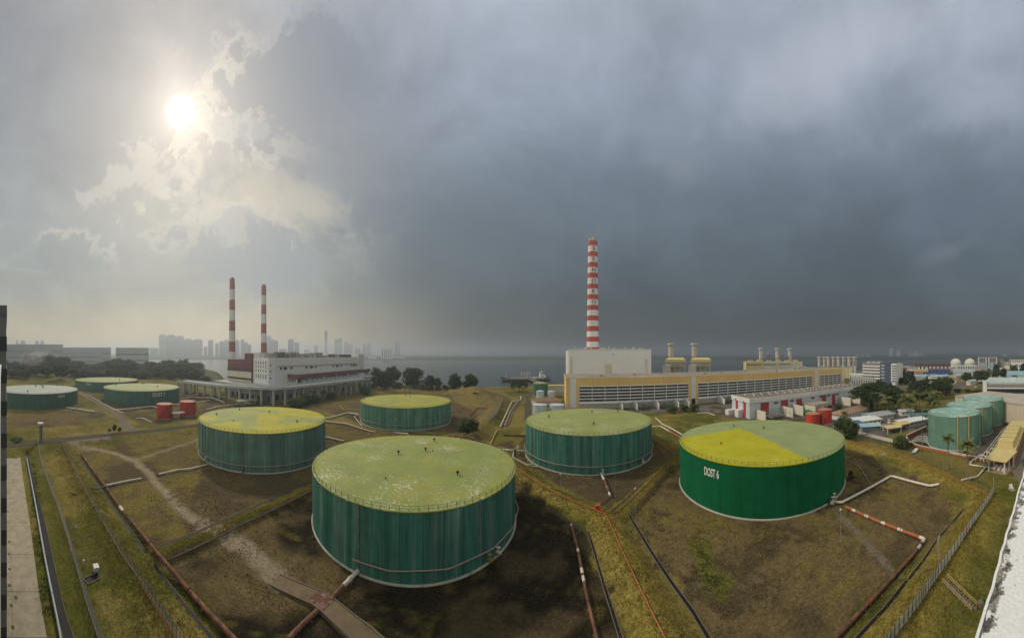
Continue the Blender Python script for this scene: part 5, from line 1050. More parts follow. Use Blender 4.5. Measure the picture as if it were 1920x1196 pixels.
for x0, x1, yt, mi in sorted(SKY):
    sd_ = side(x0); SIDE_N[sd_] = SIDE_N.get(sd_, -1) + 1
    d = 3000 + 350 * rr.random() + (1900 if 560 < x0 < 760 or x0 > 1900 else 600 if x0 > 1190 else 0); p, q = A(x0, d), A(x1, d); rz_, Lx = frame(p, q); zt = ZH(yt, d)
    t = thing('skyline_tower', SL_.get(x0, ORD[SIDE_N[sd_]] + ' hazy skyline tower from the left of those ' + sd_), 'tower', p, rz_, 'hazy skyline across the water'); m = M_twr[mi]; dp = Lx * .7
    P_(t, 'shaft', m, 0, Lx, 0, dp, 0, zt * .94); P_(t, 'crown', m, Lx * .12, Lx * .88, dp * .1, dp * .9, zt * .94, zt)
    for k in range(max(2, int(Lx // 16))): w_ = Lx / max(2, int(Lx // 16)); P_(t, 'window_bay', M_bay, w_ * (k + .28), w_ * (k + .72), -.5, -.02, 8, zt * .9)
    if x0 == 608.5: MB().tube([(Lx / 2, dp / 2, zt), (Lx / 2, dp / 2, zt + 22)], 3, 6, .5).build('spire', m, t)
ht, Lx, zt = block('hotel_block', 'white hotel slab with vertical ribs on the far shore', 714, 736, 2640, 653.5, mat('hotel_white', (.85, .85, .82), .7, .05, .05), 40)
for k in range(5): P_(ht, 'recess', M_fard, Lx * (.1 + .18 * k), Lx * (.17 + .18 * k), -.8, -.02, 8, zt * .9)
hw, Lx, zt = block('hotel_wing', 'low white wing right of the white hotel on the far shore', 736, 759, 2640, 665, mat('hotel_white', (.85, .85, .82), .7, .05, .05), 30, rows=2, band=M_fard); block('shore_building', 'small white building on the far shore left of the hotel', 691, 706, 2630, 668.5, mat('hotel_white', (.85, .85, .82), .7, .05, .05), 20)
# ------------------------------------------------------------------ coastal tanker and jetty
sx0, sx1 = A(940, 560), A(1029, 575); rz_, SLn = frame(sx0, sx1); sh_ = thing('coastal_tanker', 'small dark hulled coastal tanker moored at the jetty with white bridge aft', 'ship', V((sx0.x, sx0.y, -3)), rz_)
hull = MB(); st = [(0, .3, 6.6), (.06, 3.5, 5.8), (.16, 6.2, 4.6), (.3, 7, 4.2), (.8, 7, 4.2), (.94, 6.5, 5.0), (1, 5.2, 5.2)]; vs = []; fs = []
for u, b, z in st: vs += [(u * SLn + (2 if u == 0 else 0), -b * .8, -1), (u * SLn - (1.5 if u == 0 else 0), -b, z), (u * SLn - (1.5 if u == 0 else 0), b, z), (u * SLn + (2 if u == 0 else 0), b * .8, -1)]
for k in range(len(st) - 1):
    o = k * 4
    for j in range(4): j2 = (j + 1) % 4; fs.append((o + j, o + 4 + j, o + 4 + j2, o + j2))
fs += [(0, 1, 2, 3), (len(vs) - 1, len(vs) - 2, len(vs) - 3, len(vs) - 4)]; hull.add(vs, fs).build('hull', mat('hull_dark', (.03, .035, .045), .6, .2, .2), sh_)
P_(sh_, 'deck', mat('deck_red', (.18, .10, .08), .8, .2, .3), SLn * .17, SLn * .8, -5.5, 5.5, 4.2, 4.5)
br_ = P_(sh_, 'bridge', M_wall, SLn * .80, SLn * .93, -5, 5, 4.5, 10); P_(sh_, 'wheelhouse', M_wall, SLn * .81, SLn * .88, -4, 4, 10, 15); P_(sh_, 'wheelhouse_window', M_glass, SLn * .808, SLn * .885, -4.1, -4.01, 12.6, 14); P_(sh_, 'funnel', M_bluestr, SLn * .93, SLn * .96, -1.5, 1.5, 6, 12)
MB().tube([(SLn * .84, 0, 15), (SLn * .84, 0, 23)], .45, 6, .2).box(SLn * .84 - 2, SLn * .84 + 2, -.2, .2, 19, 19.5).build('mast', M_wall, sh_); MB().tube([(SLn * .1, 0, 5), (SLn * .1, 0, 16)], .5, 6, .3).build('foremast', M_wall, sh_)
for k in range(4): MB().tube([(SLn * .18, -2 + k * 1.3, 5.4), (SLn * .78, -2 + k * 1.3, 5.4)], .35, 6).build('deck_pipe', M_pipew, sh_)
for k in (.42, .5, .55): MB().tube([(SLn * k, 0, 4.5), (SLn * k, 0, 15 - 8 * abs(k - .5))], .4, 6, .25).build('derrick_post', M_pipew, sh_)
jt = thing('tanker_jetty', 'concrete jetty with loading arms in front of the moored tanker', 'jetty', V((sx0.x, sx0.y - 14, -3)), rz_)
P_(jt, 'deck', M_concd, -2, SLn * 1.02, -4, 6, 3.0, 4.0)
for k in range(12):
    for y in (-3, 5): P_(jt, 'pile', M_concd, 2 + k * 8, 3 + k * 8, y - .5, y + .5, -5, 3)
P_(jt, 'approach', M_concd, SLn * .55, SLn * .65, -90, -4.05, 3.0, 4.0)
for k in (.42, .47, .53, .58): MB().tube([(SLn * k, 2, 4), (SLn * k, 2, 13), (SLn * k + 1, 8, 16), (SLn * k + 1, 14, 11)], .3, 6).build('loading_arm', M_pipew, jt)
P_(jt, 'control_hut', M_wall, SLn * .66, SLn * .72, -3, 2, 4, 7.5)
# ------------------------------------------------------------------ own building: parapet underfoot and the wing at the left edge
def peel_mat():
    m = bpy.data.materials.new('peeling_white_paint'); m.use_nodes = True; t = NT(m.node_tree); b = t.n['Principled BSDF']; P = t.node('ShaderNodeNewGeometry').outputs['Position']
    edge = t.node('ShaderNodeAttribute', attribute_name='edge').outputs['Fac']
    n = t.noise(P, 11, 8, .68); n2 = t.noise(P, 60, 6, .65); n3 = t.noise(t.vm('ADD', P, (7, 3, 1)), 24, 5, .6)
    c = t.mix(t.ss(n2, .3, .7), (.70, .70, .69), (.84, .84, .83)); mould = t.mix(t.ss(t.m('ADD', t.m('MULTIPLY', n2, .4), t.m('MULTIPLY', t.noise(t.vm('ADD', P, (2, 9, 4)), 9, 4, .6), .6)), .42, .60), (.06, .056, .048), (.36, .34, .28))
    f = t.ss(t.m('ADD', t.m('ADD', t.m('MULTIPLY', n, 1.3), t.m('MULTIPLY', edge, .55)), t.m('MULTIPLY', t.m('SUBTRACT', n2, .5), .25)), .90, .96); c = t.mix(f, c, mould)
    f = t.ss(n3, .70, .715); c = t.mix(f, c, t.mix(t.ss(n2, .4, .6), (.20, .14, .11), (.34, .26, .22)))
    f = t.ss(edge, 1.05, 1.2); c = t.mix(f, c, (.80, .80, .79))
    t.put(b.inputs['Base Color'], c); b.inputs['Roughness'].default_value = .8
    bn = t.node('ShaderNodeBump'); bn.inputs['Strength'].default_value = .5; bn.inputs['Distance'].default_value = .01; t.put(bn.inputs['Height'], t.m('ADD', n2, t.m('MULTIPLY', n, 1.5))); t.l.new(bn.outputs[0], b.inputs['Normal']); return m
ow = thing('office_tower', 'grey office building we stand on with white peeling parapet cap at lower right', 'building', (0, -20, 0))
zc = 44.0; PP = [(-30, -1.98), (-14, -.96), (-1.1, -.10), (-.45, .10), (.3, .225), (1.1, .092), (2.69, -.19), (8, -1.13), (40, -6.8)]
PQ = dense(PP, .08); PQ = [p for p in PQ if abs(p.x) < 14] ; PQ = [V((-30, -1.98, 0))] + PQ + [V((40, -6.8, 0))]
rows = [(0.006, -.10, 1.3), (0, 0.0, 1.3), (-.012, .003, 1.2), (-.02, .0, .62), (-.05, 0, .50), (-.075, 0, .25), (-.11, 0, .05), (-.5, -.002, .0), (-.9, -.005, .0), (-1.5, -.01, .0), (-2.2, -.02, .0), (-2.2, -.6, .0)]
vs = []; ed = []; nn = len(PQ)
for k, p in enumerate(PQ):
    a = PQ[max(k - 1, 0)]; b = PQ[min(k + 1, nn - 1)]; tt = (b - a).normalized(); nr = V((-tt.y, tt.x, 0))
    j = .0025 * (math.sin(p.x * 37) + math.sin(p.x * 91 + 1) + .6 * math.sin(p.x * 173))
    for o, z, e in rows: q = p + nr * (o + (j if o > -.06 else 0)); vs.append((q.x, q.y + 20, zc + z)); ed.append(e)
nr_ = len(rows); fs = [(k * nr_ + j, (k + 1) * nr_ + j, (k + 1) * nr_ + j + 1, k * nr_ + j + 1) for k in range(nn - 1) for j in range(nr_ - 1)]
m = MB(); m.add(vs, fs); me = m.mesh('parapet_cap'); at = me.attributes.new('edge', 'FLOAT', 'POINT'); at.data.foreach_set('value', ed); me.materials.append(peel_mat()); link('parapet_cap', me, ow, True)
MB().prism([(p[0], p[1] + 20 - .06) for p in PP] + [(40, 0), (-30, 0)], 0, zc - .62).build('wall', M_wallg, ow)
M_wwin = mat('wing_window', (.055, .065, .065), .4, .2, .3)
wg = thing('office_wing', 'grey office wing with dark window rows at the left edge of the photo', 'building', (-61.45, -3.13, 0), .0525); ZW = ZH(576, 41.5)
P_(wg, 'wall', mat('wing_grey', (.22, .22, .205), .8, .1, .3, streak=.1), 0, 20, -20, 0, 0, ZW)
for k in range(11): zt = ZW - 3.9 - k * 4.3; P_(wg, 'window_band', M_wwin, 20, 20.12, -20, -.02, zt - 1.9, zt); P_(wg, 'window_band', M_glass, 0, 19.9, -.0, .08, zt - 1.9, zt)
P_(wg, 'roof_edge', mat('fascia_dark', (.16, .16, .16), .7, .1, .3), -.15, 20.14, -20.2, .1, ZW - 1.1, ZW + .25)
# ------------------------------------------------------------------ vegetation
def leaf_mat(name, c1, c2, c3, sc=.5):
    m = bpy.data.materials.new(name); m.use_nodes = True; t = NT(m.node_tree); b = t.n['Principled BSDF']; out = t.n['Material Output']
    P = t.node('ShaderNodeNewGeometry').outputs['Position']; oi = t.node('ShaderNodeObjectInfo').outputs['Random']
    c = t.mix(t.ss(t.noise(P, sc, 4, .6), .35, .65), c1, c2); c = t.mix(t.m('MULTIPLY', t.ss(t.noise(P, sc * 5, 3, .6), .55, .75), .6), c, c3)
    c = t.mix(1.0, c, t.ramp(oi, [(0, .8), (1, 1.2)]), 'MULTIPLY'); t.put(b.inputs['Base Color'], c); b.inputs['Roughness'].default_value = .65; b.inputs['Specular IOR Level'].default_value = .2
    tr = t.node('ShaderNodeBsdfTranslucent'); t.put(tr.inputs[0], c); mx = t.node('ShaderNodeMixShader'); mx.inputs[0].default_value = .22; t.l.new(b.outputs[0], mx.inputs[1]); t.l.new(tr.outputs[0], mx.inputs[2]); t.l.new(mx.outputs[0], out.inputs[0])
    return m
L_dark = leaf_mat('leaf_dark', (.030, .052, .018), (.058, .088, .028), (.10, .12, .04)); L_mid = leaf_mat('leaf_mid', (.050, .078, .023), (.085, .115, .034), (.14, .155, .05)); L_yel = leaf_mat('leaf_yellowish', (.075, .105, .018), (.13, .15, .03), (.19, .18, .05)); L_palm = leaf_mat('leaf_palm', (.10, .125, .035), (.17, .185, .06), (.28, .25, .10)); L_dry = leaf_mat('leaf_dry', (.07, .07, .03), (.11, .10, .045), (.16, .13, .06))
M_bark = mat('bark', (.13, .105, .08), .9, .3, 1.0); M_palmb = mat('palm_trunk', (.20, .175, .14), .9, .25, 1.5)
def crown_mesh(kind, seed, ncl=60, nl=55, ls=.055):
    r = np.random.default_rng(seed); C_ = []
    while len(C_) < ncl:                     # clump centres in a unit crown (radius 1, height 1)
        p = r.uniform(-1, 1, 3)
        if kind == 'round': q = np.array((p[0], p[1], p[2])); n = np.linalg.norm(q * (1, 1, 1.05)); ok = .45 < n < .95 - .1 * r.random() and p[2] > -.85; s = .17 + .13 * r.random()
        elif kind == 'umbrella':
            rad = math.hypot(p[0], p[1]); k = r.integers(0, 4); z = .75 - .55 * rad ** 2 - .22 * k * r.random(); q = np.array((p[0], p[1], z)); ok = rad < .93 and (rad > .2 or k == 0); s = .10 + .09 * r.random()
        else: q = np.array((p[0], p[1], p[2])); n = np.linalg.norm(q); ok = .3 < n < .85 and p[2] > -.7; s = .24 + .12 * r.random()
        if ok: C_.append((q, s))
    vs = []; fs = []
    for q, s in C_:
        flat = .45 if kind == 'umbrella' else .75
        d = r.normal(size=(nl, 3)); d /= np.linalg.norm(d, axis=1)[:, None]; rad = s * r.uniform(.45, 1.08, nl) ** .6; pos = q + d * rad[:, None] * (1, 1, flat)
        for j in range(nl):
            nrm = d[j] * .7 + r.normal(size=3) * .55 + (0, 0, .35); nrm /= np.linalg.norm(nrm); a = np.cross(nrm, r.normal(size=3)); a /= np.linalg.norm(a) + 1e-9; b = np.cross(nrm, a); l = ls * r.uniform(.7, 1.5); w_ = l * r.uniform(.45, .8); o = len(vs)
            vs += [tuple(pos[j] - a * l), tuple(pos[j] + b * w_), tuple(pos[j] + a * l), tuple(pos[j] - b * w_)]; fs.append((o, o + 1, o + 2, o + 3))
    me = bpy.data.meshes.new('crown'); me.from_pydata(vs, [], fs); me.update(); return me, C_
def trunk_mesh(C_, kind, seed, tb=-1.0):     # in the crown's unit space, from the ground up to a few clumps
    r = random.Random(seed); m = MB(); fork = (r.uniform(-.05, .05), r.uniform(-.05, .05), -.45 if kind != 'umbrella' else -.15)
    m.tube([(0, 0, tb), (fork[0] * .5, fork[1] * .5, (tb + fork[2]) / 2), fork], .065, 7, .045)
    for q, s in r.sample(C_, min(9, len(C_))): mid_ = ((q[0] + fork[0]) * .45, (q[1] + fork[1]) * .45, (q[2] * .6 + fork[2] * .4)); m.tube([fork, mid_, tuple(q)], .032, 5, .008)
    return m.mesh('trunk')
CR = {}
for kind, n, ncl, nl, ls in (('round', 4, 95, 70, .052), ('umbrella', 2, 190, 60, .026), ('bush', 3, 26, 80, .075)):
    for k in range(n): me, C_ = crown_mesh(kind, 10 * k + len(kind), ncl, nl, ls); CR.setdefault(kind, []).append((me, trunk_mesh(C_, kind, k, -1.6 if kind == 'round' else -1.4 if kind == 'umbrella' else -1.0)))
TCOUNT = [0]; CMATS = {}
def tree(label, p, R, Hc, kind='round', lm=L_mid, trunk=.35, name='tree', group=None, cat='tree'):
    """p ground point, R crown radius, Hc full height; the crown takes the top part of the height"""
    k = TCOUNT[0]; TCOUNT[0] += 1; me, tm = CR[kind][k % len(CR[kind])]; key = (me.name, lm.name)
    if key not in CMATS: m2 = me.copy(); m2.materials.clear(); m2.materials.append(lm); t2 = tm.copy(); t2.materials.clear(); t2.materials.append(M_bark); CMATS[key] = (m2, t2)
    m2, t2 = CMATS[key]; t = thing(name, label, cat, p, (k * 2.4) % 6.28, group)
    th = Hc * trunk; ch = Hc - th
    if kind == 'umbrella': hz_ = ch / 1.0; zc_ = Hc - hz_ * .78; sz = hz_
    else: sz = ch / 1.9; zc_ = Hc - sz
    c = link('crown', m2, t, False, (0, 0, zc_)); c.scale = (R, R * (.9 + .2 * ((k * 7) % 10) / 10), sz)
    tl = {'round': 1.6, 'umbrella': 1.4, 'bush': 1.0}[kind]; o = link('trunk', t2, t, True, (0, 0, zc_)); o.scale = (min(R, 7) , min(R, 7), zc_ / tl); return t
def tpx(label, x0, x1, ytop, ybase, kind='round', lm=L_mid, d=None, **k):
    xc = (x0 + x1) / 2; p = GG(xc, ybase) if d is None else A(xc, d); p = V((p.x, p.y, gz(p.x, p.y))); dd = math.hypot(p.x, p.y); return tree(label, V((p.x, p.y, p.z - .1)), (x1 - x0) / 2 / F * dd, ZH(ytop, dd) - p.z, kind, lm, **k)
# palm
def palm_meshes(seed, nf=18, L_=1.0):
    r = random.Random(seed); m = MB()
    for k in range(nf):
        a = 2.4 * k + r.uniform(-.2, .2); el = r.uniform(-.15, 1.15); ln = L_ * r.uniform(.85, 1.1); prev = None; P = []
        for j in range(9):
            s = j / 8; h = math.sin(el) * ln * s - .75 * ln * s * s * (1.05 - .5 * math.sin(el)); rr_ = math.cos(el * .8) * ln * s; P.append(V((rr_ * math.cos(a), rr_ * math.sin(a), h)))
        m.tube(P, .014, 4, .004); sd = V((-math.sin(a), math.cos(a), 0))
        for j in range(1, 9):
            for f in (0, .5):
                q = P[j] if f == 0 or j == 8 else P[j].lerp(P[j + 1], .5); tl = (P[j] - P[j - 1]).normalized(); wl_ = .26 * ln * math.sin(math.pi * min(.97, (j + f) / 8 * .86 + .12))
                for sg in (-1, 1):
                    tip = q + sd * sg * wl_ * .8 + tl * wl_ * .5 + V((0, 0, -wl_ * r.uniform(.25, .75))); w_ = tl * .05; m.add([q - w_, q + w_, tip + w_ * .3, tip - w_ * .3], [(0, 1, 2, 3)])
    me = m.mesh('crown'); me.materials.append(L_palm); t = MB().tube([(0, 0, 0), (.012, .0, .33), (.02, .008, .66), (.0, .0, 1.0)], .03, 8, .017); mt = t.mesh('trunk'); mt.materials.append(M_palmb); return me, mt
PM = [palm_meshes(s, nf) for s, nf in ((1, 18), (2, 22), (3, 16))]
def palm(label, p, H_, fl, group=None, k=None):
    k = TCOUNT[0] if k is None else k; TCOUNT[0] += 1; me, mt = PM[k % 3]; t = thing('palm_tree', label, 'palm tree', V((p.x, p.y, gz(p.x, p.y))), k * 1.3, group)
    o = link('trunk', mt, t, True); o.scale = (max(H_, 6) * .8, max(H_, 6) * .8, H_); c = link('crown', me, t, False, (0, 0, H_ - .1)); c.scale = (fl, fl, fl); return t
rr = random.Random(21)
oy = [(0, 670), (12, 668), (33, 678), (60, 664), (92, 665), (118, 664), (140, 675), (173, 683), (198, 670), (218, 669), (246, 670), (266, 678), (320, 670), (346, 668), (366, 673), (380, 684)]
ox = [a for a, b in oy]; oyy = [b for a, b in oy]
for row, (dm, dy, n) in enumerate(((620, .5, 19), (540, 8, 19), (468, 17, 17))):
    for k in range(n):
        x = 4 + (372 - 4) * (k + .5 * row) / (n - .5) + rr.uniform(-5, 5); d = dm + rr.uniform(-35, 35); p = A(x, d); g = gz(p.x, p.y); top = ZH(float(np.interp(x, ox, oyy)) + dy + rr.uniform(-1, 4), d); tree('%s leafy tree from the left in the %s row of the hazy wood' % (ORD[k], ('back', 'middle', 'front')[row]), V((p.x, p.y, g - .2)), rr.uniform(14, 20) * d / 600, max(13, top - g), 'round', L_dark if rr.random() < .6 else L_mid, trunk=.14, group='wood behind the far-left tanks')
GT_ = 'trees round the central tanks'
tpx('dark round topped tree on a bare trunk behind the yellowish roofed tank', 702, 733, 695, 735, lm=L_dark, d=385, trunk=.2, group=GT_)
tpx('broad tree farther back behind the bare trunked tree', 716, 752, 685, 722, lm=L_mid, d=440, trunk=.02, group=GT_); tpx('low wide tree at the end of the maroon canopy building', 694, 720, 688, 722, lm=L_mid, d=452, trunk=.02, group=GT_)
tpx('largest dark spreading tree standing against the water', 753, 797, 686, 722, lm=L_dark, d=430, trunk=.02, group=GT_); tpx('open leafy tree right of the largest spreading tree', 793, 817, 702, 731, lm=L_dark, d=400, trunk=.05, group=GT_)
tpx('round yellow green tree right of the open leafy tree', 812, 830, 707, 724, lm=L_yel, d=415, trunk=.02, group=GT_); tpx('clipped round bush nearest the yellowish roofed tank', 814, 830, 724.5, 738, 'bush', L_dark, d=352, trunk=.02, name='bush', cat='bush', group=GT_); tpx('smaller clipped round bush behind the nearest one', 827, 840, 721, 732, 'bush', L_dark, d=368, trunk=.02, name='bush', cat='bush', group=GT_)
tpx('left of the two dense round trees on the grassy mound', 840, 868, 699, 730, 'round', L_dark, d=372, trunk=.05, group=GT_); tpx('right of the two dense round trees on the grassy mound', 867, 896, 700, 731, 'round', L_dark, d=362, trunk=.05, group=GT_)
tpx('dense dark green tree behind the right shoulder of the largest tank', 854, 899, 782, 826, 'round', L_mid, d=172, trunk=.05, group=GT_); tpx('ivy clad stump tree below the grassy mound', 886, 903, 738, 760, 'bush', L_mid, d=300, trunk=.05, group=GT_); tpx('spreading tree by the water left of the domed green tank', 957, 990, 712, 738, 'umbrella', L_dark, d=372, trunk=.3, group=GT_)
for i, (x, yt, yb) in enumerate(((760.5, 716, 734), (769, 719, 738), (787, 717, 733))): p = G(x, yb, 2); palm(('left', 'middle', 'right')[i] + ' of the three small palms behind the yellowish roofed tank', p, (yb - yt) * .62 * math.hypot(p.x, p.y) / F, 3.4, 'small palms by the water')
for i, (x, d, r_, h_) in enumerate(((702, 415, 6, 7), (722, 405, 7, 8), (738, 400, 6, 9), (747, 412, 7, 8), (778, 405, 6, 6), (792, 395, 6, 8), (804, 385, 5, 6), (838, 392, 5, 5))): p = A(x, d); tree('%s undergrowth shrub from the left along the shore behind the tanks' % ORD[i], V((p.x, p.y, gz(p.x, p.y) - .1)), r_, h_, 'bush', (L_mid, L_dark, L_dry)[i % 3], trunk=.01, name='bush', cat='bush', group='shore undergrowth')
for i in range(15):
    x = 553 + i * 9.3 + rr.uniform(-2, 2); yb = np.interp(x, [550, 600, 650, 700], [760, 749, 741, 735]); d = F * CH / (yb - HZ) - 15; p = A(x, d); p.z = gz(p.x, p.y)
    if i in (3, 5, 6, 8, 9, 10, 11, 12, 13): palm('palm planted %s from the left along the foot of the elevated road' % ORD[i], p, rr.uniform(9, 13) + max(0, (i - 7)) * .6, 4.6, 'planting along the elevated road')
    else: tree('bushy tree planted %s from the left along the foot of the elevated road' % ORD[i], p, rr.uniform(5.5, 8), rr.uniform(8, 11), 'round', L_yel if i % 2 else L_mid, trunk=.02, group='planting along the elevated road')
tpx('big spreading rain tree behind the bungalow', 1592, 1697, 717, 772, 'umbrella', L_dark, d=252, trunk=.28, group='rain trees on the right'); tpx('second spreading rain tree behind the palm clump', 1697, 1787, 711, 748, 'umbrella', L_dark, d=320, trunk=.25, group='rain trees on the right')
tpx('round green tree in front of the big rain tree', 1613, 1641, 741, 772, 'bush', L_mid, d=240, trunk=.05); tpx('brownish tree crown at the right end of the rain trees', 1748, 1786, 705, 735, 'round', L_dry, d=345, trunk=.2)
for i in range(13):
    x = 1662 + i * 8.0 + rr.uniform(-3, 3); p = A(x, 240 + rr.uniform(-12, 14)); palm('%s coconut palm from the left in the clump before the rain trees' % ORD[i], p, rr.uniform(9.5, 13.5), rr.uniform(6.4, 7.6), 'coconut palm clump')
p = G(1778, 883); palm('left of the two lone palms in front of the sage green tanks', p, ZH(822, math.hypot(p.x, p.y)) , 3.6, 'lone palms', 0); p = G(1814, 901); palm('right of the two lone palms in front of the sage green tanks', p, ZH(834, math.hypot(p.x, p.y)), 4.2, 'lone palms', 1)
p = G(1543.5, 802); palm('lone palm in front of the bright red tanks', p, 9.0, 2.2, 'lone palms', 2); p = A(1584, 172); palm('palm top showing above the round tree by the bungalow', p, 12.5, 3.0, 'lone palms', 1)
tpx('dense round tree behind the right rim of the half yellow roof', 1562, 1606, 780, 828, 'round', L_mid, d=163, trunk=.04); tpx('tree with drooping leaves right of the dense round tree', 1594, 1612, 790, 822, 'round', L_yel, d=168, trunk=.15); tpx('rounded bush at the end of the white pipe run', 1671, 1708, 816, 846, 'bush', L_mid, d=148, trunk=.02, name='bush', cat='bush')
tpx('small round tree beside the access road at the left edge', 16, 46, 820, 838, 'bush', L_dark, d=154, trunk=.1); tpx('shrub at the foot of the bright dark green tank on its right', 1589, 1603, 882, 908, 'bush', L_mid, d=112, trunk=.02, name='bush', cat='bush')
TT = [(1684, 1700, 690, 505), (1697, 1714, 694, 500), (1706, 1718, 703, 470), (1800, 1824, 697, 470), (1822, 1858, 692, 480), (1858, 1875, 693, 520), (1873, 1889, 689, 540), (1861, 1874, 681, 640), (1893, 1911, 683, 560), (1895, 1909, 701, 420), (1911, 1928, 680, 540), (1776, 1788, 700, 520), (1770, 1790, 708, 420), (1846, 1862, 703, 430), (1786, 1806, 728, 372), (1805, 1824, 729, 366), (1822, 1843, 731, 356), (1880, 1893, 705, 400), (1755, 1772, 716, 400), (1720, 1742, 716, 400), (1730, 1748, 697, 560), (1640, 1662, 712, 430), (1870, 1886, 712, 370)]
rr2 = random.Random(31)
for k in range(26): x_ = 1688 + 232 * (k + rr2.random()) / 26; d_ = rr2.uniform(400, 900); TT2 = globals().setdefault('TT2', []); TT2.append((x_, d_, rr2.uniform(5, 9), rr2.uniform(8, 13)))
for k, (x_, d_, r_, h_) in enumerate(sorted(TT2)[:25]): p = A(x_, d_); tree('%s small distant tree from the left between the district roofs' % ORD[k], V((p.x, p.y, gz(p.x, p.y))), r_, h_, 'round', rr2.choice((L_dark, L_mid)), trunk=.15, group='distant trees between the district roofs')
for k, (x0, x1, yt, d) in enumerate(sorted(TT)): tpx('%s street tree from the left among the warehouses on the right' % ORD[k], x0, x1, yt, 0, 'round', rr.choice((L_dark, L_mid, L_mid)), d=d, trunk=.2, group='street trees among the warehouses')
for i, (x, yb, lab) in enumerate(((1262, 775, 'left banana clump at the foot of the yellow hall'), (1283, 772, 'middle banana clump at the foot of the yellow hall'), (1303, 771, 'right banana clump by the dark hall doorway'), (1553, 770, 'leafy shrub at the foot of the red and white workshop'), (1572, 769, 'leafy shrub beside the cream annex'))): p = G(x, yb); tree(lab, p, 4.2, 5.5, 'bush', L_yel if i < 3 else L_mid, trunk=.02, name='bush', cat='bush', group='shrubs by the halls')
for i, x in enumerate((206, 215, 224)): p = GG(x, 812); tree('slim roadside shrub %s by the access road junction' % ('on the left', 'in the middle', 'on the right')[i], p, 1.2, (2.5, 5, 3.4)[i], 'bush', L_dark, trunk=.15, name='bush', cat='bush')
# grass tufts and weeds: nobody could count them
def tufts(name, label, n, sampler, h0, h1, lm, blades=4, wd=.09, spread=.14):
    r = np.random.default_rng(5); pts = sampler(n, r); z = hz(pts[:, 0], pts[:, 1]); k = len(pts); vs = np.empty((k, blades, 3, 3)); a = r.uniform(0, 6.28, (k, blades)); h = r.uniform(h0, h1, (k, blades)); tilt = r.uniform(.1, .8, (k, blades)); sp = r.normal(0, spread, (k, blades, 2))
    bx = pts[:, 0][:, None] + sp[..., 0]; by = pts[:, 1][:, None] + sp[..., 1]; bz = z[:, None] - .03
    for j, sg in ((0, -1), (1, 1)): vs[:, :, j, 0] = bx - np.sin(a) * wd * sg; vs[:, :, j, 1] = by + np.cos(a) * wd * sg; vs[:, :, j, 2] = bz
    vs[:, :, 2, 0] = bx + np.cos(a) * h * tilt; vs[:, :, 2, 1] = by + np.sin(a) * h * tilt; vs[:, :, 2, 2] = bz + h
    me = bpy.data.meshes.new(name); N = k * blades * 3; me.vertices.add(N); me.vertices.foreach_set('co', vs.ravel()); me.loops.add(N); me.loops.foreach_set('vertex_index', np.arange(N)); me.polygons.add(N // 3); me.polygons.foreach_set('loop_start', np.arange(N // 3) * 3); me.update(calc_edges=True); me.materials.append(lm)
    tag(link(name, me), label, 'grass', kind='stuff')
TK = [(T.c.x, T.c.y, T.R + .6) for T in (T1, T2, T3, T4, T5)]
def clear(p):
    ok = np.ones(len(p), bool)
    for x, y, R in TK: ok &= np.hypot(p[:, 0] - x, p[:, 1] - y) > R
    return p[ok]
def on_bunds(n, r):
    o = []
    for pts, h, hw, run in [BUNDS[i] for i in (0, 1, 3, 4, 5, 7)]:
        P = np.array(pts); L_ = np.hypot(*(P[1:] - P[:-1]).T); m = int(n * L_.sum() / 520); s = r.choice(len(L_), m, p=L_ / L_.sum()); t = r.random(m)[:, None]; b = P[s] + (P[s + 1] - P[s]) * t; b = b + r.normal(0, (hw + run) * .55, (m, 2)); o.append(b)
    return clear(np.concatenate(o))
def in_yards(n, r):
    p = np.stack([r.uniform(-100, 125, n), r.uniform(38, 135, n)], 1); k = fbm(p[:, 0] + 90, p[:, 1] + 40, 7, 5) + .5 * fbm(p[:, 0], p[:, 1], 2.2, 3); return clear(p[k > .83])
def along_px(lines, w):
    def f(n, r):
        o = []
        for pts in lines:
            P = np.array(px(pts)); L_ = np.hypot(*(P[1:] - P[:-1]).T); m = int(n * L_.sum() / 150); s = r.choice(len(L_), m, p=L_ / L_.sum()); t = r.random(m)[:, None]; b = P[s] + (P[s + 1] - P[s]) * t + r.normal(0, w, (m, 2)); k = vnoise(b[:, 0] / 1.6, b[:, 1] / 1.6) > .38; o.append(b[k])
        return clear(np.concatenate(o))
    return f
L_grass = leaf_mat('leaf_grass', (.21, .18, .036), (.29, .225, .05), (.40, .30, .08), .2); L_weed = leaf_mat('leaf_weed', (.06, .085, .02), (.09, .12, .028), (.14, .15, .04), .4); L_scrub = leaf_mat('leaf_scrub', (.07, .058, .024), (.115, .09, .036), (.17, .13, .05), .3)
tufts('grass', 'short olive grass growing over the banks between the tank yards', 34000, on_bunds, .05, .18, L_grass)
tufts('grass', 'dry scrub scattered over the brown tank yards', 110000, in_yards, .05, .2, L_scrub)
tufts('weeds', 'rank green weeds growing along the rusty pipes and drains', 3600, along_px([[(300, 1075), (335, 1110), (385, 1165), (430, 1225)], [(250, 1000), (275, 1028)], [(1725, 1032), (1690, 1078), (1650, 1128), (1570, 1225)], [(1310, 1025), (1330, 1075), (1345, 1100)], [(560, 1150), (590, 1165)], [(690, 1150), (720, 1196)], [(60, 870), (72, 1000), (85, 1100), (98, 1190)]], .9), .08, .30, L_weed, 4, .09)

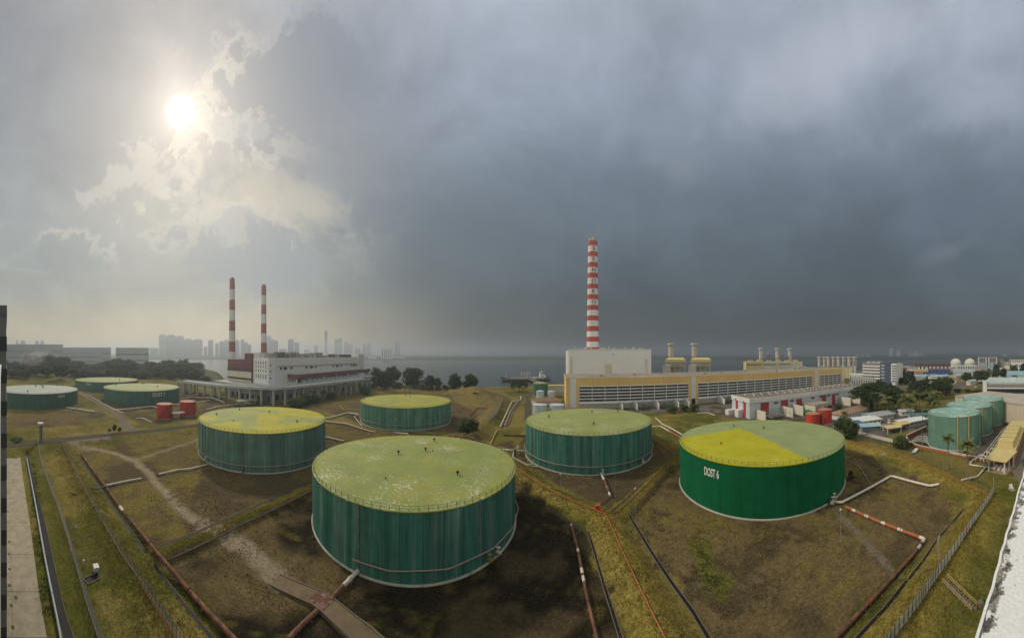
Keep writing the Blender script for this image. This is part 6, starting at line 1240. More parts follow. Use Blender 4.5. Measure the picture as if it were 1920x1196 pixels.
tufts('tussocks', 'straw coloured tussocks dotted over the banks and yard edges', 5200, on_bunds, .12, .34, L_grass, 9, .10, .32)
def yards2(n, r): p = np.stack([r.uniform(-100, 125, n), r.uniform(38, 140, n)], 1); k = fbm(p[:, 0] + 31, p[:, 1] + 140, 11, 4); p = p[k > .5]; return clear(p[seg_dist(p[:, 0], p[:, 1], px([(130, 836), (225, 853), (278, 888), (330, 945), (400, 990), (470, 1034), (530, 1092)])) > 3.4])
tufts('tussocks', 'dull green and brown weed clumps dotted over the bare tank yards', 7000, yards2, .08, .28, L_scrub, 9, .12, .34)
def stones(n, lo, hi):
    r = np.random.default_rng(9); p = np.stack([r.uniform(-95, 122, n), r.uniform(40, 135, n)], 1); k = fbm(p[:, 0] + 11, p[:, 1] + 77, 9, 4); p = clear(p[k > .46]); z = hz(p[:, 0], p[:, 1]); p = p[z < .25]; z = z[z < .25]; m = len(p)
    s = r.uniform(lo, hi, m); tet = np.array([(1, 0, 0), (-.6, .8, 0), (-.5, -.9, 0), (.1, .1, .75), ]); a = r.uniform(0, 6.28, m); ca, sa = np.cos(a), np.sin(a); st = r.uniform(.6, 1.6, m)
    vs = np.empty((m, 4, 3)); vs[:, :, 0] = p[:, 0, None] + s[:, None] * (tet[None, :, 0] * ca[:, None] * st[:, None] - tet[None, :, 1] * sa[:, None]); vs[:, :, 1] = p[:, 1, None] + s[:, None] * (tet[None, :, 0] * sa[:, None] * st[:, None] + tet[None, :, 1] * ca[:, None]); vs[:, :, 2] = z[:, None] + s[:, None] * tet[None, :, 2] - .02
    b = np.arange(m)[:, None] * 4; fc = np.concatenate([b + np.array(f)[None, :] for f in ((0, 1, 3), (1, 2, 3), (2, 0, 3))]); me = bpy.data.meshes.new('rubble'); me.from_pydata(vs.reshape(-1, 3).tolist(), [], fc.tolist()); me.update()
    me.materials.append(mat('rubble', (.13, .11, .08), .95, .5, 1.5, coord='World', spec=.05)); tag(link('rubble', me), 'loose stones and litter scattered over the bare tank yards', 'rubble', kind='stuff')
stones(6000, .05, .15)
# ------------------------------------------------------------------ pipework
def pipe(label, pts, r=.3, dz=.7, segs=None, base=None, sup=7.0, name='pipeline', zabs=None, curve=False, cat='pipe', group='pipes across the tank yards'):
    P = [GG(a, b, dz) for a, b in pts]; P = [V((p.x, p.y, p.z + dz)) for p in P]
    if curve: P = smooth_line(P, 6)
    o = V((P[0].x, P[0].y, P[0].z - dz)); t = thing(name, label, cat, o, 0, group); Q = [p - o for p in P]; R3 = []
    # round the bends
    for k, q in enumerate(Q):
        if 0 < k < len(Q) - 1 and not curve:
            a = (Q[k - 1] - q); b = (Q[k + 1] - q); m_ = min(1.2, a.length * .4, b.length * .4); A_ = q + a.normalized() * m_; B_ = q + b.normalized() * m_
            for s in range(5): u = s / 4; R3.append(A_.lerp(q, u).lerp(q.lerp(B_, u), u))
        else: R3.append(q)
    MB().tube(R3, r, 10).build('pipe_run', base or M_pipew, t, True)
    L_ = [0]
    for a, b in zip(R3[:-1], R3[1:]): L_.append(L_[-1] + (b - a).length)
    def at(s):
        s = max(0, min(L_[-1] - 1e-4, s))
        for k in range(len(L_) - 1):
            if L_[k + 1] >= s: f = (s - L_[k]) / max(1e-6, L_[k + 1] - L_[k]); return R3[k].lerp(R3[k + 1], f), (R3[k + 1] - R3[k]).normalized()
    for a, b, m in segs or []:
        s0, s1 = a * L_[-1], b * L_[-1]; n = max(1, int((s1 - s0) / 1.5)); MB().tube([at(s0 + (s1 - s0) * j / n)[0] for j in range(n + 1)], r * 1.06, 10).build('painted_sleeve', m, t, True)
    s = sup * .4
    while sup and s < L_[-1]:
        p, d_ = at(s); zg = gz(p.x + o.x, p.y + o.y) - o.z
        if p.z - zg > .2: MB().obox((p.x, p.y, zg - .1), .35, r * 2.6, p.z - zg + .1 - r * .6, math.atan2(d_.y, d_.x)).build('saddle', M_concd, t)
        s += sup
    s = sup * 1.3
    while sup and s < L_[-1]:
        p, d_ = at(s); MB().tube([p - d_ * .07, p + d_ * .07], r * 1.45, 10).build('flange', base or M_pipew, t); s += sup * 1.9
    return t
W, Ru, Or = M_pipew, M_rust, M_orange
pipe('long rusty pipe running down the left tank yard to the bottom edge', [(152, 850), (180, 889), (199, 914), (232, 960), (265, 999), (291, 1032), (344, 1095), (391, 1148), (437, 1196), (500, 1265)], .42, .8, [(.475, .50, W), (.09, .10, W)], Ru, 8, curve=True)
pipe('white pipe crossing the left tank yard west of the dirt track', [(199, 910), (232, 903), (265, 897)], .3, .6, None, W)
pipe('white pipe joining the dirt track to the yellow patched tank', [(293, 890), (333, 881), (357, 879), (388, 871)], .3, .6, [(.0, .04, Ru)], W)
pipe('dark stub pipe crossing over the long rusty pipe', [(169, 915), (182, 917), (200, 911)], .22, 1.3, None, M_steel, 0)
pipe('blue grey pipe lying along the wide black drain', [(50, 858), (66, 942), (83, 1038), (97, 1110), (109, 1170), (120, 1230)], .2, .55, None, mat('pipe_blue_grey', (.36, .42, .46), .5, .15, .6), 6, curve=True)
pipe('white outlet pipe with rusty tail at the foot of the largest tank', [(683, 1058), (642, 1100), (622, 1123)], .42, .75, [(.66, 1.0, Ru)], W, 4)
pipe('rusty pipe passing under the concrete ramp at the bottom', [(598, 1143), (570, 1168), (543, 1196), (500, 1245)], .45, .45, None, Ru, 6)
pipe('rusty banded pipe beside the central grass bank', [(1071, 984), (1076, 1003), (1083, 1028), (1091, 1070), (1099, 1111), (1109, 1155), (1119, 1196), (1132, 1260)], .3, .6, [(.27, .30, W), (.44, .48, W), (.50, .54, W), (0, .015, W)], Ru, 5)
pipe('thin orange pipe along the crest of the central grass bank', [(972, 880), (1000, 899), (1046, 926), (1090, 945), (1136, 964), (1165, 1028), (1199, 1100), (1247, 1196), (1285, 1270)], .13, .3, None, Or, 9)
pipe('thin orange pipe along the bank between the middle and lettered tanks', [(1137, 963), (1157, 960), (1185, 934), (1215, 905), (1265, 854), (1238, 831)], .11, .25, None, mat('pipe_brown_orange', (.30, .13, .05), .7, .2, .6), 9)
pipe('short banded outlet pipe of the middle green tank', [(1126, 887), (1133, 900), (1144, 929)], .38, .7, [(.35, .9, Ru)], W, 4); pipe('rusty stub pipe to the red hydrant box', [(1143, 932), (1124, 948)], .15, .35, None, Ru, 4)
pipe('white bent pipe on the right of the lettered tank', [(1567, 941), (1578, 942), (1671, 892), (1744, 911), (1761, 908)], .38, .7, None, W, 6); pipe('thin pale pipe behind the white bent pipe', [(1584, 861), (1611, 874), (1633, 909)], .12, .4, None, M_galv, 5)
pipe('orange pipe with white bands crossing the lettered tank yard', [(1586, 950), (1630, 970), (1680, 990), (1733, 1010)], .36, .6, [(.10, .15, W), (.28, .33, W), (.50, .55, W), (.70, .76, W), (.95, 1, W)], Or, 6); pipe('rust brown pipe running down the right edge of the lettered tank yard', [(1733, 1011), (1720, 1031), (1690, 1064), (1655, 1103), (1610, 1150), (1567, 1196), (1510, 1250)], .38, .6, [(.0, .04, W), (.07, .11, mat('pipe_grey', (.42, .42, .40), .6, .15, .6))], Ru, 7)
pipe('upper white pipe between the middle and lettered tanks', [(1229, 784), (1237, 790), (1240, 794), (1260, 804), (1281, 816)], .36, .6, None, W, 6); pipe('lower white and orange pipe between the middle and lettered tanks', [(1222, 800), (1238, 799), (1254, 808), (1277, 821)], .36, .5, [(.55, 1, Or)], W, 6)
pipe('white pipe on the paving by the yellow hall', [(1308, 775), (1318, 774), (1327, 774), (1341, 778.5)], .3, .4, None, W, 6)
pipe('white pipe bending between the yellow patched and yellowish roofed tanks', [(609, 783), (618, 783.5), (645, 776), (653, 774), (673, 777)], .5, .8, None, W, 6); pipe('thin yellowish pipe left of the yellowish roofed tank', [(636, 760), (643, 767), (675, 768)], .2, .4, None, M_yp, 6); pipe('thin white pipe angling to the foot of the yellowish roofed tank', [(672, 777), (664, 781), (679, 799)], .2, .4, None, W, 6)
pipe('pale pipe along the low brick coloured bank behind the largest tank', [(610, 789), (650, 796), (696, 805), (740, 811), (765, 815)], .3, .5, None, W, 6); pipe('short white pipe right of the yellow patched tank', [(610, 819), (645, 827)], .35, .8, None, W, 5); pipe('thin orange pipe down the bank behind the largest tank', [(696, 805), (688, 819)], .12, .3, None, Or, 0)
pipe('rusty pipe behind the right shoulder of the largest tank', [(840, 816), (880, 823), (930, 838)], .3, .7, None, Ru, 5)
pipe('white pipe joining the middle tank to the valve stand', [(928, 842), (955, 844), (985, 846)], .4, .9, [(.2, .25, M_steel), (.6, .68, M_steel)], W, 5); pipe('white bent drain pipe at the foot of the middle tank', [(964, 845), (961, 857), (975, 865), (990, 873), (1008, 875)], .22, .4, None, W, 4)
pipe('tall white pipe rising along the pipe rack left of the hall', [(938, 800), (948, 778), (960, 753), (977, 750), (976, 743)], .4, .9, None, W, 6)
for i in range(4): pipe('%s rusty pipe of the rack beside the service road' % ('leftmost', 'second', 'third', 'rightmost')[i], [(943 + i * 3, 798), (954 + i * 2.6, 772), (966 + i * 2.2, 755), (979 + i * 1.6, 744)], .2, .6, None, (Ru, W, Ru, M_cond)[i], 7)
pipe('cream pipe running from the rack towards the middle tank', [(920, 833), (926, 818), (933, 806)], .3, .5, None, M_yp, 5); pipe('rusty pipe across the small yard left of the middle tank', [(944, 815), (962, 816), (985, 817)], .45, .6, None, Ru, 5); pipe('brown pipe in the small yard below the grassy mound', [(881, 779), (895, 765), (915, 766)], .3, .5, None, Ru, 5)
pipe('white outlet pipe of the whitish roofed tank', [(125, 764), (150, 768), (177, 772)], .6, .8, None, W, 8); pipe('white pipe in front of the tank lettered 7', [(214, 769), (240, 767), (275, 763), (288, 762), (296, 765)], .5, .8, None, W, 7); pipe('white pipe behind the pair of dark red tanks', [(322, 759), (345, 757), (370, 754), (392, 752)], .4, .8, None, W, 7)
pipe('long white pipe right of the tank lettered 7', [(338, 747), (362, 745), (374, 747), (398, 750), (421, 756)], .45, .8, None, W, 7); pipe('upper white pipe right of the tank lettered 7', [(336, 741), (355, 743), (373, 742)], .4, .8, None, W, 7); pipe('pale pipe by the grey green shelter', [(388, 768), (410, 762), (440, 758), (462, 759)], .4, .8, None, W, 6); pipe('pale pipe along the lane between the left tanks', [(168, 742), (188, 754), (210, 766), (232, 775)], .35, .6, None, W, 7); pipe('white stub pipes on the grass left of the dark red tanks', [(256, 784), (268, 784), (285, 792)], .3, .5, None, W, 5)
for i in range(3): pipe('%s of three parallel white pipes before the site sheds' % ('front', 'middle', 'back')[i], [(1609, 814 - i * 2.2), (1640, 821 - i * 2.2), (1674, 829 - i * 2.2)], .22, .6, None, W, 6)
for i in range(4): pipe('%s white pipe of the manifold left of the nearest sage green tank' % ('lowest', 'second', 'third', 'topmost')[i], [(1706 + i * 4, 829 - i * 3.2), (1726 + i * 3, 826 - i * 3), (1746, 833 - i * 2)], .2, .6, None, W, 5)
pipe('white pipe along the foot of the sage green tanks', [(1735, 838), (1770, 846), (1800, 853), (1830, 858)], .2, .9, None, W, 6); pipe('white pipe from the lone palm to the pavilion', [(1803, 900), (1833, 893), (1848, 876)], .28, .6, None, W, 5); pipe('white pipe loop left of the pavilion', [(1828, 858), (1817, 871), (1850, 876), (1866, 879)], .28, .6, None, W, 5)
for i in range(4): pipe('%s white pipe running back beside the pump house' % ('leftmost', 'second', 'third', 'rightmost')[i], [(1838 + i * 6, 862 + i * 1.5), (1852 + i * 5, 842), (1880 + i * 4, 806), (1897 + i * 3, 792)], .22, 1.2 + .25 * i, None, W, 7)
for i in range(3): pipe('%s white hoop of pipe in front of the pump house' % ('left', 'middle', 'right')[i], [(1828 + i * 11, 862 - i * 6), (1838 + i * 11, 852 - i * 6), (1852 + i * 9, 857 - i * 6)], .24, 1.6, None, W, 4)
# valve stand, hydrants, scaffold, boxes
vs_ = thing('valve_stand', 'tall white handwheel valve on the pipe left of the middle tank', 'valve', GG(971, 844)); MB().tube([(0, 0, 0), (0, 0, 3.2)], .12, 8).lathe([(.6, 0), (.6, .1)], 14, (0, 0, 1.6)).lathe([(.45, 0), (.45, .5)], 10, (0, 0, .6)).build('stem', W, vs_, True)
sc = thing('valve_scaffold', 'small yellow scaffold stand at the foot of the middle tank', 'scaffold', GG(990, 876))
for x in (0, 2.2):
    for y in (0, 1.6): MB().tube([(x, y, 0), (x, y, 2.4)], .06, 5).build('post', M_yp, sc)
for z in (1.1, 2.3): MB().tube([(0, 0, z), (2.2, 0, z), (2.2, 1.6, z), (0, 1.6, z)], .05, 4, closed=True).build('rail', M_yp, sc)
MB().box(0, 2.2, 0, 1.6, .85, .95).build('platform', M_galv, sc)
hx = thing('hydrant_box', 'red hydrant cabinet on the grass bank beside the middle tank yard', 'hydrant', GG(1120, 957)); MB().box(-.55, .55, -.4, .4, 0, 1.3).build('cabinet', M_redp, hx); MB().box(-.65, .65, -.5, .5, 1.3, 1.42).build('lid', M_redp, hx)
hy = thing('hydrant', 'small red hydrant post right of the red cabinet', 'hydrant', GG(1131, 963)); MB().lathe([(.18, 0), (.18, .8), (.26, .82), (.2, 1.05), (.05, 1.1)], 10).tube([(-.4, 0, .6), (.4, 0, .6)], .1, 8).build('barrel', M_redp, hy, True)
for i, (x, y, lab) in enumerate(((1811, 1001, 'red hydrant box beside the white panel fence'), (1802, 1010, 'red hydrant post left of the fence hydrant box'), (1820, 985, 'small red marker by the upper white panel fence'))): t = thing('hydrant', lab, 'hydrant', GG(x, y), .4 * i); MB().box(-.32, .32, -.25, .25, 0, (1.3, 1.1, .6)[i]).build('cabinet', M_redp, t); MB().box(-.38, .38, -.31, .31, (1.3, 1.1, .6)[i], (1.3, 1.1, .6)[i] + .1).build('lid', M_redp, t)
t = thing('flow_valve', 'white valve cluster on the pipe at the foot of the lettered tank', 'valve', GG(1561, 945)); MB().lathe([(.55, 0), (.55, .9)], 12).tube([(0, 0, .9), (0, 0, 2.0)], .1, 6).lathe([(.5, 0), (.5, .1)], 12, (0, 0, 2.0)).tube([(-1.2, 0, .5), (1.2, 0, .5)], .3, 8).build('body', W, t, True); MB().obox((-1.0, .6, 0), .5, .5, 1.8, .3).build('actuator', M_steel, t)
# concrete ramp over the rusty pipe
M_ramp = mat('ramp_dirt', (.145, .108, .064), .9, .3, .5)
rp = thing('concrete_ramp', 'grey concrete ramp crossing the pipe at the bottom centre', 'ramp', G(600, 1130)); o = rp.location
pl = [G(515, 1087), G(592, 1126), G(612, 1140), G(680, 1196), G(730, 1240)]; MB().ribbon([p - o + V((0, 0, z)) for p, z in zip(pl, (-.05, .55, .7, .5, .1))], [3.4, 3.6, 3.6, 4.2, 4.4], -.6, .12).build('slab', M_ramp, rp)
pl2 = [p - o + V((0, 0, z)) for p, z in zip(pl, (-.05, .55, .7, .5, .1))]
for s in (-1.75, 1.75): MB().ribbon(offs(pl2, s), .2, .125, .26).build('kerb', M_concd, rp)
MB().ribbon([pl2[1].lerp(pl2[2], -.25) + V((0, 0, 0)), pl2[1].lerp(pl2[2], 1.2)], 3.3, .124, .15).build('rusty_plate', mat('rusty_plate', (.13, .06, .04), .9, .4, .8, rust=((.22, .19, .16), .9, .52)), rp)
# ------------------------------------------------------------------ fences and posts
def wire_fence(label, pts, h=2.2, step=3.0, kerb=.35, wm=M_galv):
    P = gline(pts, step, 0, True); t = thing('wire_fence', label, 'fence', P[0]); o = P[0]; Q = [p - o for p in P]; pm = MB().obox((0, 0, 0), .09, .09, h).tube([(0, 0, h), (.28, 0, h + .35)], .04, 4).mesh('post'); pm.materials.append(wm)
    for q in Q: link('post', pm, t, False, q)
    m = MB()
    for z in np.linspace(.12, h, 9): m.tube([q + V((0, 0, z)) for q in Q], .011, 3)
    for a, b in zip(Q[:-1], Q[1:]):
        for k in range(6): f = k / 6; m.tube([a.lerp(b, f) + V((0, 0, .1)), a.lerp(b, min(1, f + .5)) + V((0, 0, h))], .008, 3); m.tube([a.lerp(b, min(1, f + .5)) + V((0, 0, .1)), a.lerp(b, f) + V((0, 0, h))], .008, 3)
    m.build('wire_mesh', wm, t)
    if kerb: MB().ribbon(Q, kerb, -.3, .14).build('kerb', M_concd, t)
    return t
wire_fence('left wire fence on a concrete strip beside the dark green verge', [(71, 830), (79, 873), (109, 952), (132, 1025), (149, 1081), (165, 1138), (185, 1196), (205, 1260)], 2.2, 3, .45)
wire_fence('right wire fence with dark posts along the grassy crest', [(116, 833), (139, 879), (165, 929), (199, 989), (232, 1045), (265, 1091), (298, 1144), (331, 1196), (370, 1260)], 2.0, 3, .25, M_cond)
pipe('thin orange conduit along the lower stretch of the grassy crest fence', [(262, 1091), (295, 1144), (328, 1196), (360, 1250)], .06, .25, None, Or, 0)
wire_fence('wire fence along the near side of the access road', [(150, 838), (250, 822), (371, 806)], 1.6, 5, 0, M_steel)
wire_fence('dark green mesh fence behind the right hand grass bank', [(1590, 822), (1640, 832), (1700, 848), (1780, 882), (1850, 915)], 2.4, 4, .3, mat('fence_green', (.03, .09, .065), .7, .15, .5))
pipe('orange pipe edging the crest of the right hand grass bank', [(1586, 827), (1622, 834), (1677, 848), (1768, 888), (1855, 927)], .10, .2, None, Or, 9)
pfP = gline([(1864, 924), (1845, 953), (1822, 986), (1795, 1027), (1764, 1073), (1740, 1108), (1717, 1142), (1677, 1196), (1640, 1245)], 2.6, 0, True)
pf = thing('panel_fence', 'pale panel fence with posts running up the right hand grass bank', 'fence', pfP[0]); o = pfP[0]
M_pan = mat('fence_panel', (.50, .52, .46), .7, .12, .6, streak=.15, rnd=.12)
for a, b in zip(pfP[:-1], pfP[1:]):
    a_, b_ = a - o, b - o; dd = (b_ - a_); e = dd.normalized(); MB().add([a_ + e * .08 + V((0, 0, .12)), b_ - e * .08 + V((0, 0, .12)), b_ - e * .08 + V((0, 0, 1.75)), a_ + e * .08 + V((0, 0, 1.75))] + [v_ + V((-e.y, e.x, 0)) * .05 for v_ in (a_ + e * .08 + V((0, 0, .12)), b_ - e * .08 + V((0, 0, .12)), b_ - e * .08 + V((0, 0, 1.75)), a_ + e * .08 + V((0, 0, 1.75)))], [(0, 1, 2, 3), (7, 6, 5, 4), (0, 4, 5, 1), (3, 2, 6, 7), (1, 5, 6, 2), (0, 3, 7, 4)]).build('panel', M_pan, pf)
    MB().obox(a_ - V((0, 0, .2)), .22, .22, 2.5, math.atan2(e.y, e.x)).build('post', M_concd, pf)
MB().tube([p - o + V((.06, -.06, 1.05)) for p in pfP], .035, 5).build('rail', mat('rail_red', (.40, .16, .12), .6, .2, .6), pf)
t = thing('wall_fence', 'pale screen fence along the bank left of the pipe rack', 'fence', GG(942, 752)); P = [p - t.location for p in gline([(942, 752), (937, 765), (931, 777), (917, 790)], 4)]; MB().ribbon(P, .15, -.2, 2.6).build('screen', mat('screen_pale', (.36, .40, .36), .7, .12, .3), t)
for p in P: MB().obox(p, .25, .25, 2.9).build('post', M_galv, t)
def pole(label, x, yb, yt, head='ball', arm=None, group='lamp and mast posts', r=.07):
    p = GG(x, yb); d = math.hypot(p.x, p.y); h = ZH(yt, d) - p.z; t = thing('lamp_post', label, 'lamp post', p, 0, group); MB().tube([(0, 0, -.2), (0, 0, h)], r, 8, r * .7).build('post', M_galv, t, True); MB().box(-.2, .2, -.2, .2, -.1, .12).build('base', M_concd, t)
    if head == 'ball': MB().lathe([(.05, 0), (.22, .08), (.24, .25), (.12, .4), (.02, .42)], 10, (0, 0, h)).build('lamp_head', M_wall, t, True)
    elif head == 'arm': MB().box(-.9, .9, -.12, .12, h - .1, h + .08).build('lamp_arm', M_galv, t)
    elif head == 'street': MB().tube([(0, 0, h), (-.8, 0, h + .5), (-2.6, 0, h + .6)], .06, 6).box(-3.2, -2.3, -.18, .18, h + .5, h + .68).build('lamp_arm', M_galv, t)
for a in (('slim grey post on the bank crest beside the orange pipe', 1180, 1040, 976, None), ('slim post right of the red cabinet on the bank fork', 1191, 966, 917, 'ball'), ('slim post in front of the middle tank on its right', 1153, 932, 888, None), ('short white topped post in front of the middle tank on its left', 1051, 924, 890, 'ball'), ('white lamp post standing in the lettered tank yard', 1576, 1017, 957, 'ball'), ('thin post behind the white bent pipe', 1658, 891, 852, 'ball'), ('tall cross armed post beside the panel fence', 1760, 1070, 1010, 'arm'), ('cross armed post at the top of the panel fence', 1863, 924, 897, 'arm'), ('slim post between the middle and lettered tanks', 1248, 853, 828, None), ('small post left of the rusty banded pipe', 1065, 1000, 984, None), ('short post in front of the yellowish roofed tank', 741, 810, 787, 'ball'), ('street lamp with curved arm behind the lettered tank', 1608, 828, 793, 'street'), ('white topped post left of the curved arm street lamp', 1590, 826, 802, 'ball'), ('thin lamp post by the small canopy and red tanks', 335, 800, 777, None), ('lamp post at the corner of the bank by the round bush', 1673, 844, 828, 'ball')): pole(*a)
# gate hut on a tower at the left, signs, boxes, stairs
hp_ = GG(76, 829); t = thing('watch_post', 'small cream topped watch post beside the access road', 'hut', hp_); d = math.hypot(hp_.x, hp_.y); h = ZH(796, d) - hp_.z
for x in (-1.2, 1.2): MB().box(x - .12, x + .12, -.12, .12, 0, h).build('post', M_galv, t)
MB().box(-1.6, 1.6, -1.3, 1.3, h, h + .9).build('roof', M_cream, t); MB().box(-.9, .9, -.6, .9, 0, h - .05).build('cabin', M_gear, t)
t = thing('meter_box', 'white meter box on the grass between the two wire fences', 'box', GG(180, 1072)); MB().box(-.6, .6, -.45, .45, .35, 1.2).build('cabinet', M_wall, t); MB().box(-.7, .7, -.55, .55, 1.2, 1.28).build('lid', M_wall, t)
for x in (-.5, .5): MB().box(x - .06, x + .06, -.3, .3, 0, .35).build('leg', M_galv, t)
t = thing('inspection_pit', 'open kerbed inspection pit beside the white meter box', 'pit', GG(174, 1085), .35); MB().box(-.8, .8, -1.6, 1.6, -.1, .05).build('pit_floor', M_mud_shade, t); [MB().box(*b).build('kerb', M_concd, t) for b in ((-.95, -.8, -1.75, 1.75, -.1, .2), (.8, .95, -1.75, 1.75, -.1, .2), (-.8, .8, -1.75, -1.6, -.1, .2), (-.8, .8, 1.6, 1.75, -.1, .2))]
t = thing('vent_pipe', 'small white vent pipe left of the meter box', 'vent', GG(157, 1060)); MB().tube([(0, 0, -.1), (0, 0, .9)], .12, 8).lathe([(.22, 0), (.22, .25), (.05, .35)], 10, (0, 0, .9)).build('pipe', M_wall, t, True)
t = thing('drain_cover', 'broken dark drain cover on the grass left of the crest fence', 'drain cover', GG(139, 988), -.3); MB().box(-1.0, 1.0, -.7, .7, -.1, .08).build('frame', M_concd, t); MB().box(-.85, .85, -.55, .0, .081, .11).build('grate', M_mud_shade, t); MB().box(-.85, .85, .1, .5, .081, .22).build('lid', M_concd, t)
t = thing('timber_beam', 'dark weathered beam lying on the grass near the crest fence', 'beam', GG(143, 928), .95); MB().box(-1.9, 1.9, -.2, .2, 0, .28).build('beam', mat('old_timber', (.06, .05, .04), .9, .3, 1), t)
st = thing('garden_stair', 'concrete steps with yellow handrails on the far right grass slope', 'stairs', GG(1772, 1090)); p0, p1 = V((0, 0, 0)), GG(1826, 1143) - st.location; dr = V((p1.x, p1.y, 0)); Ls = dr.length; ang = math.atan2(dr.y, dr.x)
for k in range(12): f = (k + .5) / 12; MB().obox((dr.x * f, dr.y * f, p1.z * f - .1 + .02 * k % .02), Ls / 12 * 1.02, 1.5, .3).build('step', M_concd, st).rotation_euler = (0, 0, 0)
sd = V((-math.sin(ang), math.cos(ang), 0))
for s in (-.75, .75):
    MB().tube([sd * s + V((0, 0, 1)), sd * s + p1 + V((0, 0, 1))], .05, 6).tube([sd * s + V((0, 0, .55)), sd * s + p1 + V((0, 0, .55))], .04, 6).build('handrail', M_yp, st)
    for k in range(6): q = sd * s + p1 * (k / 5); MB().tube([q, q + V((0, 0, 1))], .05, 6).build('baluster', M_yp, st)
t = thing('handrail', 'low rusty handrail by the drain crossing left of the panel fence', 'railing', GG(1716, 1086)); q1 = GG(1741, 1070) - t.location
MB().tube([V((0, 0, 1)), q1 + V((0, 0, 1))], .05, 6).tube([V((0, 0, .5)), q1 + V((0, 0, .5))], .04, 6).build('rail', M_cond, t)
for k in range(4): q = q1 * (k / 3); MB().tube([q, q + V((0, 0, 1))], .05, 6).build('post', M_cond, t)
t = thing('pump_skid', 'small white pump on a skid at the right edge below the pavilion', 'pump', GG(1897, 918), .5); MB().box(-1.2, 1.2, -.8, .8, 0, .2).build('skid', M_conc, t); MB().tube([(-.8, 0, .8), (.6, 0, .8)], .4, 10).box(.3, .9, -.5, .5, .2, 1.5).build('pump', M_wall, t, True); MB().tube([(.6, 0, .8), (1.8, 0, .8)], .14, 8).build('pipe', M_pipew, t)
t = thing('inspection_box', 'small concrete box with dark mouth near the right hand steps', 'box', GG(1838, 1135), .4); MB().box(-.5, .5, -.5, .5, -.1, .7).build('body', M_concd, t); MB().box(-.35, .35, -.53, -.505, .1, .55).build('mouth', M_black, t)
t = thing('barrel_rack', 'rack of four white drums on the grass in front of the sage tanks', 'rack', G(1716, 848)); MB().box(-3, 3, -.6, .6, .1, .3).build('frame', M_steel, t)
for k in range(4): MB().tube([(-2.2 + k * 1.5, -.7, .75), (-2.2 + k * 1.5, .7, .75)], .42, 12).build('drum', M_wall, t, True)
# vehicles
def vehicle(label, p, rz, body, van=False, group=None):
    t = thing('delivery_van' if van else 'parked_car', label, 'van' if van else 'car', p, rz, group); L_, w, h = (4.9, 1.8, 1.95) if van else (4.4, 1.75, 1.45)
    pr = [(0, .35), (0, .95), (.15, 1.05), (.75, 1.15), (1.25, h), (L_ - .15, h), (L_, h * .62), (L_, .35)] if van else [(0, .35), (.0, .75), (.15, .85), (1.15, .95), (1.85, h), (3.2, h), (4.05, .98), (L_, .9), (L_, .35)]
    n = len(pr); m = MB(); vs = [(x, -w / 2 + (.12 if z > 1.1 else 0), z) for x, z in pr] + [(x, w / 2 - (.12 if z > 1.1 else 0), z) for x, z in pr]; m.add(vs, [tuple(range(n)), tuple(range(2 * n - 1, n - 1, -1))] + [(i, i + n, (i + 1) % n + n, (i + 1) % n) for i in range(n)]); m.build('body', body, t)
    for s in (-1, 1):
        MB().box(1.5 if van else 1.75, L_ - .5 if van else 3.5, s * w / 2 - .13 if s > 0 else s * w / 2 - .0, s * w / 2 + (.0 if s > 0 else .13), h * .68, h * .92).build('side_window', M_glass, t)
        for x in (.85, L_ - .85): o = MB().tube([(x, s * (w / 2 - .12), .33), (x, s * (w / 2 + .04), .33)], .33, 14).build('wheel', M_steel, t, True); MB().tube([(x, s * (w / 2 + .03), .33), (x, s * (w / 2 + .06), .33)], .18, 10).build('rim', M_galv, o)
    MB().add([(.78, -w / 2 + .2, 1.2), (.78, w / 2 - .2, 1.2), (1.22, w / 2 - .24, h - .06), (1.22, -w / 2 + .24, h - .06)] if van else [(1.2, -w / 2 + .2, 1.0), (1.2, w / 2 - .2, 1.0), (1.8, w / 2 - .24, h - .06), (1.8, -w / 2 + .24, h - .06)], [(0, 1, 2, 3)]).build('windscreen', M_glass, t).location = (-.03, 0, .03)
    for s in (-.6, .6): MB().box(-.04, .02, s - .18, s + .18, .62, .8).build('headlight', M_louv, t)
M_car = mat('car_white', (.70, .70, .69), .3, .03, .5, spec=.5); M_cars = mat('car_silver', (.42, .43, .44), .3, .03, .5, metal=.5)
vehicle('white van parked among the site sheds', G(1667, 795), .4, M_car, True, 'parked vehicles'); vehicle('silver car parked at the end of the concrete apron', G(20, 850), 2.6, M_cars, False, 'parked vehicles'); vehicle('white car parked under the elevated road', G(368, 727.5), .3, M_car, False, 'parked vehicles')
for i, (x, y, lab) in enumerate(((1772, 739, 'white car on the road behind the palm clump, left one'), (1790, 741, 'white car on the road behind the palm clump, right one'), (1832, 727, 'white car beside the modern white factory'))): vehicle(lab, G(x, y), .5 * i, M_car if i != 1 else M_cars, False, 'parked vehicles')
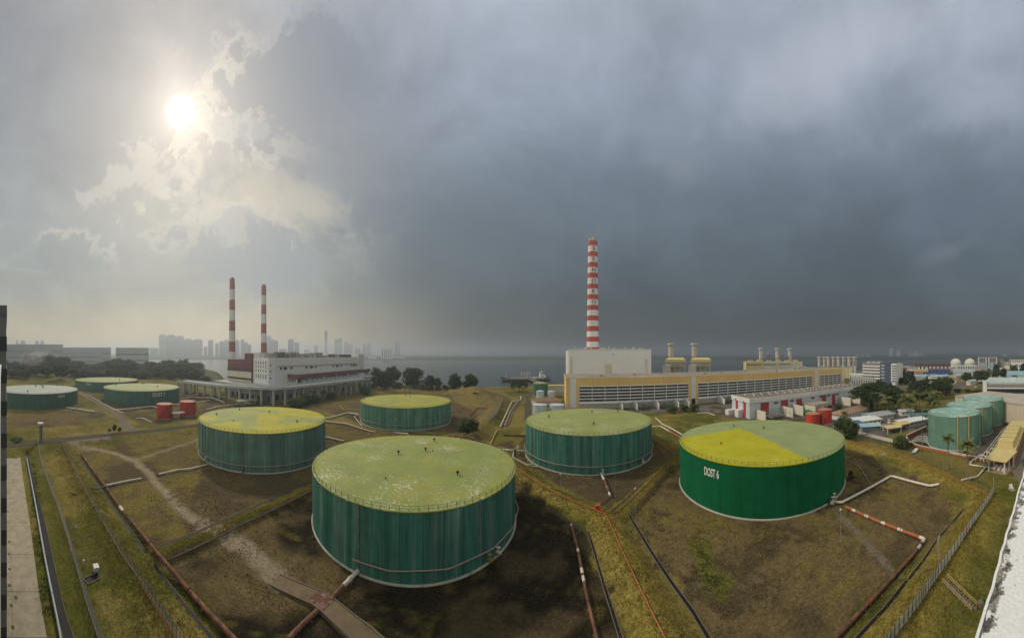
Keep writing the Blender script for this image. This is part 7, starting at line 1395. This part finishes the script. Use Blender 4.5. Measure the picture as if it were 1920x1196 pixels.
# ------------------------------------------------------------------ steam, smoke and haze
def puff(name, label, c, rad, dens, sc, thr, rot=0, col=(.9, .9, .9)):
    bm = bmesh.new(); bmesh.ops.create_icosphere(bm, subdivisions=3, radius=1.0); me = bpy.data.meshes.new(name); bm.to_mesh(me); bm.free()
    m = bpy.data.materials.new(name); m.use_nodes = True; t = NT(m.node_tree); t.n.remove(t.n['Principled BSDF']); out = t.n['Material Output']; P = t.node('ShaderNodeTexCoord').outputs['Object']
    r = t.vm('LENGTH', P, out=1); n = t.noise(t.vm('MULTIPLY', P, (1, 1, 1.2)), sc, 5, .6); f = t.m('SUBTRACT', t.m('ADD', n, t.m('MULTIPLY', t.m('SUBTRACT', 1.0, r), .75)), thr)
    v = t.node('ShaderNodeVolumePrincipled'); v.inputs['Color'].default_value = col + (1,); t.put(v.inputs['Density'], t.m('MULTIPLY', t.ss(f, 0.0, .35), dens)); v.inputs['Anisotropy'].default_value = .3; t.l.new(v.outputs[0], out.inputs['Volume'])
    me.materials.append(m); o = link(name, me, None, False, c); o.scale = rad; o.rotation_euler = (0, rot, math.atan2(-c.x, c.y) * 0 - az(960) ); tag(o, label, 'smoke', kind='stuff'); return o
d = 565; P = lambda x, y: A(x, d, ZH(y, d))
o = puff('steam_plume', 'white steam drifting up between the left pair of grey stacks', P(1439, 665.5), (5.5, 5.5, 12.0), .26, 2.0, .56, 0, (1, 1, 1)); o.rotation_euler = (0, .62, -az(1439))
d = 520
o = puff('smoke_haze', 'thin grey smoke rising from the wood at the far left', P(62, 672), (46, 22, 24), .022, 2.6, .72); o.rotation_euler = (0, -.35, -az(62))
hzb = MB().box(-9900, 9900, -4200, 9300, -11, 215); hm = bpy.data.materials.new('haze'); hm.use_nodes = True; t = NT(hm.node_tree); t.n.remove(t.n['Principled BSDF']); v = t.node('ShaderNodeVolumePrincipled')
v.inputs['Color'].default_value = (.80, .88, .96, 1); v.inputs['Density'].default_value = 3.0e-4; v.inputs['Anisotropy'].default_value = .6; t.l.new(v.outputs[0], t.n['Material Output'].inputs['Volume'])
hz_o = hzb.build('haze', hm); hz_o['kind'] = 'stuff'; hz_o['label'] = 'pale humid haze filling the air over the water'; hz_o['category'] = 'haze'
